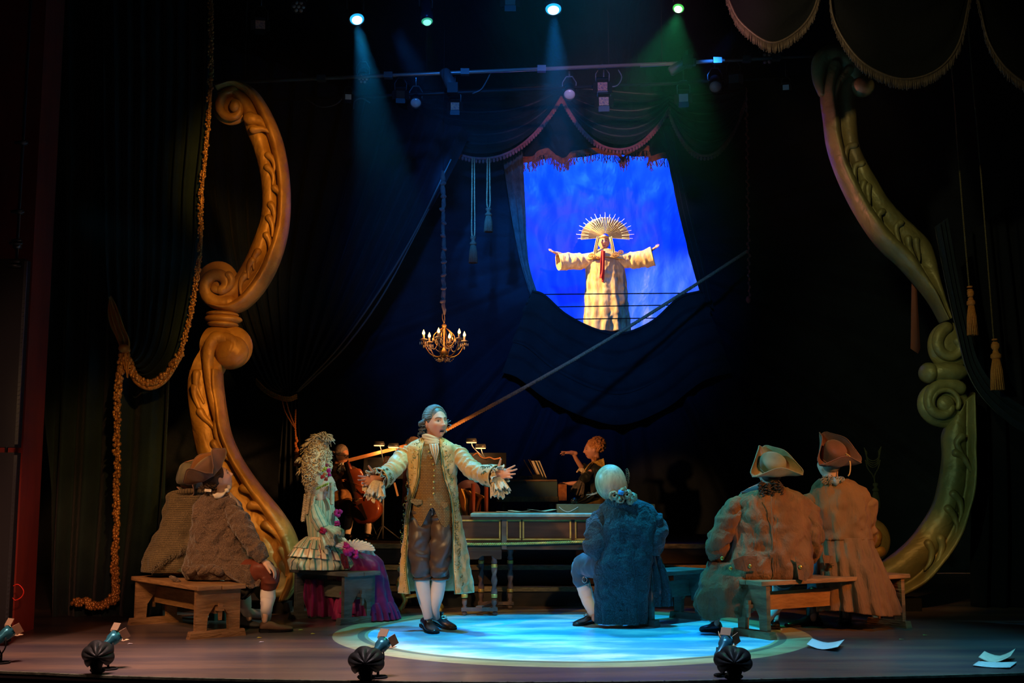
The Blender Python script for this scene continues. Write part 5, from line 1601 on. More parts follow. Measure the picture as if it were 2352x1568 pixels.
# gold cloth and dark chair in place of a half-hidden musician's skirt
gc = thing('musician_standin', 'dark chair with gold satin in place of a seated musician right of the speaker, behind the harpsichord', 'chair', (P(1080, 1200, 13.2)[0], 13.2, PZ))
GSAT = M('gold_satin', (.55, .33, .08), (.30, .16, .04), ns=7, rough=.35, bump=.3, bs=12)
drape('gold_cloth', [(1046, 1118), (1048, 1145), (1055, 1172), (1070, 1196)], [(1092, 1130), (1112, 1140), (1106, 1150), (1096, 1190)], 13.2, GSAT, gc, folds=3, amp=.07, nu=50, nv=40)
g = G()
MAH = M('mahogany', (.12, .03, .02), rough=.35)
for x, Yq, h_ in ((1087, 13.1, 1110), (1117, 13.1, 1110), (1050, 13.5, 1150), (1100, 13.5, 1150)):
    g = G(); q0 = P(x, h_, Yq); g.tube([(q0[0], Yq, PZ + .01), (q0[0], Yq, q0[2])], .024, 10); g.build('post', MAH, gc)
g = G(); g.ell(P(1075, 1128, 13.4), (.14, .12, .13)); g.build('backrest', M('plum_cushion', (.06, .03, .045), rough=.6), gc)
g = G(); pts = [P(x, y, 13.2) for x, y in ((1085, 1046), (1096, 1040), (1103, 1048), (1112, 1052), (1124, 1050), (1135, 1054), (1150, 1051))]; g.tube(pts, .008, 5, sub=4)
tag(g.build('cable', M('orange_wire', (.5, .25, .12), rough=.4), None, origin=pts[0]), 'thin copper wire curling from the stand towards the speaker\'s thumb', 'wire')  # wire in one even orange
# ================================================================== PEOPLE
def gauss(x, z, cx_, cz_, sx, sz): return np.exp(-((x - cx_) / sx) ** 2 - ((z - cz_) / sz) ** 2)


def norm(v): v = np.array(v, float); return v / np.linalg.norm(v)


class Head:
    def __init__(s, c, fwd, up_, sc=1.0, mouth=0.0, hair=(.1, .07, .05), skin=(.62, .34, .24), lip=(.45, .14, .11)):
        s.c = np.array(c, float); f = norm(fwd); u_ = np.array(up_, float); u_ = norm(u_ - f * u_.dot(f)); r = np.cross(f, u_)
        s.M = np.stack([r, f, u_], 0); s.sc = sc; s.mouth = mouth; s.hair = hair; s.skin = skin; s.lip = lip

    def w(s, p): return s.c + (np.array(p, float) * s.sc) @ s.M

    def add(s, g):
        V, fc = sphere(72, 54)
        # poles along the vertical axis
        x, y, z = V[:, 0] * .076, V[:, 1] * .098, V[:, 2] * .120
        d = V[:, 1]
        t = np.clip((-z - .02) / .10, 0, 1)
        x = x * (1 - .30 * t ** 1.6)
        y = np.where(d < 0, y * (1 - .55 * t), y * (1 - .10 * np.clip((z - .03) / .09, 0, 1)))
        y = y + .012 * t * (d > 0)
        wv = np.clip(d / .35, 0, 1) ** 1.5
        f = np.zeros(len(x))
        for a, b, sx, sz, am in ((0, .012, .011, .020, .008), (0, -.012, .011, .016, .016), (0, -.030, .013, .011, .026), (.011, -.034, .008, .008, .010), (-.011, -.034, .008, .008, .010),
                                 (.031, .006, .019, .013, -.012), (-.031, .006, .019, .013, -.012), (.030, .003, .010, .007, .006), (-.030, .003, .010, .007, .006),
                                 (.028, .028, .024, .009, .005), (-.028, .028, .024, .009, .005), (.048, -.022, .018, .018, .006), (-.048, -.022, .018, .018, .006),
                                 (0, -.064, .020, .006, .008), (0, -.080, .017, .007, .008), (0, -.104, .018, .014, .012), (.04, -.06, .02, .025, -.004), (-.04, -.06, .02, .025, -.004),
                                 (0, -.072, .018, .004 + .006 * s.mouth, -.006 - .014 * s.mouth), (0, -.092, .02, .006, -.004)):
            f += am * gauss(x, z, a, b, sx, sz)
        y = y + f * wv
        Q = np.stack([x, y, z], -1)
        g.add(s.c + (Q * s.sc) @ s.M, fc)
        for k in (-1, 1):
            V2, f2 = sphere(12, 10)
            E = V2 * (.009, .018, .030) + (k * .078, -.008, -.006)
            g.add(s.c + (E * s.sc) @ s.M, f2)

    def paint(s, co):
        L = ((co - s.c) @ s.M.T) / s.sc
        x, y, z = L[:, 0], L[:, 1], L[:, 2]
        c = np.tile(np.array(s.skin, float), (len(co), 1))
        on = (y > .045) & (np.abs(z) < .13) & (np.abs(x) < .08)

        def put(m, col):
            m = np.clip(m, 0, 1)[:, None] * on[:, None]
            c[:] = c * (1 - m) + np.array(col) * m
        put(.35 * gauss(np.abs(x), z, .045, -.03, .02, .02), (.70, .25, .18))
        put(1.2 * ((np.abs(x) < .023) & (np.abs(z + .071) < .010 + .004 * s.mouth)), s.lip)
        if s.mouth: put(((x / .018) ** 2 + ((z + .072) / (.0075 * s.mouth)) ** 2 < 1) * 1., (.03, .008, .008))
        else: put(((np.abs(x) < .021) & (np.abs(z + .0715) < .0022)) * 1., (.18, .05, .04))
        ax_ = np.abs(x)
        put(((ax_ > .013) & (ax_ < .050) & (np.abs(z - (.024 + .006 * np.sin((ax_ - .013) / .037 * PI))) < .0042)) * .85, s.hair)
        put((((ax_ - .031) / .015) ** 2 + ((z - .004) / .0065) ** 2 < 1) * 1., (.36, .28, .24))
        put((((ax_ - .031) / .006) ** 2 + ((z - .004) / .006) ** 2 < 1) * 1., (.03, .02, .015))
        put(((np.abs(((ax_ - .031) / .016) ** 2 + ((z - .004) / .0075) ** 2 - 1) < .25) & (z > .004)) * .8, (.06, .03, .02))
        return c


def hand(g, wr_, d, n, t, size=1.0, curl=(.25, .3, .35, .4), spread=.14, thumb=(.9, .5), r=.0088):
    """palm, four unequal fingers bending toward n, thumb leaving the t side"""
    d = norm(d); n = norm(np.array(n, float) - d * np.dot(n, d)); t_ = np.cross(d, n)
    if np.dot(t_, t) < 0: t_ = -t_
    wr_ = np.array(wr_, float); k = size
    M3 = np.stack([t_, d, n], 1)
    g.ell(wr_ + d * .050 * k, (.040 * k, .052 * k, .016 * k), mat3=M3, seg=18, rings=12)
    g.capsule([wr_ - d * .03 * k, wr_ + d * .03 * k], [.026 * k, .028 * k], 12)
    g.ell(wr_ + d * .03 * k + t_ * .022 * k + n * .008 * k, (.018 * k, .032 * k, .015 * k), mat3=M3, seg=14, rings=10)
    for i, (o, L) in enumerate(((.029, .072), (.010, .080), (-.010, .074), (-.028, .058))):
        b = wr_ + d * (.088 - .006 * abs(i - 1)) * k + t_ * o * k
        dd = norm(d + t_ * (o / .029) * spread)
        pts = [b - dd * .02 * k, b]
        a = 0
        for sgm in (.45, .30, .25):
            a += curl[i]
            v = dd * math.cos(a) + n * math.sin(a)
            pts.append(pts[-1] + v * L * sgm * k)
        g.capsule(pts, [r * k * 1.1, r * k * 1.08, r * k, r * .92 * k, r * .80 * k], 10, sub=3)
    b = wr_ + d * .018 * k + t_ * .022 * k
    v1 = norm(t_ * thumb[0] + d * thumb[1] + n * .25); v2 = norm(t_ * (thumb[0] * .8) + d * (thumb[1] + .3) + n * .25)
    g.capsule([b, b + v1 * .038 * k, b + v1 * .038 * k + v2 * .032 * k, b + v1 * .038 * k + v2 * .058 * k], [.014 * k, .0115 * k, .0105 * k, .0088 * k], 10, sub=3)


def frill(g, c, ax, r0, r1, L, waves=11, seed=0, droop=0.0, nu=110, nv=14):
    """wavy lace cuff flaring along ax"""
    ax = norm(ax); a = np.array((0, 0, 1.)) if abs(ax[2]) < .9 else np.array((1., 0, 0))
    s1 = norm(np.cross(ax, a)); s2 = np.cross(ax, s1)
    V = np.zeros((nv, nu, 3)); u = np.linspace(0, TAU, nu, endpoint=False)
    rr = random.Random(seed); ph = [rr.uniform(0, 6) for _ in range(4)]
    for i in range(nv):
        t = i / (nv - 1)
        r = r0 + (r1 - r0) * t ** .8
        wv = t * (r1 - r0) * .55 * (np.sin(waves * u + ph[0]) * .7 + np.sin(waves * 1.7 * u + ph[1]) * .5)
        al = L * t * (1 + .18 * np.sin(waves * .5 * u + ph[2]) + (.10 * np.sin(waves * 3.2 * u) if i == nv - 1 else 0))
        V[i] = np.array(c) + ax * al[:, None] + (r + wv)[:, None] * (np.cos(u)[:, None] * s1 + np.sin(u)[:, None] * s2)
        if droop:
            low_ = np.clip(-(V[i][:, 2] - np.array(c)[2]) / max(r0, .02), 0, 1.5)
            V[i][:, 2] -= droop * t * low_
    g.grid(V, closed=True)


def shoe(parent, heel, toe, mt, width=.045, buckle=None, name='shoe', boot=0.0):
    heel = up(heel, 0); toe = up(toe, 0); ax = norm(toe - heel); L = np.linalg.norm(toe - heel); sd = np.array((ax[1], -ax[0], 0))
    pr = [(0, .55, .030, .062), (.06, .78, .022, .085), (.22, .80, .018, .092), (.40, .80, .014, .080), (.55, .92, .012, .062), (.75, 1.05, .012, .050), (.90, .88, .012, .042), (.98, .55, .012, .034), (1.0, .2, .016, .026)]
    A = np.array(pr); t = np.linspace(0, len(pr) - 1, 36); Q = cat(A, t); nu = 26; u = np.linspace(0, TAU, nu, endpoint=False)
    V = np.zeros((36, nu, 3))
    for i, (x, w_, z0_, z1_) in enumerate(Q):
        cz = (z0_ + z1_) / 2; hz = (z1_ - z0_) / 2
        su = np.sin(u); cu = np.cos(u)
        zz = cz + hz * np.where(su < 0, -np.abs(su) ** .4, su ** 1.0)
        V[i] = heel + ax * x * L + sd * (w_ * width * cu * np.where(su > 0, 1 - .25 * su, 1))[:, None] + np.stack([0 * u, 0 * u, zz], -1)
    g = G(); g.grid(V, closed=True); g.f.append(tuple(range(nu))[::-1]); g.f.append(tuple(35 * nu + j for j in range(nu)))
    if boot:
        g.capsule([heel + ax * L * .2 + (0, 0, .06), heel + ax * L * .2 + (0, 0, boot * .5), heel + ax * L * .18 + (0, 0, boot)], [width * 1.0, width * 1.05, width * 1.2], 18, sub=4)
    o = g.build(name, mt, parent)
    g = G(); k = []
    for i, (x, w_, z0_, z1_) in enumerate(Q[::3]): k.append((x, w_))
    V = np.zeros((2, len(k) * 2, 3))
    poly = [heel + ax * x * L + sd * w_ * width * 1.06 for x, w_ in k] + [heel + ax * x * L - sd * w_ * width * 1.06 for x, w_ in k[::-1]]
    g.prism([p + (0, 0, .006) for p in poly], (0, 0, .012))
    g.box(heel + ax * L * .12 + (0, 0, .012), (L * .24, width * 1.7, .024), axes=[ax, sd, (0, 0, 1)])
    g.build('sole', BLACK, o, smooth=False)
    if buckle is not None:
        g = G(); c = heel + ax * L * .50 + (0, 0, .078)
        g.tube([c + ax * .018 * a - ax * 0 + sd * .02 * b + (0, 0, -.008 * a) for a, b in ((1, 1), (1, -1), (-1, -1), (-1, 1))], .004, 6, closed=True); g.build('buckle', buckle, o)
        g = G(); g.prism([heel + ax * L * .30 + (0, 0, .088) - sd * .018, heel + ax * L * .30 + (0, 0, .088) + sd * .018, heel + ax * L * .36 + (0, 0, .12) + sd * .016, heel + ax * L * .36 + (0, 0, .12) - sd * .016], ax * .012); g.build('tongue', mt, o)
    return o


def hair_cap(g, H, r=(.084, .096, .104), c=(0, -.014, .029), strands=70, seed=1, rad=.004, back=True):
    """skull cap with combed strands running backwards"""
    V, fc = sphere(40, 28); Q = V * r + np.array(c)
    g.add(H.c + (Q * H.sc) @ H.M, fc)
    rr = random.Random(seed)
    for k in range(strands):
        a = PI * (k + .5) / strands            # from the right temple over the top to the left
        dx = math.cos(a); dz = math.sin(a)
        pts = []
        for t in np.linspace(.45, -1.0, 9):     # front to back
            ph = t * PI / 2
            y = math.sin(ph); q = math.cos(ph)
            p = np.array((dx * q, y, dz * q * (1 if t > -.3 else 1) - (0.25 * (-t - .3) if t < -.3 else 0)))
            p = p * np.array(r) * 1.012 + np.array(c) + np.array((rr.uniform(-.002, .002), 0, rr.uniform(-.002, .002)))
            pts.append(H.w(p))
        g.tube(pts, rad * H.sc, 5, sub=2)


def curl(g, c, ax, r, L, turns, th, seed=0, seg=6):
    """corkscrew ringlet"""
    ax = norm(ax); a = np.array((0, 1., 0)) if abs(ax[1]) < .9 else np.array((1., 0, 0)); s1 = norm(np.cross(ax, a)); s2 = np.cross(ax, s1)
    n = max(12, int(turns * 9)); t = np.linspace(0, 1, n)
    ph = TAU * turns * t + seed
    pts = np.array(c) + ax * (L * t)[:, None] + r * (np.cos(ph)[:, None] * s1 + np.sin(ph)[:, None] * s2) * (1 - .3 * t)[:, None]
    g.tube(pts, th, seg)


def tricorne(parent, H, mt, mt2, c=(0, -.01, .075), back=.9, R0=.105, tilt=0.0, yaw=0.0, crown=.095, Rc=.19, Rs=.120, hc=.03, hs=.115, name='tricorne_hat'):
    """round crown with the brim cocked up on three sides, corners at front and both sides behind"""
    ct, st_ = math.cos(tilt), math.sin(tilt); cyw, syw = math.cos(yaw), math.sin(yaw)

    def loc(p):
        x, y, z = p; x, y = x * cyw - y * syw, x * syw + y * cyw
        y, z = y * ct - z * st_, y * st_ + z * ct
        return H.w(np.array((x, y, z)) + np.array(c))
    n, m = 144, 14
    V = np.zeros((m, n, 3)); V2 = np.zeros((12, n, 3))
    for j in range(n):
        a = TAU * j / n
        de = ((a - PI / 2 + PI / 3) % (TAU / 3)) - PI / 3      # 0 at the corners (front, left-back, right-back)
        dm = PI / 3 - abs(de)                                   # 0 in the middle of each cocked side
        ro = min(Rc, Rs / max(.2, math.cos(dm)) * (1 + .10 * (dm / (PI / 3)) ** 3))
        hh = hc + (hs - hc) * math.cos(dm * 1.5) ** .8 if dm < PI / 3 - .001 else hc
        for i in range(m):
            t = i / (m - 1)
            ri = R0 * .88
            rr = ri + (ro - ri) * (t ** .75)
            zz = hh * t ** 1.5 - .006 * math.sin(PI * t)
            V[i, j] = loc((rr * math.cos(a), rr * math.sin(a) * 1.06, zz))
        for i in range(12):
            t = i / 11
            rr = R0 * (.90 - .06 * t) * math.sqrt(max(0, 1 - max(0, (t - .55) / .45) ** 2.4)) + .001
            V2[i, j] = loc((rr * math.cos(a), rr * math.sin(a) * 1.08, crown * (t if t < .55 else .55 + .45 * math.sin((t - .55) / .45 * PI / 2))))
    g = G(); g.grid(V, closed=True); o = g.build(name, mt, parent); solid(o, .006)
    g = G(); g.grid(V2, closed=True); g.f.append(tuple(11 * n + j for j in range(n))); g.build('crown', mt2, o)
    g = G(); g.tube(V[-1][::2], .0045, 6, closed=True); g.build('brim_edge', mt2, o)
    g = G(); g.tube([loc((R0 * .90 * math.cos(a), R0 * .97 * math.sin(a), .012)) for a in np.linspace(0, TAU, 40, endpoint=False)], .006, 6, closed=True); g.build('hat_band', mt2, o)
    return o, loc


def human(parent, Y0, chains, H, hands=(), voxel=.009, extra=None, name='body', smooth=3):
    """one continuous body: chains = lists of (px, py, depth offset, radius px)"""
    g = G(); k = S(Y0)
    for i_, ch_ in enumerate(chains):
        g.capsule([P(a[0], a[1], Y0 + a[2]) for a in ch_], [a[3] * k * (.56 if i_ == 0 else .62 if i_ < 3 else (.56 if n_ == 0 else .8)) for n_, a in enumerate(ch_)], 16, sub=4)
    H.add(g)
    g.capsule([H.w((0, -.030, -.05)), H.w((0, -.035, -.11)), P(chains[0][0][0], chains[0][0][1], Y0 + chains[0][0][2])], [.056 * H.sc, .055 * H.sc, .065], 18, sub=4)
    for h in hands: hand(g, *h[0], **(h[1] if len(h) > 1 else {}))
    if extra: extra(g)
    return g.remesh(name, SKIN if H.skin[0] > .5 else SKIN, parent, voxel, smooth, H.paint)


SKIN = M('painted_skin', (.6, .35, .25), attr=True, rough=.5, bump=.05, bs=120, spec=.4)
STOCK = M('white_stocking', (.78, .70, .64), rough=.7, sheen=.2, bump=.08, bs=200)
LEATH = M('black_shoe_leather', (.016, .014, .016), rough=.28, spec=.6)
BUCK = M('silver_buckle', (.5, .48, .45), rough=.25, metal=.9)
LACE = M('ivory_lace', (.78, .66, .46), (.52, .42, .28), ns=90, rough=.8, contrast=.5)
WHITEL = M('white_linen', (.80, .74, .62), (.62, .52, .38), ns=9, rough=.8)

# ---------------------------------------------------------------- the speaker
Y0 = FP(990, 1447)[1]; k = S(Y0)
J = lambda x, y, d=0.: P(x, y, Y0 + d)
hero = thing('person', 'man standing centre stage in a cream embroidered frock coat with arms spread', 'person', (J(992, 1447)[0], Y0, 0))
Hh = Head(J(1001, 971, -.02), (.58, -.80, .08), (-.05, 0, 1), 1.13, mouth=1.0, hair=(.05, .035, .03), skin=(.60, .27, .17))
human(hero, Y0, [[(992, 1022, .02, 24), (992, 1060, 0, 38), (992, 1120, 0, 40), (992, 1170, 0, 40)],
                 [(975, 1178, 0, 27), (968, 1250, -.02, 23), (970, 1320, .01, 16), (975, 1370, .03, 14), (981, 1402, .02, 10), (984, 1422, .02, 9)],
                 [(1010, 1178, 0, 27), (1012, 1250, -.04, 23), (1008, 1320, .01, 16), (1003, 1367, .04, 14), (999, 1395, .055, 10), (999, 1412, .09, 9)],
                 [(945, 1035, .02, 15), (905, 1070, -.10, 12), (884, 1090, -.22, 9), (866, 1098, -.34, 7)],
                 [(1038, 1032, .02, 15), (1078, 1076, -.10, 12), (1110, 1088, -.2, 9), (1140, 1090, -.34, 7)]], Hh,
      hands=[((J(866, 1099, -.34), (-.80, -.38, -.18), (.42, -.85, .2), (-.15, 0, 1)), dict(size=1.02, curl=(.12, .2, .3, .4), spread=.30, thumb=(1.0, .15))),
             ((J(1142, 1090, -.34), (.88, -.30, .12), (-.35, -.90, .15), (0, 0, 1)), dict(size=1.05, curl=(.05, .1, .16, .22), spread=.30, thumb=(1.0, .1)))], voxel=.0045, smooth=2)
COATM = M('cream_silk_coat', (.54, .31, .09), (.66, .45, .20), ns=14, rough=.5, sheen=.3, bump=.25, bs=28, spec=.4)
cr = [(993, 1004, 20, 17), (991, 1012, 36, 20), (990, 1022, 52, 25), (990, 1036, 59, 29), (992, 1060, 58, 31), (993, 1100, 56, 33), (994, 1145, 56, 33), (994, 1175, 60, 35), (995, 1210, 65, 39), (997, 1260, 71, 44), (999, 1310, 77, 48), (1001, 1360, 82, 50)]
fronts = [(1004, 977, 1009), (1040, 971, 1012), (1070, 969, 1015), (1100, 966, 1021), (1130, 957, 1031), (1160, 946, 1037), (1200, 941, 1040), (1300, 938, 1041), (1360, 946, 1045)]


def cfold(u, v):
    e = max(0, v - .42) / .58
    return e * 3.2 * math.sin(7 * u + 1.5 * v) + e * 1.5 * math.sin(13 * u + 2)


loft('frock_coat', Y0, cr, COATM, hero, nu=120, nv=90, fold=cfold, wr=(.012, 9), front=fronts, thick=.008)
crA = np.array(cr, float)


def coat_pt(x, y, off=.006):
    cxq, hwq, hdq = (np.interp(y, crA[:, 1], crA[:, i]) for i in (0, 2, 3))
    c_ = max(-.98, min(.98, (x - cxq) / hwq)); q = J(cxq, y)
    e = max(0, (y - 1150) / 210)
    return np.array((J(x, y)[0], Y0 - hdq * k * math.sqrt(1 - c_ * c_) - off - .010 * e, q[2]))


EMB = [M('olive_embroidery', (.075, .08, .02), (.15, .11, .02), ns=30, rough=.55), M('gold_embroidery', (.62, .40, .10), rough=.4, metal=.3), M('teal_embroidery', (.03, .12, .09), (.08, .15, .08), ns=30, rough=.55)]
rr = random.Random(11)
gv = [G(), G(), G()]


def vine(x0_, y0_, s_, w_):
    """one scroll of the embroidered vine"""
    pts = []
    for t in np.linspace(0, 1, 14):
        a = t * 4.6; r = w_ * (1 - t * .8)
        pts.append(coat_pt(x0_ + s_ * r * math.cos(a - .6), y0_ + r * math.sin(a - .6) * 1.1))
    gv[rr.choice((0, 0, 2))].tube(pts, [k * q for q in np.linspace(.75, .35, 14)], 5)
    for _ in range(4):
        a = rr.uniform(0, 6.28); q = coat_pt(x0_ + s_ * w_ * .8 * math.cos(a), y0_ + w_ * .8 * math.sin(a), .009)
        gv[rr.choice((0, 1, 1, 2))].ell(q, (k * 1.7, k * .6, k * .9), rot=(0, rr.uniform(0, 3), 0), seg=7, rings=5)


for y in np.arange(1014, 1352, 6.0):
    xl = np.interp(y, [f[0] for f in fronts], [f[1] for f in fronts]); xr = np.interp(y, [f[0] for f in fronts], [f[2] for f in fronts])
    wide = 20 if y < 1120 else 11
    for (e_, s_) in ((xl, -1), (xr, 1)):
        i = int(y) % 2
        if s_ < 0 and y > 1180 and xl - 12 < 930: wide_ = 9
        else: wide_ = wide
        vine(e_ + s_ * (9 + rr.uniform(0, wide_ * .7)), y + rr.uniform(-2, 2), s_ if rr.random() < .5 else -s_, rr.uniform(4.5, 8))
for s_, ix in ((-1, 1), (1, 2)):
    ed = [coat_pt(f[ix] + s_ * 2, f[0] + (2 if n_ == 0 else 0), .008) for n_, f in enumerate(fronts)]
    gv[2 if s_ > 0 else 0].tube(ed, k * 1.3, 6, sub=8)
    gv[1].tube([p + (s_ * k * 2.6, 0, 0) for p in ed], k * .6, 5, sub=8)
    # braid of little knots beside the edge
    pe = cat(np.array(ed), np.linspace(0, len(ed) - 1, 120))
    for p in pe: gv[0].ell(p + (s_ * k * 4.3, 0, 0), (k * .8, k * .5, k * 1.1), seg=6, rings=4)
for i, nm in enumerate(('vine_embroidery', 'gold_embroidery', 'teal_embroidery')):
    tag(gv[i].build(nm, EMB[i], hero), kind='stuff')
# sleeves, cuffs, lace
for pts, rad, cuff, hx in (([J(948, 1026, .03), J(930, 1046, .01), J(903, 1076, -.11), J(886, 1092, -.20), J(874, 1098, -.29)], [.078, .082, .074, .076, .078], (J(880, 1096, -.26), J(868, 1101, -.34)), -1),
                           ([J(1036, 1023, .03), J(1056, 1046, .01), J(1082, 1076, -.11), J(1108, 1088, -.20), J(1128, 1093, -.28)], [.078, .082, .072, .070, .074], (J(1118, 1091, -.24), J(1140, 1094, -.33)), 1)):
    o, V = sleeve('sleeve', pts, rad, COATM, hero, nu=36, nv=70, wrinkle=.007, freq=95)
    a, b = cuff; ax_ = norm(b - a)
    o, V = sleeve('turned_cuff', [a - ax_ * .02, (a + b) / 2, b + ax_ * .01], [.082, .088, .092], COATM, hero, nu=36, nv=16, wrinkle=.002, cap=False, thick=.008)
    g = G()
    for q in range(26):
        p = V[rr.randrange(2, 14), rr.randrange(36)]; c_ = (a + b) / 2; nn = norm(p - c_ - ax_ * np.dot(p - c_, ax_)); s1 = np.cross(nn, ax_)
        g.tube([p + nn * .006 + (ax_ * math.cos(t) + s1 * math.sin(t)) * .018 * (1 - t / 6) for t in np.linspace(0, 4.6, 10)], .0026, 5)
    for row in (1, 14): g.tube(V[row][::2] + 0, .004, 5, closed=True)
    tag(g.build('cuff_embroidery', EMB[2 if hx > 0 else 0], o), kind='stuff')
    g = G(); frill(g, b - ax_ * .02, ax_, .045, .085, .085, 10, 3 + hx, droop=.05); frill(g, b - ax_ * .03, ax_, .05, .075, .06, 13, 7 + hx, droop=.02)
    g2 = J(848 if hx < 0 else 1150, 1112, -.32)
    frill(g, b + (0, 0, -.02), (ax_[0] * .5, ax_[1] * .3, -1), .05, .075, .115, 7, 9 + hx)
    o = g.build('lace_ruffle', LACE, hero); solid(o, .003)
# waistcoat
VEST = M('houndstooth_waistcoat', (.33, .17, .045), (.26, .13, .035), ns=10, rough=.7, bump=.15, bs=60)


def houndstooth(m):
    nt = m.node_tree; N = nt.nodes; L = nt.links; b = N['Principled BSDF']
    tc = N.new('ShaderNodeTexCoord'); mp = N.new('ShaderNodeMapping'); mp.inputs['Scale'].default_value = (1, 1, 1); L.new(tc.outputs['Object'], mp.inputs[0])
    ck = N.new('ShaderNodeTexBrick'); ck.inputs['Scale'].default_value = 42; ck.offset = .5; ck.inputs['Mortar Size'].default_value = .09; ck.inputs['Brick Width'].default_value = .55; ck.inputs['Row Height'].default_value = .55
    ck.inputs['Color1'].default_value = (.30, .155, .04, 1); ck.inputs['Color2'].default_value = (.38, .20, .055, 1); ck.inputs['Mortar'].default_value = (.09, .045, .02, 1)
    sw = N.new('ShaderNodeSeparateXYZ'); L.new(mp.outputs[0], sw.inputs[0]); cb = N.new('ShaderNodeCombineXYZ'); L.new(sw.outputs[0], cb.inputs[0]); L.new(sw.outputs[2], cb.inputs[1]); L.new(cb.outputs[0], ck.inputs['Vector'])
    L.new(ck.outputs[0], b.inputs['Base Color'])


houndstooth(VEST)
loft('waistcoat', Y0, [(993, 1020, 26, 24), (993, 1035, 38, 29), (993, 1060, 44, 33), (994, 1100, 44, 34), (994, 1140, 45, 33), (993, 1170, 49, 36), (992, 1212, 50, 37)], VEST, hero, nu=90, nv=60, wr=(.005, 14), thick=.006,
     hem=lambda u, v: -46 * math.exp(-((u - PI / 2 + .05) / .34) ** 2) * max(0, (v - .55) / .45) ** 1.2)
for x, y in ((987, 1038), (993, 1052), (997, 1066), (999, 1080), (999, 1093), (998, 1107), (998, 1121), (998, 1133), (992, 1158)):
    g = G(); q = J(x, y); g.ell((q[0], Y0 - .134 + .010 * (y < 1050), q[2]), (.0085, .006, .0085), seg=10, rings=6); g.build('button', GILT, hero)
for x0_, x1_, y in ((946, 972, 1144), (1014, 1030, 1150)):
    g = G(); q0, q1 = J(x0_, y), J(x1_, y + 3)
    g.prism([(q0[0], Y0 - .118, q0[2]), (q1[0], Y0 - .122, q1[2]), (q1[0], Y0 - .126, q1[2] - .035), ((q0[0] + q1[0]) / 2, Y0 - .130, q1[2] - .048), (q0[0], Y0 - .122, q0[2] - .03)], (0, -.006, 0)); g.build('pocket_flap', VEST, hero, smooth=False)
# cravat and jabot
g = G()
for i in range(5):
    g.tube([J(992, 1000 + i * 4.2) + np.array((.070 * math.cos(a) + .002 * i, .066 * math.sin(a) - .015, .012 * math.sin(a * 2 + i) - .012 * (math.sin(a) < 0))) for a in np.linspace(0, TAU, 30, endpoint=False)], .014, 8, closed=True)
g.build('cravat', WHITEL, hero)
drape('jabot', [(986, 1020), (990, 1036), (996, 1050), (998, 1058)], [(1006, 1018), (1008, 1034), (1004, 1050), (1001, 1066)], Y0 - .135, WHITEL, hero, folds=3, amp=.014, nu=24, nv=24, thick=.003)
# breeches, stockings, shoes
BRC = M('brown_satin_breeches', (.06, .032, .018), (.08, .042, .024), ns=6, rough=.42, sheen=.2, bump=.25, bs=9, spec=.5)
for s_, pts, rad in ((-1, [J(975, 1160), J(967, 1195), J(963, 1250, -.03), J(967, 1300, -.02), J(969, 1322), J(970, 1332)], [28, 30, 28.5, 24, 21.5, 18.5]), (1, [J(1007, 1160), J(1013, 1195), J(1014, 1250, -.05), J(1009, 1300, -.03), J(1010, 1320), J(1010, 1331)], [28, 27, 25, 23, 21, 18.5])):
    sleeve('breeches_leg', pts, [r * k for r in rad], BRC, hero, nu=44, nv=70, wrinkle=.006, freq=42, seed=s_ * 3.)
    g = G(); q = J(970 if s_ < 0 else 1010, 1329); g.tube([q + np.array((18.6 * k * math.cos(a), 18.6 * k * math.sin(a), 0)) for a in np.linspace(0, TAU, 24, endpoint=False)], .010, 8, closed=True); g.build('knee_band', BRC, hero)
for pts, rad in (([J(970, 1322), J(970, 1345, .02), J(975, 1372, .03), J(980, 1400, .02), (J(984, 1425)[0], Y0 + .02, .09)], [.060, .064, .058, .042, .036]), ([J(1009, 1322), J(1007, 1345, .03), J(1003, 1370, .04), J(999, 1395, .05), (J(999, 1418)[0], Y0 + .10, .09)], [.058, .060, .054, .040, .036])):
    sleeve('stocking', pts, rad, STOCK, hero, nu=28, nv=40, wrinkle=.0008, freq=60)
shoe(hero, FP(975, 1438), FP(998, 1456), LEATH, .054, BUCK)
shoe(hero, FP(1000, 1432), FP(1041, 1447), LEATH, .052, BUCK)
# hair: swept back, side rolls, curls at the nape
HG = M('grey_brown_hair', (.045, .035, .03), (.13, .11, .10), ns=40, rough=.45, stretch=(1, 1, 4), spec=.5)
g = G(); hair_cap(g, Hh, strands=90, rad=.0052)
for sx in (-1, 1):
    for j in range(4):
        c_ = Hh.w((sx * .088, -.005 - j * .003, .018 - j * .004)); e_ = Hh.w((sx * .092, -.085, .004))
        g.tube([c_ + (e_ - c_) * t + np.array((0, 0, 1)) * .013 * math.sin(t * 22 + j * 1.6) for t in np.linspace(0, 1, 26)], .0095, 7)
    for j in range(3): curl(g, Hh.w((sx * .086, -.02 - j * .025, -.01)), Hh.M.T @ np.array((sx * .2, -.2, -1)), .016, .07, 2.2, .005, j)
rr = random.Random(6)
for j in range(26):
    p = Hh.w((rr.uniform(-.07, .06), -.085 + rr.uniform(-.03, .03), rr.uniform(-.10, -.01)))
    curl(g, p, (rr.uniform(-.4, .1), rr.uniform(-.2, .3), -1), rr.uniform(.012, .022), rr.uniform(.05, .13), rr.uniform(1.5, 3), .006, j)
curl(g, Hh.w((-.092, .030, .010)), (.2, .1, -1), .020, .06, 1.5, .0032, 0)
curl(g, Hh.w((-.088, .015, .020)), (.1, .1, -1), .014, .03, 1.5, .005, 0)
g.build('hair', HG, hero)
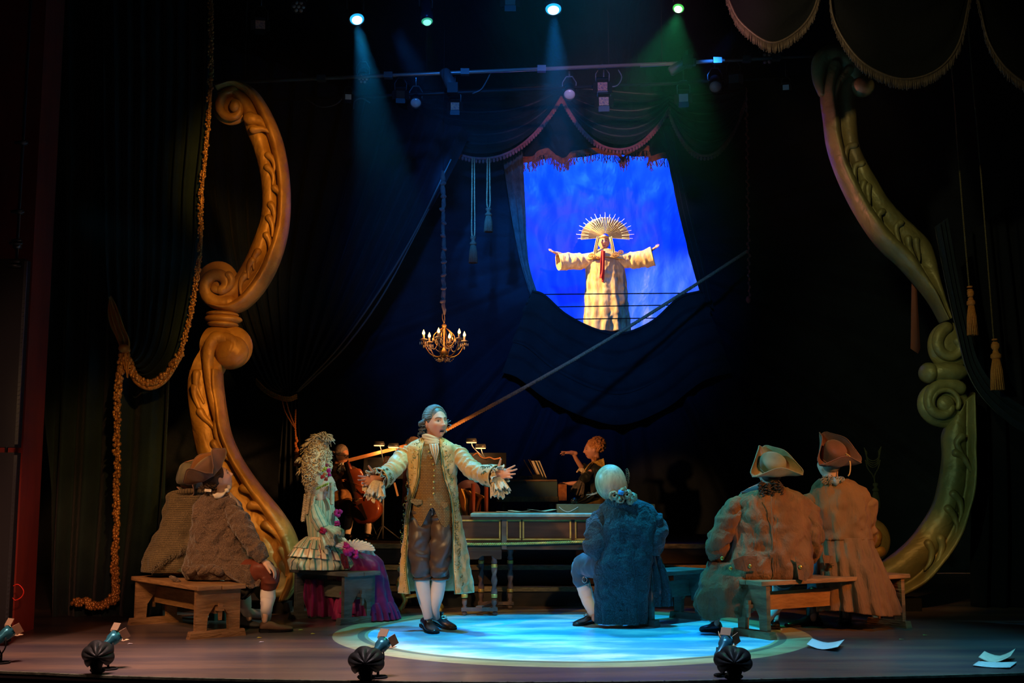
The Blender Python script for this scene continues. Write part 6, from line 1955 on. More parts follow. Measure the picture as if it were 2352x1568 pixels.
# ---------------------------------------------------------------- the man in blue, seen from behind
Y0 = FP(1400, 1440)[1]; k = S(Y0)
J = lambda x, y, d=0.: P(x, y, Y0 + d)
pb = thing('person', 'man seen from behind on a bench in a long blue wool coat, blond hair tied', 'person', (J(1425, 1435)[0], Y0, 0))
BLW = M('blue_grey_wool', (.034, .056, .068), (.020, .036, .046), ns=5, rough=.9, sheen=.12, bump=.6, bs=60, speck=(.12, .17, .19), sps=300)
Hb = Head(J(1402, 1108, .02), (-.35, .80, -.10), (-.30, 0, 1), 1.12, skin=(.60, .36, .28))
human(pb, Y0, [[(1428, 1160, .06, 26), (1438, 1200, .03, 42), (1438, 1250, 0, 44), (1430, 1300, 0, 46)],
               [(1385, 1300, .06, 30), (1342, 1302, .32, 24), (1344, 1355, .33, 14), (1362, 1405, .22, 10), (1364, 1422, .16, 9)],
               [(1455, 1305, .08, 30), (1480, 1310, .42, 24), (1478, 1380, .42, 15), (1478, 1425, .40, 10)],
               [(1385, 1180, .04, 17), (1374, 1240, .04, 14), (1390, 1262, .25, 11)], [(1490, 1180, .04, 17), (1508, 1232, .04, 14), (1480, 1265, .25, 11)]], Hb,
      hands=[((J(1392, 1262, .28), (.5, .6, -.2), (0, 0, -1), (-.5, .5, 0)),), ((J(1478, 1266, .28), (-.5, .6, -.2), (0, 0, -1), (.5, .5, 0)),)], voxel=.008)


def bfold(u, v):
    e = max(0, v - .45) / .55
    return e * (3.4 * math.sin(6 * u + .8) + 2.2 * math.sin(11 * u + 2.1)) + .5 * math.sin(5 * u + 9 * v)


def seam(u, v):
    d_ = (u + PI / 2 + .12 + TAU) % TAU  # back is at u = +pi/2 toward the camera
    return 0


o, V = loft('long_coat', Y0, [(1425, 1143, 26, 22, .03), (1432, 1152, 42, 27, .03), (1440, 1164, 58, 32, .03), (1443, 1182, 64, 38, .02), (1443, 1210, 62, 42), (1442, 1240, 60, 44), (1438, 1275, 60, 45), (1432, 1305, 61, 46), (1428, 1340, 58, 42), (1427, 1385, 55, 36), (1426, 1431, 53, 30)], BLW, pb, nu=120, nv=100, fold=bfold, wr=(.022, 6), thick=.01, squash=.9)
g = G(); g.capsule([J(1396, 1150, -.04), J(1425, 1160, -.10), J(1462, 1150, -.02)], [.022, .026, .022], 12, sub=5); g.build('collar', BLW, pb)
sleeve('sleeve', [J(1390, 1172, .03), J(1374, 1200, .02), J(1368, 1236, .0), J(1372, 1262, .02), J(1392, 1268, .22)], [.088, .098, .098, .092, .075], BLW, pb, nu=34, nv=60, wrinkle=.009, freq=45)
sleeve('sleeve', [J(1492, 1172, .03), J(1504, 1198, .02), J(1508, 1228, .0), J(1500, 1252, .02), J(1478, 1266, .22)], [.085, .092, .088, .084, .072], BLW, pb, nu=34, nv=60, wrinkle=.009, freq=45, seed=4.)
# loose tail over the bench, centre vent
drape('coat_tail', [(1488, 1236), (1492, 1290), (1500, 1340), (1504, 1394)], [(1506, 1246), (1522, 1290), (1540, 1340), (1546, 1392)], Y0 + .02, BLW, pb, folds=2.2, amp=.035, nu=44, nv=60, thick=.01)
g = G(); g.tube([J(x, y, -.205 + d) for x, y, d in ((1452, 1276, .02), (1458, 1320, .03), (1464, 1370, .06), (1468, 1428, .08))], .004, 6, sub=5); g.build('back_seam', BLW, pb)
BLB2 = M('dark_teal_breeches', (.035, .075, .105), (.05, .10, .13), ns=6, rough=.6, sheen=.3, bump=.25, bs=12)
sleeve('breeches_leg', [J(1395, 1300, .05), J(1360, 1298, .20), J(1336, 1300, .30), J(1332, 1322, .32), J(1340, 1344, .31)], [.115, .108, .090, .078, .060], BLB2, pb, nu=40, nv=60, wrinkle=.006, freq=45)
sleeve('breeches_leg', [J(1455, 1303, .08), J(1475, 1300, .30), J(1482, 1310, .40), J(1480, 1345, .40)], [.11, .10, .08, .07], BLB2, pb, nu=30, nv=30)
g = G(); q = J(1343, 1331, .22); g.tube([q + np.array((.02 * math.cos(a), 0, .026 * math.sin(a))) for a in np.linspace(0, TAU, 12, endpoint=False)], .004, 6, closed=True); g.build('knee_buckle', BUCK, pb)
fB = FP(1362, 1430)
sleeve('stocking', [J(1338, 1336, .32), J(1344, 1358, .33), J(1352, 1382, .30), J(1362, 1405, .22), (J(1364, 1420)[0], fB[1], .09)], [.062, .062, .054, .042, .037], STOCK, pb, nu=26, nv=40, wrinkle=.001)
sleeve('stocking', [J(1480, 1340, .40), J(1479, 1380, .42), (J(1479, 1420)[0], Y0 + .40, .09)], [.06, .055, .037], STOCK, pb, nu=26, nv=20, wrinkle=.001)
shoe(pb, FP(1374, 1427), FP(1321, 1438), LEATH, .048, BUCK)
shoe(pb, (J(1479, 1420)[0], Y0 + .37, 0), (J(1486, 1420)[0], Y0 + .64, 0), LEATH, .046)
BLOND = M('ash_blond_hair', (.62, .44, .24), (.20, .14, .08), ns=50, rough=.4, stretch=(1, 1, .12), spec=.4, contrast=.8)
g = G()
c0 = J(1402, 1109, .0)
g.ell(c0, (35 * k, 36 * k, 41 * k), rot=(0, R(-12), 0), seg=40, rings=28)
bun0 = J(1424, 1146, -.12)
for i in range(110):      # combed strands from the crown down to the tie
    a = -1.7 + 3.4 * i / 109
    pts = []
    for t in np.linspace(0, 1, 9):
        th = (1 - t) * 2.2 - .60
        x = 35.6 * k * math.sin(a) * math.cos(th) * (1 - .35 * t * t) + (bun0[0] - c0[0]) * t ** 3
        z = 41.6 * k * math.sin(th) * 1.0
        y = -36.6 * k * math.cos(a) * math.cos(th)
        pts.append(c0 + (x, y, z))
    pts[-1] = bun0 + (.2 * k * (i - 55) * .3, .03, .0)
    g.tube(pts, .0036, 5, sub=2)
rr = random.Random(9)
for i in range(24):
    g.tube([J(1375, 1125 + i, .0), J(1366 - i * .3, 1132 + i * .6, 0), J(1352 + rr.uniform(-6, 10), 1138 + rr.uniform(-8, 6), 0)][:3], .0012, 4, sub=4) if i < 7 else None
for i in range(16):
    p = c0 + np.array((35 * k * math.cos(.2 - i * .1), 0, 38 * k * math.sin(.9 - i * .12))); g.tube([p, p + (.02, .0, .01), p + (.035, 0, -.02 - rr.random() * .02)], .0012, 4, sub=4)
g.build('hair', BLOND, pb)
g = G()
for (x, y, r, ax_) in ((1412, 1138, 13, (0, 1, .1)), (1440, 1136, 13, (.3, 1, 0)), (1452, 1142, 11, (.6, 1, 0)), (1424, 1148, 10, (0, 1, .3)), (1430, 1126, 10, (0, 1, 0)), (1446, 1150, 9, (.3, 1, 0))):
    for j in range(5): curl(g, J(x, y, -.13 - j * .006), ax_, (r - j * 2.0) * k, .045, 1.4, .0065, j + r, 6)
g.build('tied_curls', BLOND, pb)
g = G(); g.box(J(1426, 1131, -.19), (.045, .02, .035), rot=(0, .3, 0)); g.build('hair_ribbon', M('bright_blue_ribbon', (.05, .25, .55), rough=.4), pb)

# ---------------------------------------------------------------- the two men in brown coats at the right
BRW = M('russet_wool', (.24, .115, .048), (.13, .062, .028), ns=5, rough=.9, sheen=.08, bump=.40, bs=80, weave=0, stretch=(1, 1, .5))
Y0 = 9.62; k = S(Y0)
J = lambda x, y, d=0.: P(x, y, Y0 + d)
p1 = thing('person', 'stout man from behind in a russet coat and teal-lit tricorne hat, on the right bench', 'person', (J(1765, 1450)[0], Y0, 0))
H1 = Head(J(1768, 1088, .03), (-.15, .90, .30), (0, -.25, 1), 1.08, skin=(.60, .36, .28))
human(p1, Y0, [[(1770, 1128, .05, 26), (1772, 1175, 0, 60), (1772, 1240, -.02, 66), (1768, 1300, 0, 66)],
               [(1725, 1305, .05, 36), (1660, 1330, .30, 28), (1650, 1390, .16, 16), (1646, 1432, .06, 10)],
               [(1805, 1305, .05, 36), (1800, 1335, .45, 28), (1785, 1395, .45, 15), (1782, 1425, .30, 10)],
               [(1700, 1165, .02, 22), (1660, 1235, .0, 17), (1655, 1270, .2, 12)], [(1842, 1165, .02, 22), (1866, 1225, .0, 17), (1850, 1280, .25, 12)]], H1,
      hands=[((J(1662, 1276, .26), (.4, .7, -.4), (0, 0, -1), (-.6, .3, 0)),), ((J(1846, 1284, .3), (-.3, .8, -.4), (0, 0, -1), (.6, .3, 0)),)], voxel=.009)
o, V = loft('coat', Y0, [(1768, 1120, 36, 24, .03), (1770, 1130, 55, 32, .02), (1773, 1146, 76, 40, .01), (1774, 1170, 86, 46), (1775, 1200, 86, 52), (1774, 1235, 86, 56), (1770, 1270, 92, 60), (1766, 1300, 100, 62), (1764, 1322, 98, 58), (1766, 1337, 84, 48)], BRW, p1, nu=120, nv=90,
            fold=lambda u, v: 1.2 * math.sin(4 * u + 5 * v) + 1.5 * v * math.sin(9 * u + 1), wr=(.03, 5.5), thick=.012, squash=.88)
for pts, rad, sd_ in (([J(1706, 1150, .02), J(1682, 1178, .0), J(1660, 1222, -.02), J(1648, 1254, .0), J(1655, 1276, .14)], [.115, .112, .092, .082, .078], 1.), ([J(1838, 1150, .02), J(1858, 1182, .0), J(1868, 1222, -.02), J(1862, 1255, .0), J(1848, 1284, .2)], [.11, .105, .088, .085, .08], 5.)):
    sleeve('sleeve', pts, rad, BRW, p1, nu=36, nv=60, wrinkle=.010, freq=42, seed=sd_)
sleeve('turned_cuff', [J(1646, 1250, -.03), J(1650, 1268, .06), J(1656, 1280, .15)], [.090, .094, .092], BRW, p1, nu=34, nv=16, wrinkle=.002)
drape('flat_collar', [(1708, 1132), (1722, 1124), (1740, 1116), (1755, 1110)], [(1828, 1134), (1816, 1124), (1800, 1116), (1785, 1110)], Y0 - .11, M('dark_velvet_collar', (.05, .05, .055), rough=.8, sheen=.6), p1, folds=.5, amp=.01, nu=40, nv=16, thick=.02, dY=lambda s, t: -.10 * math.sin(PI * s) + .12 - .03 * t + .0)
# skirt spilling over the bench and the left thigh
o, V = loft('coat_skirt', Y0 - .02, [(1690, 1290, 58, 44, .06), (1683, 1310, 66, 52, .04), (1675, 1340, 68, 56, .02), (1668, 1365, 66, 50, .02), (1668, 1388, 64, 44, .02), (1674, 1404, 60, 40, .02)], BRW, p1, nu=110, nv=50, fold=lambda u, v: (1 + 4 * v) * math.sin(7 * u + 2 * v) + 2.5 * v * math.sin(15 * u), wr=(.03, 6), thick=.01,
               hem=lambda u, v: v * (14 * math.sin(u * 1 - .9) + 3 * math.sin(6 * u)))
for pts in ([(1683, 1285), (1705, 1276), (1738, 1276), (1738, 1310), (1710, 1312), (1688, 1306)], [(1826, 1278), (1856, 1296), (1862, 1316), (1850, 1334), (1834, 1330)]):
    g = G(); poly = [J(x, y, -.245) for x, y in pts]; g.prism(poly, (0, -.012, 0)); g.build('pocket_flap', BRW, p1, smooth=False)
for x, y in ((1723, 1300), (1678, 1305), (1839, 1302), (1659, 1282)):
    g = G(); g.ell(J(x, y, -.262), (.016, .010, .016), seg=12, rings=8); g.build('button', M('brass_button', (.55, .30, .06), rough=.3, metal=.8), p1)
g = G(); g.tube([J(x, y, -.225) for x, y in ((1772, 1140), (1774, 1200), (1775, 1260), (1777, 1330))], .004, 6, sub=4); g.build('back_seam', BRW, p1)
f_ = FP(1652, 1450)
sleeve('stocking', [J(1652, 1375, .10), J(1650, 1400, .08), (J(1647, 1425)[0], f_[1] + .02, .09)], [.058, .052, .040], STOCK, p1, nu=26, nv=24, wrinkle=.001)
sleeve('stocking', [J(1790, 1345, .44), J(1786, 1385, .44), (J(1781, 1420)[0], Y0 + .30, .09)], [.060, .056, .038], STOCK, p1, nu=26, nv=24, wrinkle=.001)
sleeve('breeches_leg', [J(1800, 1320, .1), J(1800, 1330, .40), J(1792, 1352, .45)], [.10, .09, .068], BLB2, p1, nu=30, nv=24)
shoe(p1, FP(1657, 1452), FP(1608, 1449), LEATH, .050)
shoe(p1, FP(1781, 1446), FP(1776, 1432), LEATH, .046)
DKH = M('dark_curly_hair', (.035, .022, .016), (.08, .05, .035), ns=30, rough=.5)
g = G(); rr = random.Random(12)
hair_cap(g, H1, strands=20)
for i in range(36):
    curl(g, J(1745 + rr.uniform(0, 52), 1104 + rr.uniform(0, 22), -.10 - rr.uniform(0, .06)), (rr.uniform(-.5, .5), rr.uniform(-.3, .3), -1), .014, .05, 2, .006, i)
g.build('hair', DKH, p1)
FELT1 = M('tan_felt', (.30, .21, .09), (.20, .14, .06), ns=10, rough=.85, sheen=.3, bump=.1, bs=60)
FELT1B = M('pale_felt', (.22, .20, .12), (.16, .15, .10), ns=10, rough=.85, sheen=.3)
tricorne(p1, H1, FELT1, FELT1B, c=(0, -.035, .055), tilt=R(20), R0=.112, crown=.10, Rc=.225, Rs=.128, hs=.105, hc=.02)

Y0 = 10.0; k = S(Y0)
J = lambda x, y, d=0.: P(x, y, Y0 + d)
p2 = thing('person', 'man from behind in a pleated brown coat and pointed plum tricorne hat, rightmost', 'person', (J(1950, 1440)[0], Y0, 0))
BRW2 = M('tan_brown_linen', (.22, .115, .05), (.15, .078, .036), ns=4, rough=.9, sheen=.08, bump=.35, bs=110, stretch=(1, 1, .25))
H2 = Head(J(1903, 1066, .03), (-.45, .80, .30), (-.10, -.25, 1), 1.06, skin=(.60, .36, .28))
human(p2, Y0, [[(1915, 1108, .05, 24), (1925, 1150, 0, 46), (1932, 1220, -.02, 50), (1940, 1290, 0, 56)],
               [(1915, 1300, .05, 36), (1878, 1318, .40, 26), (1875, 1370, .34, 17), (1868, 1420, .18, 12)],
               [(1965, 1300, .05, 36), (1948, 1322, .45, 26), (1942, 1375, .40, 16), (1940, 1420, .20, 12)],
               [(1868, 1140, .02, 20), (1860, 1210, .05, 16), (1880, 1255, .28, 12)], [(1978, 1140, .02, 20), (1992, 1210, .05, 16), (1985, 1250, .28, 12)]], H2,
      hands=[((J(1882, 1262, .3), (.3, .7, -.4), (0, 0, -1), (-.6, .3, 0)),), ((J(1980, 1256, .3), (-.3, .8, -.4), (0, 0, -1), (.6, .3, 0)),)], voxel=.009)
o, V = loft('coat', Y0, [(1915, 1100, 28, 22, .03), (1918, 1110, 46, 28, .02), (1924, 1126, 62, 34, .01), (1929, 1150, 68, 40), (1932, 1185, 63, 44), (1936, 1215, 60, 44), (1940, 1238, 58, 44)], BRW2, p2, nu=100, nv=60, fold=lambda u, v: 1.0 * math.sin(4 * u + 7 * v), wr=(.025, 6), thick=.01, squash=.9)


def pleat(u, v):
    s_ = math.sin(16 * u + .6 * math.sin(3 * u))
    return (1.0 + 5.5 * v) * math.copysign(abs(s_) ** .6, s_) * .8 + 3 * v * math.sin(5 * u + 1)


o, V = loft('pleated_skirt', Y0, [(1940, 1234, 58, 45, -.005), (1944, 1262, 62, 50, -.01), (1953, 1300, 70, 58, -.02), (1963, 1350, 80, 62, -.03), (1971, 1404, 88, 64, -.03)], BRW2, p2, nu=260, nv=70, fold=pleat, wr=(.012, 6), thick=.008, hem=lambda u, v: v * v * 6 * math.sin(2 * u))
for pts, rad, sd_ in (([J(1876, 1128, .02), J(1862, 1160, .02), J(1860, 1200, .03), J(1870, 1236, .12), J(1882, 1258, .26)], [.10, .10, .085, .08, .072], 2.), ([J(1972, 1128, .02), J(1988, 1160, .02), J(1994, 1205, .03), J(1990, 1235, .12), J(1982, 1254, .26)], [.10, .095, .075, .075, .07], 7.)):
    sleeve('sleeve', pts, rad, BRW2, p2, nu=34, nv=60, wrinkle=.009, freq=42, seed=sd_)
for x, y in ((1905, 1238), (1912, 1296)):
    g = G(); g.ell(J(x, y, -.20), (.018, .010, .014), seg=12, rings=8); g.build('button', BRW2, p2)
g = G(); g.prism([J(x, y, -.20) for x, y in ((1888, 1274), (1912, 1276), (1914, 1294), (1892, 1292))], (0, -.012, 0)); g.build('pocket_flap', BRW2, p2, smooth=False)
sleeve('breeches_leg', [J(1915, 1300, .05), J(1885, 1312, .30), J(1876, 1322, .40), J(1874, 1360, .36)], [.11, .10, .08, .07], BLB2, p2, nu=30, nv=30)
sleeve('breeches_leg', [J(1965, 1300, .05), J(1950, 1315, .40), J(1944, 1360, .42)], [.11, .09, .07], BLB2, p2, nu=30, nv=30)
shoe(p2, FP(1882, 1434), FP(1806, 1440), LEATH, .052, name='boot', boot=.26)
shoe(p2, FP(1946, 1438), FP(1932, 1430), LEATH, .052, name='boot', boot=.26)
g = G(); hair_cap(g, H2, strands=20); rr = random.Random(13)
for i in range(30): curl(g, J(1885 + rr.uniform(0, 46), 1092 + rr.uniform(0, 12), -.08 - rr.uniform(0, .05)), (rr.uniform(-.5, .5), rr.uniform(-.3, .3), -1), .012, .04, 2, .005, i)
g.build('hair', M('grey_brown_curls', (.16, .12, .09), (.28, .22, .16), ns=30, rough=.5), p2)
sleeve('neckcloth', [J(1893, 1100, -.06), J(1915, 1106, -.12), J(1936, 1100, -.06)], [.022, .028, .022], M('blue_grey_neckcloth', (.25, .30, .34), rough=.8), p2, nu=16, nv=20)
FELT2 = M('plum_felt', (.17, .075, .065), (.12, .06, .055), ns=10, rough=.85, sheen=.3, bump=.1, bs=60)
o, loc_ = tricorne(p2, H2, FELT2, FELT2, c=(0, -.03, .06), tilt=R(26), yaw=R(-12), R0=.105, crown=.14, Rc=.215, Rs=.125, hs=.15, hc=.05)
g = G(); g.tube([J(1940, 1040, -.12), J(1948, 1050, -.15), J(1953, 1065, -.16), J(1952, 1085, -.16), J(1948, 1093, -.16)], .006, 6, sub=5); g.tube([J(1935, 1038, -.12), J(1945, 1042, -.15), J(1957, 1052, -.16)], .004, 6, sub=4)
g.build('hat_cord', M('tan_hat_cord', (.5, .30, .14), rough=.7), o)

# ---------------------------------------------------------------- left bench: man in speckled tweed, figure in a shawl
TWD = M('speckled_tweed', (.115, .070, .045), (.085, .052, .036), ns=5, rough=.9, sheen=.3, bump=.5, bs=80, speck=(.34, .24, .15), sps=320)
Y0 = 9.85; k = S(Y0)
J = lambda x, y, d=0.: P(x, y, Y0 + d)
p3 = thing('person', 'man in speckled tweed coat and brown tricorne seated on the oak bench, looking up', 'person', (J(520, 1440)[0], Y0, 0))
H3 = Head(J(500, 1100, .0), (.66, .40, .50), (-.45, -.28, .85), 1.08, hair=(.05, .03, .02), skin=(.68, .42, .30))
human(p3, Y0, [[(493, 1148, 0, 24), (495, 1190, 0, 46), (498, 1240, 0, 50), (505, 1295, 0, 52)],
               [(520, 1305, -.05, 34), (580, 1308, -.10, 27), (613, 1312, -.12, 22), (614, 1350, -.12, 17), (612, 1395, -.14, 12), (608, 1425, -.14, 10)],
               [(520, 1305, .12, 32), (560, 1318, .16, 24), (560, 1350, .16, 16), (565, 1390, .12, 12), (572, 1420, .12, 10)],
               [(530, 1175, -.10, 20), (565, 1235, -.14, 16), (590, 1270, -.16, 12), (606, 1288, -.17, 9)], [(490, 1175, .15, 20), (545, 1240, .2, 14), (585, 1290, .15, 10)]], H3,
      hands=[((J(608, 1290, -.18), (.75, -.1, -.55), (-.5, .1, -.8), (.2, -.95, .2)), dict(size=1.05, curl=(.35, .4, .4, .4), spread=.1, thumb=(.5, .8))), ((J(590, 1296, .12), (.75, -.1, -.5), (-.5, .1, -.8), (.2, .95, .2)),)], voxel=.006)
o, V = loft('coat', Y0, [(500, 1136, 26, 22, .0), (500, 1146, 40, 28), (500, 1160, 52, 33), (500, 1185, 58, 38), (500, 1215, 58, 40), (502, 1250, 62, 42), (506, 1285, 74, 46), (512, 1308, 86, 50), (514, 1328, 84, 46)], TWD, p3, nu=110, nv=90, fold=lambda u, v: .8 * math.sin(5 * u + 6 * v) + 2.2 * max(0, v - .6) * math.sin(12 * u), wr=(.026, 6), thick=.012, squash=.9)
drape('coat_tail', [(505, 1296), (520, 1318), (545, 1336), (575, 1352)], [(602, 1296), (606, 1316), (600, 1332), (594, 1346)], Y0 - .19, TWD, p3, folds=1.5, amp=.02, nu=40, nv=30, thick=.012)
drape('side_skirt', [(540, 1330), (545, 1355), (548, 1372), (552, 1376)], [(598, 1325), (590, 1345), (578, 1362), (562, 1376)], Y0 - .08, M('black_breeches', (.02, .018, .018), rough=.8), p3, folds=1.5, amp=.02, nu=30, nv=20, thick=.01)
sleeve('sleeve', [J(528, 1160, -.08), J(548, 1195, -.13), J(568, 1232, -.16), J(590, 1264, -.18), J(606, 1286, -.18)], [.092, .092, .080, .068, .058], TWD, p3, nu=36, nv=70, wrinkle=.009, freq=45)
g = G()
for i in range(9): g.ell(J(430 + i * 9, 1308 + 4 * math.sin(i * 1.8), -.20), (.05, .045, .034), rot=(0, rr.uniform(-.6, .6), 0), seg=14, rings=10)
g.ell(J(402, 1330, -.19), (.055, .03, .02), rot=(0, .5, 0)); g.build('bunched_coat_hem', TWD, p3)
RBR = M('red_brown_leather_breeches', (.17, .040, .020), (.11, .03, .018), ns=8, rough=.4, bump=.25, bs=14)
sleeve('breeches_leg', [J(560, 1312, -.08), J(600, 1310, -.13), J(617, 1318, -.14), J(617, 1335, -.13), J(616, 1352, -.12)], [.10, .094, .078, .080, .064], RBR, p3, nu=36, nv=50, wrinkle=.005, freq=50)
sleeve('breeches_leg', [J(540, 1316, .10), J(560, 1322, .16), J(560, 1360, .16)], [.10, .09, .07], RBR, p3, nu=30, nv=30)
sleeve('stocking', [J(616, 1346, -.12), J(615, 1372, -.12), J(612, 1400, -.13), (J(607, 1425)[0], FP(607, 1445)[1], .09)], [.060, .062, .046, .038], STOCK, p3, nu=26, nv=36, wrinkle=.001)
sleeve('stocking', [J(558, 1358, .16), J(562, 1380, .14), J(568, 1405, .10), (J(572, 1415)[0], FP(572, 1434)[1], .09)], [.060, .058, .042, .038], STOCK, p3, nu=26, nv=36, wrinkle=.001)
BSH = M('brown_suede_shoe', (.15, .085, .05), (.11, .065, .04), ns=14, rough=.75); GSH = M('grey_suede_shoe', (.11, .11, .11), rough=.7)
shoe(p3, FP(596, 1452), FP(673, 1449), BSH, .055, None)
shoe(p3, FP(547, 1440), FP(598, 1442), GSH, .050, None)
g = G(); hair_cap(g, H3, strands=24); rr = random.Random(15)
for i in range(20): curl(g, J(468 + rr.uniform(0, 30), 1112 + rr.uniform(0, 18), -.06 - rr.uniform(0, .06)), (-1, rr.uniform(-.3, .3), -.5), .012, .05, 2, .005, i)
g.build('hair', DKH, p3)
sleeve('neckcloth', [J(478, 1130, -.08), J(500, 1138, -.11), J(520, 1128, -.08), J(526, 1118, -.02)], [.013, .016, .015, .012], WHITEL, p3, nu=16, nv=20)
g = G(); g.box(J(478, 1126, -.13), (.055, .02, .022), rot=(0, .1, 0)); g.build('hair_ribbon', WHITEL, p3, smooth=False)
drape('cravat_tail', [(526, 1135), (532, 1146), (538, 1156)], [(530, 1130), (545, 1148), (556, 1166)], Y0 - .06, M('grey_neckerchief', (.30, .24, .18), rough=.8), p3, folds=1, amp=.01, nu=12, nv=14, thick=.004)
FELT3 = M('rust_felt', (.20, .085, .035), (.15, .07, .035), ns=10, rough=.85, sheen=.3, bump=.08, bs=60); FELT3B = M('mauve_brown_felt', (.14, .080, .062), rough=.85, sheen=.3)
tricorne(p3, H3, FELT3, FELT3B, c=(0, -.02, .065), tilt=R(8), yaw=R(20), R0=.108, crown=.12, Rc=.21, Rs=.125, hs=.15, hc=.03)

Y0 = 10.25; k = S(Y0)
J = lambda x, y, d=0.: P(x, y, Y0 + d)
p4 = thing('person', 'hunched figure in a fringed olive knit shawl and grey hat, leftmost on the oak bench', 'person', (J(410, 1430)[0], Y0, 0))
SHW = M('olive_brown_knit', (.155, .110, .055), (.11, .08, .042), ns=6, rough=.95, sheen=.2, stripes=[((.05, .038, .025), 46, 1, .35)], speck=(.24, .17, .09), sps=200)
H4 = Head(J(440, 1112, .05), (.60, .60, .30), (-.2, -.2, 1), 1.0, skin=(.62, .38, .28))
human(p4, Y0, [[(440, 1150, .05, 22), (432, 1190, .05, 42), (420, 1250, .05, 46), (415, 1300, .05, 48)], [(420, 1310, .1, 34), (470, 1330, .4, 24), (470, 1375, .4, 14), (475, 1415, .35, 10)], [(440, 1310, .2, 34), (500, 1330, .55, 24), (500, 1375, .55, 14), (500, 1410, .5, 10)],
               [(405, 1180, .05, 18), (410, 1240, .1, 14), (450, 1260, .3, 10)], [(465, 1180, .1, 18), (480, 1240, .2, 14), (490, 1260, .3, 10)]], H4, hands=[((J(452, 1262, .32), (.6, .6, -.3), (0, 0, -1), (0, .5, .5)),), ((J(490, 1262, .32), (.6, .6, -.3), (0, 0, -1), (0, .5, .5)),)], voxel=.010)
loft('shawl', Y0, [(436, 1128, 34, 26, .05), (437, 1134, 44, 32, .03), (436, 1150, 48, 36), (433, 1180, 52, 40), (428, 1210, 56, 42), (418, 1245, 62, 46), (404, 1280, 66, 48), (395, 1312, 66, 46)], SHW, p4, nu=110, nv=70, fold=lambda u, v: (1 + 2.5 * v) * math.sin(6 * u + 3 * v), wr=(.03, 5), thick=.015, squash=.85)
g = G(); g.capsule([J(398, 1132, -.06), J(430, 1128, -.12), J(468, 1128, -.08)], [.020, .026, .020], 10, sub=6); g.build('shawl_collar_fold', SHW, p4)
g = G(); rr = random.Random(17)
for t in np.linspace(0, 1, 70):
    q = J(350 + 100 * t, 1300 - 62 * t, -.21 - .02 * math.sin(t * 9))
    g.tube([q, q + (rr.uniform(-.02, .02), -.005, -.03), q + (rr.uniform(-.04, .01), 0, -.055 - rr.random() * .02)], .003, 4)
tag(g.build('shawl_fringe', SHW, p4), kind='stuff')
drape('green_skirt', [(425, 1265), (430, 1290), (405, 1312)], [(452, 1262), (455, 1290), (445, 1318)], Y0 - .20, M('dull_green_cloth', (.06, .075, .045), rough=.9), p4, folds=2, amp=.02, nu=20, nv=14, thick=.01)
drape('skirt_below_bench', [(470, 1340), (475, 1390), (480, 1440)], [(548, 1345), (545, 1390), (550, 1442)], Y0 + .35, M('dark_green_skirt', (.03, .05, .04), rough=.9), p4, folds=3, amp=.04, nu=40, nv=24, thick=.01)
GHT = M('grey_felt', (.13, .115, .085), (.10, .09, .07), ns=8, rough=.9, sheen=.2)
g = G(); axh = norm((-.85, -.45, .25)); g.lathe(J(452, 1096, -.02), [(.092, 0), (.096, .02), (.098, .10), (.092, .145), (.075, .158), (.001, .16)], 36, axis=axh); o = g.build('hat_crown', GHT, p4)
g = G(); c_ = J(450, 1098, -.03)
V = np.zeros((8, 60, 3)); s1 = norm(np.cross(axh, (0, 0, 1))); s2 = np.cross(s1, axh)
for i in range(8):
    for j in range(60):
        a = TAU * j / 60; r_ = .09 + .085 * i / 7; e_ = abs(math.cos(1.5 * a))
        V[i, j] = c_ + (s1 * math.cos(a) + s2 * math.sin(a)) * (r_ * (1 - .28 * (1 - e_) * i / 7)) + axh * (.12 * (1 - e_) * (i / 7) ** 1.5)
g.grid(V, closed=True); o = g.build('hat_brim', GHT, p4); solid(o, .006)
g = G(); g.tube(V[-1][::2], .005, 6, closed=True); g.build('brim_edge', M('dusty_pink_binding', (.30, .16, .12), rough=.8), p4)

# ---------------------------------------------------------------- the lady in the striped dress
Y0 = 10.55; k = S(Y0)
J = lambda x, y, d=0.: P(x, y, Y0 + d)
pl = thing('person', 'lady in green striped gown and magenta skirt with towering curled white wig, seated', 'person', (J(745, 1425)[0], Y0, 0))
HL = Head(J(746, 1116, .0), (.88, .46, -.05), (0, 0, 1), .98, skin=(.80, .55, .45), lip=(.55, .12, .15))
human(pl, Y0, [[(736, 1146, 0, 16), (736, 1175, 0, 26), (733, 1215, 0, 22), (735, 1255, 0, 34), (738, 1285, 0, 40)], [(750, 1290, -.02, 30), (815, 1296, .10, 24), (845, 1305, .15, 20), (850, 1360, .15, 14), (850, 1405, .12, 9)], [(750, 1290, .12, 30), (815, 1296, .25, 24), (845, 1305, .28, 20), (848, 1360, .28, 14), (848, 1400, .28, 9)],
               [(722, 1165, -.10, 13), (742, 1215, -.16, 10), (775, 1245, -.16, 8), (798, 1262, -.16, 6)], [(745, 1165, .12, 13), (765, 1215, .15, 10), (800, 1250, .1, 6)]], HL,
      hands=[((J(799, 1262, -.16), (.9, .1, -.1), (0, .2, 1), (.1, .9, .2)), dict(size=.95, curl=(.3, .3, .35, .4), r=.0078)), ((J(804, 1252, .1), (.9, 0, -.1), (0, .2, 1), (.1, -.9, .2)), dict(size=.95, r=.0078))], voxel=.006)
STR = M('green_striped_silk', (.46, .52, .40), (.36, .46, .36), ns=8, rough=.5, sheen=.2, stripes=[((.07, .22, .18), 34, 0, .28), ((.62, .52, .34), 17, 0, .16), ((.05, .10, .09), 17, 0, .06)], bump=.1, bs=20)
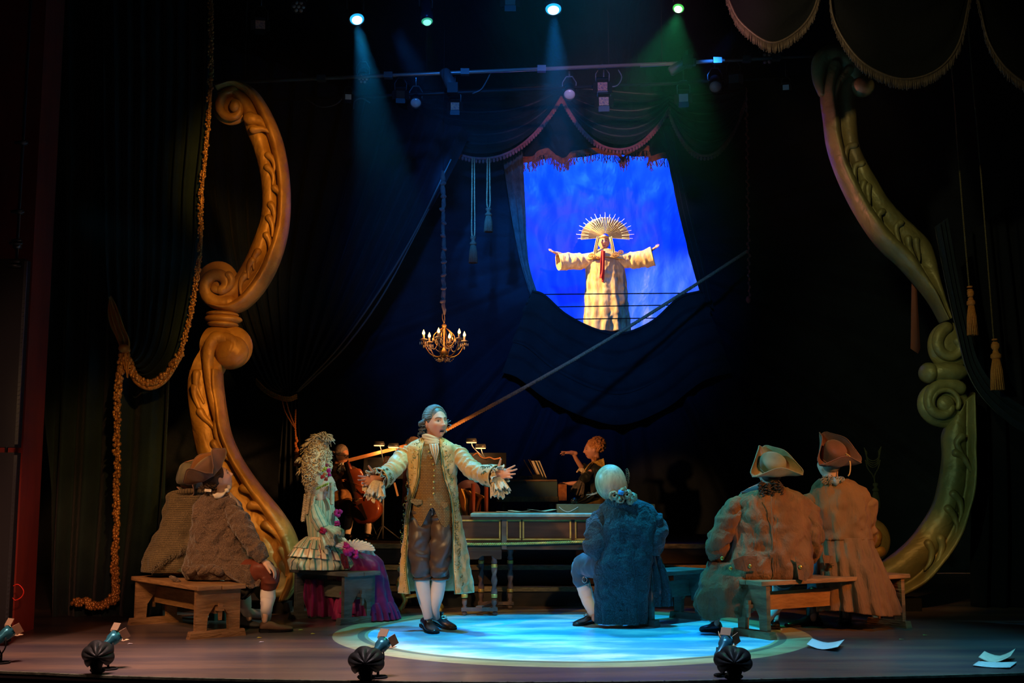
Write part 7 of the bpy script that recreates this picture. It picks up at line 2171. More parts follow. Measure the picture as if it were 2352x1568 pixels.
STRs = M('green_striped_sleeve', (.46, .52, .40), rough=.5, sheen=.2, stripes=[((.07, .22, .18), 16, 0, .30), ((.62, .52, .34), 8, 0, .18)])
STRr = M('striped_ruffle', (.66, .56, .40), rough=.5, stripes=[((.16, .07, .07), 30, 0, .22), ((.10, .24, .20), 15, 0, .18)])
loft('bodice', Y0, [(737, 1140, 10, 10), (737, 1148, 19, 15), (737, 1158, 28, 20), (737, 1180, 33, 23), (736, 1205, 30, 22), (735, 1232, 26, 20), (736, 1246, 27, 22)], STR, pl, nu=80, nv=60, wr=(.004, 10), thick=.005)
loft('polonaise_skirt', Y0, [(736, 1236, 27, 22), (738, 1246, 40, 32), (740, 1262, 56, 42), (741, 1280, 68, 48), (742, 1298, 73, 50), (742, 1306, 70, 48)], STR, pl, nu=160, nv=50, fold=lambda u, v: 3.5 * v * math.sin(12 * u) + 2.5 * v * math.sin(5 * u + 1), wr=(.03, 9), thick=.006)
for (y0_, y1_, h0, h1, sx) in ((1232, 1264, 31, 62, -4), (1246, 1284, 44, 74, -6)):
    loft('peplum_ruffle', Y0, [(735 + sx * .2, y0_, h0, h0 * .8), (740 + sx * .2, (y0_ + y1_) / 2, (h0 + h1) / 2 + 3, (h0 + h1) * .4), (742 + sx * .2, y1_, h1, h1 * .76)], STRr if y0_ > 1240 else STR, pl, nu=180, nv=20, fold=lambda u, v: 4 * v * math.sin(15 * u) + 2 * v * math.sin(31 * u), thick=.004,
         hem=lambda u, v: v * 8 * math.sin(u + 2.2))
sleeve('sleeve', [J(722, 1158, -.10), J(728, 1185, -.17), J(742, 1214, -.20)], [.062, .070, .052], STRs, pl, nu=30, nv=30, wrinkle=.005, freq=50)
g = G(); frill(g, J(742, 1214, -.19), (.75, -.05, -.65), .045, .095, .13, 12, 3, droop=.03); frill(g, J(744, 1218, -.19), (.75, -.05, -.65), .045, .075, .09, 12, 5, droop=.02); o = g.build('sleeve_ruffle', M('cream_striped_ruffle', (.62, .58, .42), (.30, .38, .28), ns=30, rough=.6), pl); solid(o, .003)
sleeve('sleeve', [J(748, 1158, .12), J(758, 1185, .17), J(770, 1214, .18)], [.060, .066, .05], STRs, pl, nu=26, nv=20)
MAG = M('magenta_satin', (.26, .018, .10), (.20, .014, .08), ns=6, rough=.38, sheen=.2, bump=.15, bs=12)
loft('satin_skirt', Y0 + .12, [(790, 1262, 40, 34, 0), (806, 1272, 52, 44, 0), (822, 1290, 54, 48, 0), (832, 1320, 54, 48), (836, 1360, 58, 50), (838, 1392, 66, 54), (840, 1404, 67, 55)], MAG, pl, nu=140, nv=60, fold=lambda u, v: (1 + 2 * v) * math.sin(11 * u), wr=(.014, 7), thick=.006)
loft('skirt_flounce', Y0 + .12, [(838, 1380, 63, 52), (841, 1396, 68, 56), (842, 1420, 74, 60)], MAG, pl, nu=220, nv=20, fold=lambda u, v: (1.2 + 3.5 * v) * math.sin(26 * u), thick=.006)
drape('petticoat_hem', [(700, 1330), (700, 1370), (705, 1416)], [(800, 1330), (810, 1372), (820, 1418)], Y0 + .15, MAG, pl, folds=5, amp=.05, nu=60, nv=20, thick=.008)
drape('striped_train', [(872, 1345), (884, 1370), (893, 1410)], [(880, 1350), (898, 1378), (914, 1402)], Y0 + .10, STRr, pl, folds=1.5, amp=.02, nu=20, nv=20, thick=.006)
MBOW = M('magenta_ribbon', (.45, .02, .22), rough=.35, sheen=.2); RBOW = M('crimson_rosette', (.35, .01, .05), rough=.5)


def bow(g, c, r, n=10, seed=0):
    rr = random.Random(seed)
    for i in range(n):
        v = norm((rr.uniform(-1, 1), rr.uniform(-1, .1), rr.uniform(-1, 1))); g.ell(c + v * r * .6, (r * .5, r * .32, r * .4), rot=(rr.uniform(0, 3), rr.uniform(0, 3), rr.uniform(0, 3)), seg=12, rings=8)


for x, y, r_, mt, d in ((742, 1218, .035, RBOW, -.26), (777, 1178, .042, MBOW, -.06), (775, 1202, .032, MBOW, -.08), (800, 1262, .055, MBOW, -.24), (815, 1272, .042, MBOW, -.22), (792, 1252, .035, MBOW, -.24)):
    g = G(); bow(g, J(x, y, d), r_, seed=x); g.build('ribbon_bow', mt, pl)
g = G(); frill(g, J(735, 1232, -.0), (0, 0, -1), .11, .125, .03, 16, 2); o = g.build('waist_ruffle', LACE, pl); solid(o, .003)
drape('dark_red_trim', [(782, 1272), (785, 1290), (790, 1306)], [(796, 1270), (800, 1290), (803, 1306)], Y0 - .24, M('dark_red_lace', (.16, .02, .03), (.05, .01, .02), ns=60, rough=.7), pl, folds=2, amp=.01, nu=14, nv=14, thick=.006)
# the wig
WIG = M('powdered_wig', (.72, .62, .46), (.50, .43, .32), ns=30, rough=.6, spec=.3)
g = G(); rr = random.Random(21)
wc = [(728, 1130, 24, 0), (727, 1110, 31, 0), (727, 1085, 34, 0), (729, 1060, 34, 0), (731, 1038, 29, 0), (734, 1022, 18, 0)]
g.capsule([J(x, y, 0) for x, y, r_, _ in wc], [(r_ - 5) * k for x, y, r_, _ in wc], 24, sub=5)
WA = np.array(wc, float)
for i in range(560):
    y = rr.uniform(1016, 1140); cxw = np.interp(y, WA[::-1, 1], WA[::-1, 0]); rw = np.interp(y, WA[::-1, 1], WA[::-1, 2])
    a = rr.uniform(0, TAU)
    if y > 1092 and math.cos(a) > .25: continue
    p = J(cxw, y) + np.array((math.cos(a), math.sin(a), 0)) * (rw - 3) * k
    r_ = rr.uniform(.010, .022)
    ax_ = norm((rr.uniform(-1, 1), rr.uniform(-1, 1), rr.uniform(-1, 1)))
    curl(g, p, ax_, r_, rr.uniform(.01, .03), rr.uniform(1.2, 2.2), .0042, rr.uniform(0, 6), 5)
for (x, y, d, L_, r_, n_) in ((762, 1108, -.10, .19, .020, 6), (764, 1112, .05, .22, .018, 7), (712, 1128, -.06, .20, .022, 5), (704, 1135, 0, .24, .026, 5), (716, 1138, .04, .22, .022, 5), (720, 1140, -.10, .12, .02, 4)):
    for j in range(3): curl(g, J(x, y, d), (-.12 if x < 740 else .02, 0, -1), r_ * .7, L_, n_, .0075, j * 2.1, 6)
g.build('wig', WIG, pl)
g = G(); rr = random.Random(22)
def plume(g, pts, L0, n, rnd):
    pts = cat(np.array(pts), np.linspace(0, len(pts) - 1, n)); g.tube(pts[::3], .005, 5)
    for i, p in enumerate(pts):
        t = i / n
        for s_ in (-1, 1):
            v = norm((s_ * .4 + rnd.uniform(-.5, .5), rnd.uniform(-.8, .8), .25 + rnd.uniform(-.5, .5))) * L0 * (.5 + .5 * math.sin(PI * (.15 + t * .75)))
            g.tube([p, p + v * .55 + (0, 0, .004), p + v + (rnd.uniform(-.01, .01), 0, -.02)], .0026, 4)
plume(g, [J(712, 1035, -.04), J(716, 1015, -.05), J(732, 1004, -.06), J(750, 1003, -.06), J(760, 1014, -.05)], .07, 130, rr)
plume(g, [J(706, 1050, .02), J(700, 1032, .02), J(706, 1018, .02)], .05, 40, rr); plume(g, [J(706, 1064, 0), J(694, 1056, 0), J(684, 1058, 0)], .05, 40, rr); plume(g, [J(706, 1078, 0), J(696, 1078, 0), J(688, 1086, 0)], .05, 36, rr)
g.build('ostrich_plume', M('cream_plume', (.80, .66, .46), (.60, .55, .45), ns=12, rough=.8), pl)
for x, y, r_, cl, nm in ((741, 1095, .022, (.45, .03, .04), 'red'), (749, 1100, .020, (.40, .05, .04), 'red'), (746, 1090, .022, (.55, .25, .10), 'orange'), (755, 1080, .022, (.50, .02, .25), 'magenta'), (757, 1090, .018, (.45, .02, .22), 'magenta'), (751, 1068, .018, (.25, .05, .10), 'plum'), (748, 1076, .020, (.45, .60, .10), 'lime'), (742, 1080, .014, (.42, .55, .08), 'lime'), (754, 1074, .012, (.7, .7, .6), 'white')):
    g = G(); bow(g, J(x, y, -.19), r_, 12, int(x * y) % 97); g.build('flower', M('flower_' + nm, cl, rough=.6), pl)
g = G()
for i in range(8): bow(g, J(728 + i * 3.6, 1122 - i * 1.6, -.15 - .01 * i), .013, 6, i)
g.build('lime_ribbon', M('lime_ribbon', (.42, .58, .08), rough=.5), pl)
g = G(); g.tube([J(752, 1116, -.09), J(752, 1124, -.09)], .004, 6); g.ell(J(752, 1126, -.09), (.007, .007, .010), seg=8, rings=6); g.build('earring', GILT, pl)
# fan of white feathers in her lap
fan = thing('feather_fan', 'white feather fan lying on the magenta skirt in the lady\'s hand', 'fan', J(818, 1262, -.2))
g = G(); rr = random.Random(31)
for i in range(13):
    a = R(150 - i * 12); b_ = J(806, 1268, -.20); e_ = b_ + np.array((math.cos(a) * .17 + .03, -.06 + .006 * i, math.sin(a) * .09 + .01))
    g.capsule([b_, (b_ + e_) / 2 + (0, 0, .02), e_], [.004, .018, .012], 8, sub=4)
    for j in range(10):
        p = b_ + (e_ - b_) * (.5 + .05 * j); g.tube([p, p + (rr.uniform(-.04, .05), rr.uniform(-.03, .03), rr.uniform(-.01, .03))], .002, 4)
g.build('feathers', M('white_feather', (.82, .80, .74), rough=.8), fan)
drape('blue_gauze', [(815, 1242), (820, 1256), (826, 1268)], [(850, 1248), (856, 1262), (862, 1276)], Y0 - .1, M('pale_aqua_gauze', (.50, .68, .68), rough=.7), fan, folds=3, amp=.02, nu=26, nv=14, thick=.003)

# ---------------------------------------------------------------- cellist
Y0 = 14.3; k = S(Y0)
J = lambda x, y, d=0.: P(x, y, Y0 + d)
pc = thing('person', 'grey-haired cellist with glasses in gold brocade, seated behind the lady', 'person', (J(785, 1230)[0], Y0, PZ))
Hc = Head(J(784, 1046, 0), (.80, -.55, -.12), (0, 0, 1), 1.0, hair=(.3, .28, .25), skin=(.62, .30, .18))
human(pc, Y0, [[(783, 1076, 0, 15), (784, 1100, 0, 26), (784, 1140, 0, 26), (785, 1160, 0, 28)], [(792, 1162, 0, 18), (804, 1166, -.35, 15), (800, 1200, -.35, 10), (796, 1236, -.30, 7)], [(800, 1162, .05, 18), (846, 1176, -.30, 14), (848, 1205, -.28, 9), (840, 1236, -.22, 7)],
               [(768, 1082, -.05, 10), (770, 1106, -.25, 8), (785, 1100, -.42, 6), (792, 1100, -.46, 5)], [(806, 1082, 0, 10), (828, 1098, -.1, 8), (822, 1086, -.28, 6), (814, 1076, -.30, 5)]], Hc,
      hands=[((J(792, 1100, -.46), (.7, -.1, -.6), (-.5, -.3, -.6), (.4, -.6, .3)), dict(size=1.05, curl=(.4, .4, .4, .4))), ((J(814, 1077, -.30), (-.75, -.2, .4), (-.4, .1, -.8), (-.1, -.9, .2)), dict(size=1.05, curl=(.4, .45, .5, .5)))], voxel=.009)
GBR = M('gold_brown_brocade', (.38, .20, .07), (.16, .08, .035), ns=26, rough=.6)
loft('coat', Y0, [(783, 1066, 12, 12), (783, 1074, 24, 18), (784, 1090, 31, 22), (785, 1120, 28, 22), (786, 1150, 28, 24), (788, 1172, 31, 26)], GBR, pc, nu=60, nv=40, wr=(.012, 8), thick=.008)
g = G(); frill(g, J(790, 1068, -.08), (.1, -.4, -1), .03, .07, .10, 7, 3); frill(g, J(788, 1064, -.06), (0, -.3, -1), .04, .06, .04, 9, 4); o = g.build('jabot', WHITEL, pc); solid(o, .003)
for pts in ([J(768, 1080, -.04), J(766, 1098, -.2), J(776, 1104, -.38)], [J(804, 1080, 0), J(826, 1098, -.08), J(824, 1092, -.22)]): sleeve('sleeve', pts, [.07, .062, .055], GBR, pc, nu=24, nv=24, wrinkle=.006)
for pts in ([J(792, 1162, 0), J(803, 1164, -.32), J(803, 1185, -.35)], [J(800, 1162, .05), J(844, 1176, -.30), J(848, 1190, -.29)]): sleeve('breeches_leg', pts, [.10, .085, .06], M('ochre_breeches', (.28, .14, .05), (.2, .1, .04), ns=8, rough=.5), pc, nu=26, nv=24, wrinkle=.005)
for pts in ([J(803, 1182, -.35), J(800, 1205, -.34), J(796, 1234, -.30)], [J(848, 1188, -.29), J(848, 1208, -.27), J(842, 1234, -.22)]): sleeve('stocking', pts, [.054, .05, .036], STOCK, pc, nu=20, nv=20, wrinkle=.001)
g = G(); hair_cap(g, Hc, strands=26)
for i in range(40): curl(g, Hc.w((rr.choice((-1, 1)) * rr.uniform(.05, .088), rr.uniform(-.1, .02), rr.uniform(-.04, .08))), (0, 0, -1), .012, .03, 1.6, .005, i)
g.build('hair', M('ash_grey_wig', (.34, .29, .24), (.22, .18, .15), ns=30, rough=.6), pc)
g = G()
for sx in (-1, 1): g.tube([Hc.w((sx * .033 + .022 * math.cos(a), .108, .004 + .018 * math.sin(a))) for a in np.linspace(0, TAU, 14, endpoint=False)], .0025, 5, closed=True); g.tube([Hc.w((sx * .055, .105, .008)), Hc.w((sx * .082, .0, .006))], .0022, 5)
g.tube([Hc.w((-.012, .112, .006)), Hc.w((.012, .112, .006))], .0025, 5); g.build('glasses', BLACK, pc)
for a_, b_ in (((790, 1237), (803, 1244)), ((836, 1237), (852, 1242))):
    g = G(); q = P(a_[0], a_[1], Y0 - .25); q2 = P(b_[0], b_[1], Y0 - .45); g.capsule([up(q, PZ + .035), up(q2, PZ + .03)], [.035, .03], 12); g.build('shoe', LEATH, pc)
g = G(); g.box((J(786, 1)[0], Y0 + .02, (PZ + J(786, 1172)[2]) / 2), (.40, .38, .03)); zc_ = J(786, 1174)[2]
g = G(); g.box((J(786, 1174)[0], Y0 + .03, zc_ - .02), (.42, .40, .035))
for sx in (-.18, .18):
    for sy in (-.16, .18): g.box((J(786, 1174)[0] + sx, Y0 + .03 + sy, (zc_ + PZ) / 2 - .018), (.035, .035, zc_ - PZ - .03))
tag(g.build('plain_stool', BLACK, None, smooth=False, origin=(J(786, 1174)[0], Y0 + .03, PZ)), 'dark stool under the cellist', 'stool')
# cello
cl = thing('cello', 'glossy red-brown cello leaning in front of the cellist', 'cello', J(868, 1205, -.4))
VAR = M('red_varnish', (.13, .022, .010), (.24, .06, .018), ns=3, rough=.22, spec=.6, coat=.6)
CYY = Y0 - .55
a_top, a_bot = P(806, 1080, CYY), P(853, 1199, CYY - .12)
axc = norm(a_bot - a_top); Lc = np.linalg.norm(a_bot - a_top)
sdc = norm(np.cross(axc, (0.35, 1., 0))); nrm = np.cross(sdc, axc); nrm = nrm if nrm[1] < 0 else -nrm
outl = [(0, .03), (.04, .13), (.12, .165), (.22, .165), (.30, .13), (.36, .11), (.42, .105), (.50, .115), (.56, .15), (.60, .175), (.70, .215), (.80, .225), (.90, .20), (.97, .12), (1.0, .02)]
OA = np.array(outl); tt = np.linspace(0, len(outl) - 1, 50); OQ = cat(OA, tt); nu = 14
V = np.zeros((50, nu * 2, 3))
for i, (t, wd) in enumerate(OQ):
    for j in range(nu):
        s_ = -1 + 2 * j / (nu - 1); arch = .028 * (1 - s_ * s_) * min(1, wd / .1)
        V[i, j] = a_top + axc * Lc * t + sdc * s_ * wd * Lc / .75 * .92 + nrm * (.055 + arch)
        V[i, 2 * nu - 1 - j] = a_top + axc * Lc * t + sdc * s_ * wd * Lc / .75 * .92 - nrm * (.055 + arch)
g = G(); g.grid(V, closed=True); g.f.append(tuple(range(2 * nu))[::-1]); g.f.append(tuple(49 * 2 * nu + j for j in range(2 * nu))); g.build('body', VAR, cl)
EBN = M('ebony', (.02, .012, .01), rough=.3)
g = G(); g.bar(a_top - axc * .10 + nrm * .02, a_top + axc * .02, .05, .04, side=sdc); g.build('neck', VAR, cl)
g = G(); g.bar(a_top - axc * .10 + nrm * .055, a_top + axc * Lc * .42 + nrm * .115, .045, .016, side=sdc); g.build('fingerboard', EBN, cl, smooth=False)
g = G(); g.prism([a_top + axc * Lc * .66 + nrm * .115 + sdc * .03, a_top + axc * Lc * .66 + nrm * .115 - sdc * .03, a_top + axc * Lc * .95 + nrm * .085 - sdc * .012, a_top + axc * Lc * .95 + nrm * .085 + sdc * .012], nrm * .012); g.build('tailpiece', EBN, cl, smooth=False)
g = G(); g.box(a_top + axc * Lc * .575 + nrm * .105, (.085, .010, .075), axes=[sdc, axc, nrm], taper=.8); g.build('bridge', OAK, cl, smooth=False)
g = G()
for s_ in (-.012, -.004, .004, .012): g.tube([a_top - axc * .10 + nrm * .068 + sdc * s_ * .6, a_top + axc * Lc * .575 + nrm * .145 + sdc * s_ * 1.6, a_top + axc * Lc * .67 + nrm * .125 + sdc * s_], .0022, 4)
g.build('strings', STEEL, cl)
for s_ in (-1, 1):
    g = G(); g.tube([a_top + axc * Lc * (.50 + .14 * u) + sdc * s_ * (.075 + .018 * math.sin(u * PI * 2 - 1)) + nrm * .080 for u in np.linspace(0, 1, 14)], .006, 6); g.build('sound_hole', EBN, cl)
g = G(); ep = a_bot + axc * .22; g.tube([a_bot, (ep[0], ep[1], PZ + .003)], .006, 6); g.build('endpin', STEEL, cl)
g = G(); b0_, b1_ = P(788, 1101, Y0 - .62), P(872, 1131, Y0 - .86); g.tube([b0_, b1_], .006, 6); g.tube([b0_ + (0, 0, -.02), b1_ + (0, 0, -.015)], .003, 5); g.box(b0_ + (0, 0, -.01), (.04, .02, .03))
tag(g.build('cello_bow', M('bow_wood', (.30, .12, .05), rough=.4), None, origin=b0_), 'thin cello bow held across the strings of the cello', 'bow')
# theorbo player hidden behind the speaker
Y0 = 14.0; k = S(Y0)
J = lambda x, y, d=0.: P(x, y, Y0 + d)
pt = thing('person', 'grey-haired lute player mostly hidden behind the standing speaker', 'person', (J(955, 1230)[0], Y0, PZ))
Ht = Head(J(949, 1030, 0), (-.5, -.7, -.3), (0, 0, 1), 1.0, hair=(.3, .28, .25), skin=(.62, .34, .22))
human(pt, Y0, [[(952, 1062, 0, 15), (953, 1090, 0, 26), (954, 1130, 0, 26), (955, 1150, 0, 28)], [(950, 1155, 0, 18), (940, 1162, -.35, 15), (942, 1200, -.35, 10), (942, 1232, -.30, 7)], [(962, 1155, 0, 18), (985, 1162, -.35, 15), (985, 1200, -.35, 10), (985, 1232, -.30, 7)], [(935, 1072, 0, 10), (925, 1095, -.1, 8), (932, 1070, -.25, 6)], [(972, 1072, 0, 10), (985, 1100, -.15, 8), (965, 1105, -.3, 6)]], Ht,
      hands=[((J(930, 1066, -.26), (-.3, -.3, .8), (.8, 0, .2), (0, -1, 0)),), ((J(963, 1106, -.31), (-.8, -.2, -.2), (0, .9, 0), (0, 0, 1)),)], voxel=.010)
loft('coat', Y0, [(952, 1052, 12, 12), (952, 1060, 24, 18), (953, 1078, 31, 22), (954, 1110, 28, 22), (955, 1140, 30, 24), (955, 1165, 33, 26)], GBR, pt, nu=60, nv=30, wr=(.012, 8), thick=.008)
g = G(); hair_cap(g, Ht, r=(.095, .112, .118), c=(0, -.016, .018), strands=30); g.build('hair', M('mouse_grey_wig', (.26, .20, .16), (.18, .14, .11), ns=30, rough=.6), pt)
g = G(); g.box((J(955, 1)[0], Y0 + .02, (J(955, 1166)[2])), (.4, .38, .035)); zc_ = J(955, 1166)[2]
for sx in (-.17, .17):
    for sy in (-.15, .17): g.box((J(955, 1)[0] + sx, Y0 + .02 + sy, (zc_ + PZ) / 2 - .008), (.035, .035, zc_ - PZ - .02))
tag(g.build('plain_stool', BLACK, None, smooth=False, origin=(J(955, 1)[0], Y0, PZ)), 'dark stool under the lute player behind the speaker', 'stool')
th = thing('theorbo', 'long-necked lute whose brown neck slants up beside the speaker', 'lute', J(950, 1150, -.2))
n0, n1 = J(800, 1057, -.35), J(935, 1023, -.30)
g = G(); g.bar(n0, n1, .028, .04, side=(0, 1, 0)); g.build('neck', M('tan_neck_wood', (.42, .20, .07), (.32, .14, .05), ns=9, rough=.4), th, smooth=False)
dn = norm(n1 - n0); g = G(); g.ell(J(985, 1085, -.3), (.19, .12, .22), rot=(0, R(14), 0), seg=26, rings=16); g.build('bowl', VAR, th)

# ---------------------------------------------------------------- the woman at the keyboard
Y0 = 14.4; k = S(Y0)
J = lambda x, y, d=0.: P(x, y, Y0 + d)
pk = thing('person', 'red-haired woman conducting from the small keyboard in black and gold gown', 'person', (J(1360, 1225)[0], Y0, PZ))
Hk = Head(J(1361, 1032, 0), (-.98, -.14, -.03), (0, 0, 1), .98, hair=(.25, .10, .04), skin=(.60, .30, .22), lip=(.45, .10, .10))
human(pk, Y0, [[(1372, 1068, 0, 12), (1371, 1090, 0, 22), (1366, 1120, 0, 21), (1362, 1150, 0, 26)], [(1355, 1158, -.05, 18), (1318, 1162, -.05, 15), (1314, 1200, -.05, 10), (1314, 1232, -.05, 7)], [(1355, 1158, .12, 18), (1318, 1162, .12, 15), (1314, 1200, .12, 10), (1314, 1232, .12, 7)],
               [(1352, 1080, .12, 9), (1338, 1074, .02, 8), (1326, 1058, -.05, 6.5), (1317, 1042, -.10, 4.8)], [(1356, 1082, -.12, 9), (1340, 1106, -.18, 7.5), (1312, 1110, -.16, 6), (1292, 1112, -.14, 4.8)]], Hk,
      hands=[((J(1317, 1040, -.10), (-.90, -.1, .12), (.1, 0, -1), (0, -1, 0)), dict(size=1.0, curl=(.05, .25, .4, .5), spread=.12, thumb=(.4, .8))), ((J(1291, 1112, -.14), (-.95, 0, -.15), (0, 0, -1), (0, 1, 0)), dict(size=.95, curl=(.3, .3, .3, .3)))], voxel=.006)
BKS = M('black_silk_gown', (.010, .014, .014), (.016, .022, .022), ns=8, rough=.45, sheen=.2)
loft('bodice', Y0, [(1376, 1058, 11, 11), (1374, 1066, 22, 17), (1372, 1078, 29, 22), (1370, 1100, 30, 23), (1366, 1125, 24, 20), (1363, 1142, 25, 22), (1363, 1152, 32, 30)], BKS, pk, nu=70, nv=40, wr=(.012, 9), thick=.006)
sleeve('sleeve', [J(1354, 1078, .12), J(1344, 1078, .05), J(1336, 1072, .0)], [.062, .060, .052], BKS, pk, nu=24, nv=20); sleeve('sleeve', [J(1358, 1080, -.10), J(1348, 1095, -.17), J(1336, 1106, -.19)], [.064, .062, .052], BKS, pk, nu=24, nv=20)
g = G(); frill(g, J(1337, 1106, -.18), (-.5, -.1, -.85), .045, .085, .13, 8, 2, droop=.03); o = g.build('sleeve_ruffle', M('dusky_lace', (.16, .13, .11), (.05, .05, .05), ns=60, rough=.8), pk); solid(o, .003)
g = G(); frill(g, J(1338, 1076, -.0), (-.2, -.1, -1), .04, .06, .05, 8, 3); o = g.build('upper_ruffle', LACE, pk); solid(o, .003)
GSK = M('gold_silk_skirt', (.42, .28, .07), (.16, .10, .03), ns=9, rough=.4, bump=.3, bs=10, stretch=(2, 1, .3))
loft('skirt', Y0, [(1362, 1143, 28, 26), (1356, 1152, 46, 40), (1350, 1166, 60, 50), (1346, 1195, 64, 54), (1344, 1226, 68, 56)], GSK, pk, nu=140, nv=40, fold=lambda u, v: (1 + 3 * v) * math.sin(13 * u), wr=(.02, 8), thick=.006)
drape('black_overskirt', [(1352, 1128), (1338, 1142), (1312, 1158), (1300, 1172)], [(1366, 1140), (1350, 1152), (1326, 1160), (1308, 1178)], Y0 - .26, BKS, pk, folds=2, amp=.02, nu=24, nv=24, thick=.006)
drape('gold_collar', [(1386, 1052), (1388, 1060), (1390, 1076)], [(1362, 1062), (1368, 1064), (1374, 1068)], Y0 - .15, M('gold_lace_collar', (.60, .40, .08), (.28, .17, .04), ns=70, rough=.5), pk, folds=1.5, amp=.01, nu=20, nv=16, thick=.006)
g = G(); g.tube([J(1376, 1058, -.12), J(1358, 1062, -.15), J(1346, 1076, -.16), J(1344, 1084, -.15)], .006, 6, sub=4); g.build('gold_piping', GILT, pk)
g = G(); rr = random.Random(41); hair_cap(g, Hk, strands=30)
g.ell(J(1374, 1022, 0), (.085, .09, .085))
for i in range(210):
    v = norm((rr.gauss(0, 1), rr.gauss(0, 1), rr.gauss(0, 1))); p = J(1373, 1021, 0) + v * .088
    curl(g, p, norm((rr.uniform(-1, 1), rr.uniform(-1, 1), rr.uniform(-1, 1))), rr.uniform(.011, .019), .016, 1.7, .0062, i, 5)
for i in range(12): curl(g, J(1362 + rr.uniform(-3, 8), 1046 + rr.uniform(0, 12), -.09), (0, 0, -1), .008, .04, 3, .0025, i, 5)
g.build('curled_hair', M('copper_blond_hair', (.60, .27, .10), (.42, .18, .07), ns=30, rough=.4), pk)
g = G(); zc_ = J(1360, 1170)[2]; g.box((J(1362, 1)[0], Y0 + .02, zc_ - .02), (.38, .36, .04))
for sx in (-.15, .15):
    for sy in (-.15, .15): g.box((J(1362, 1)[0] + sx, Y0 + .02 + sy, (zc_ + PZ) / 2 - .02), (.04, .04, zc_ - PZ - .04))
tag(g.build('plain_stool', BLACK, None, smooth=False, origin=(J(1362, 1)[0], Y0, PZ)), 'dark stool under the red-haired woman\'s gold skirt', 'stool')

# ---------------------------------------------------------------- the robed figure in the opening
Y0 = SAY; k = S(Y0)
J = lambda x, y, d=0.: P(x, y, Y0 + d)
ps = thing('person', 'figure in a golden robe and fan-shaped sunburst headdress with arms outstretched in the lit opening', 'person', (J(1394, 772)[0], Y0, lz))
Hs = Head(J(1387, 556, -.03), (-.02, -1, .05), (0, 0, 1), 1.02, skin=(.62, .30, .16), hair=(.12, .06, .03))
human(ps, Y0, [[(1388, 586, 0, 12), (1390, 610, 0, 24), (1391, 650, 0, 24), (1392, 680, 0, 26)], [(1378, 680, 0, 14), (1376, 720, 0, 11), (1376, 758, 0, 8)], [(1408, 680, 0, 14), (1410, 720, 0, 11), (1410, 758, 0, 8)],
               [(1362, 596, 0, 9), (1325, 596, -.05, 7), (1292, 588, -.12, 5.5), (1284, 584, -.14, 4.5)], [(1420, 596, 0, 9), (1455, 592, -.05, 7), (1482, 582, -.12, 5.5), (1492, 576, -.14, 4.5)]], Hs,
      hands=[((J(1284, 583, -.14), (-.95, -.15, .28), (.2, -.4, .9), (-.2, -1, 0)), dict(size=1.1, curl=(.1, .14, .18, .22), spread=.12, thumb=(.6, .8))), ((J(1492, 576, -.14), (.85, -.15, .45), (-.4, -.4, .8), (.2, -1, 0)), dict(size=1.1, curl=(.1, .14, .18, .22), spread=.12, thumb=(.6, .8)))], voxel=.008)
ROBE = M('cream_gold_robe', (.78, .56, .26), (.46, .26, .08), ns=11, rough=.6, sheen=.3, bump=.25, bs=16, stretch=(1.5, 1, .4))
loft('robe', Y0, [(1389, 578, 12, 12), (1389, 584, 28, 18), (1390, 594, 38, 23), (1390, 612, 43, 26), (1391, 645, 45, 28), (1392, 690, 47, 32), (1393, 730, 50, 34), (1394, 764, 50, 34)], ROBE, ps, nu=140, nv=70, fold=lambda u, v: (.4 + 2.6 * v) * math.sin(12 * u + .5) + 1.2 * v * math.sin(7 * u), wr=(.015, 6), thick=.008, cap=False)
for pts, rad, hem_ in (([J(1362, 598, 0), J(1330, 600, -.04), J(1300, 600, -.08), J(1282, 602, -.11)], [.11, .12, .125, .135], -1), ([J(1420, 598, 0), J(1450, 598, -.04), J(1478, 594, -.08), J(1500, 588, -.11)], [.11, .12, .135, .150], 1)):
    sleeve('wide_sleeve', pts, rad, ROBE, ps, nu=36, nv=50, wrinkle=.012, freq=32, cap=False, thick=.008)
CAPE = M('embroidered_gold_cape', (.72, .45, .12), (.45, .25, .06), ns=40, rough=.5)
loft('shoulder_cape', Y0, [(1389, 574, 15, 16, -.0), (1389, 582, 34, 24), (1390, 589, 50, 28), (1391, 597, 55, 30)], CAPE, ps, nu=90, nv=24, wr=(.008, 9), thick=.012, hem=lambda u, v: v * 5 * abs(math.sin(u * 2)) - 2 * v)
for x, y, rx in ((1360, 588, 8), (1414, 585, 8), (1426, 579, 6), (1374, 592, 4)):
    g = G()
    for r_ in (1.0, .62): g.tube([J(x, y, -.19) + np.array((rx * r_ * k * math.cos(a), -.01, rx * .62 * r_ * k * math.sin(a))) for a in np.linspace(0, TAU, 22, endpoint=False)], .006, 6, closed=True)
    g.ell(J(x, y, -.20), (rx * .3 * k, .012, rx * .22 * k)); g.build('eye_roundel', M('dark_gold_embroidery', (.35, .17, .04), rough=.5), ps)
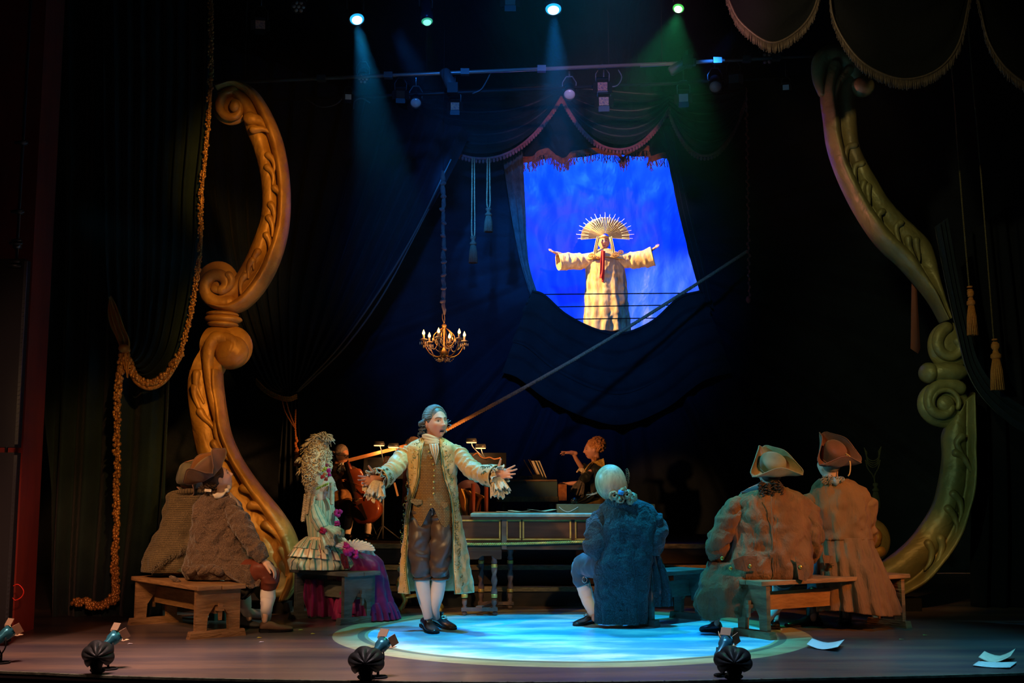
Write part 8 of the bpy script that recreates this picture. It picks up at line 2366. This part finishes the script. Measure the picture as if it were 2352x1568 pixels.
# headdress: pleated fan
FAN = M('ivory_pleated_fan', (.88, .76, .50), rough=.6)
n = 60; V = np.zeros((2, n + 1, 3)); c_ = J(1390, 545, .02)
for j in range(n + 1):
    a = R(-8 + 196 * j / n)
    for i, r_ in enumerate((9, 57)): V[i, j] = c_ + np.array((r_ * k * math.cos(a), (.018 * (1 + 1.5 * i)) * (1 if j % 2 else -1), r_ * k * math.sin(a) * (.84 if i else 1)))
g = G(); g.grid(V); o = g.build('pleated_fan', FAN, ps, smooth=False); solid(o, .004)
g = G()
for j in range(19):
    a = R(-4 + 188 * j / 18); d = np.array((math.cos(a), 0, math.sin(a) * .86)); L_ = 64 + 4 * (j % 2)
    g.capsule([c_ + d * 40 * k + (0, -.03, 0), c_ + d * L_ * k + (0, -.03, 0)], [.007, .0035], 6)
g.build('sun_ray', FAN, ps)
g = G(); g.capsule([Hs.w((.070 * math.cos(a), .085 * math.sin(a) + .01, .062)) for a in np.linspace(.1, PI - .1, 12)], .018, 8, sub=2); g.build('crown_band', GILT, ps)
g = G()
Vv, ff = sphere(30, 20); Q = Vv * (.092, .10, .115) + np.array((0, -.030, .010)); g.add(Hs.c + Q @ Hs.M, ff); g.build('head_cloth', CAPE, ps)
for sx in (-1, 1):
    drape('lappet', [(1388 + sx * 11, 545), (1388 + sx * 14, 560), (1388 + sx * 16, 575), (1388 + sx * 17, 590)], [(1388 + sx * 17, 543), (1388 + sx * 21, 560), (1388 + sx * 24, 576), (1388 + sx * 25, 592)], Y0 - .15, M('pale_gold_cloth', (.80, .55, .20), rough=.5), ps, folds=2, amp=.015, nu=20, nv=24, thick=.006)
RS = M('red_printed_sash', (.55, .03, .02), (.35, .02, .02), ns=60, rough=.6)
drape('red_sash', [(1381, 574), (1379, 600), (1378, 625), (1377, 638)], [(1386, 574), (1386, 600), (1385, 625), (1384, 640)], Y0 - .225, RS, ps, folds=1, amp=.01, nu=10, nv=30, thick=.006)
drape('red_sash', [(1386, 576), (1384, 602), (1383, 630), (1382, 646)], [(1390, 576), (1389, 602), (1388, 630), (1386, 648)], Y0 - .21, RS, ps, folds=1, amp=.01, nu=10, nv=30, thick=.006)
for x in (1378, 1408):
    g = G(); g.capsule([J(x, 769, -.05), J(x, 770, -.28)], [.04, .035], 12); g.build('shoe', M('gold_slipper', (.5, .3, .1), rough=.5), ps)
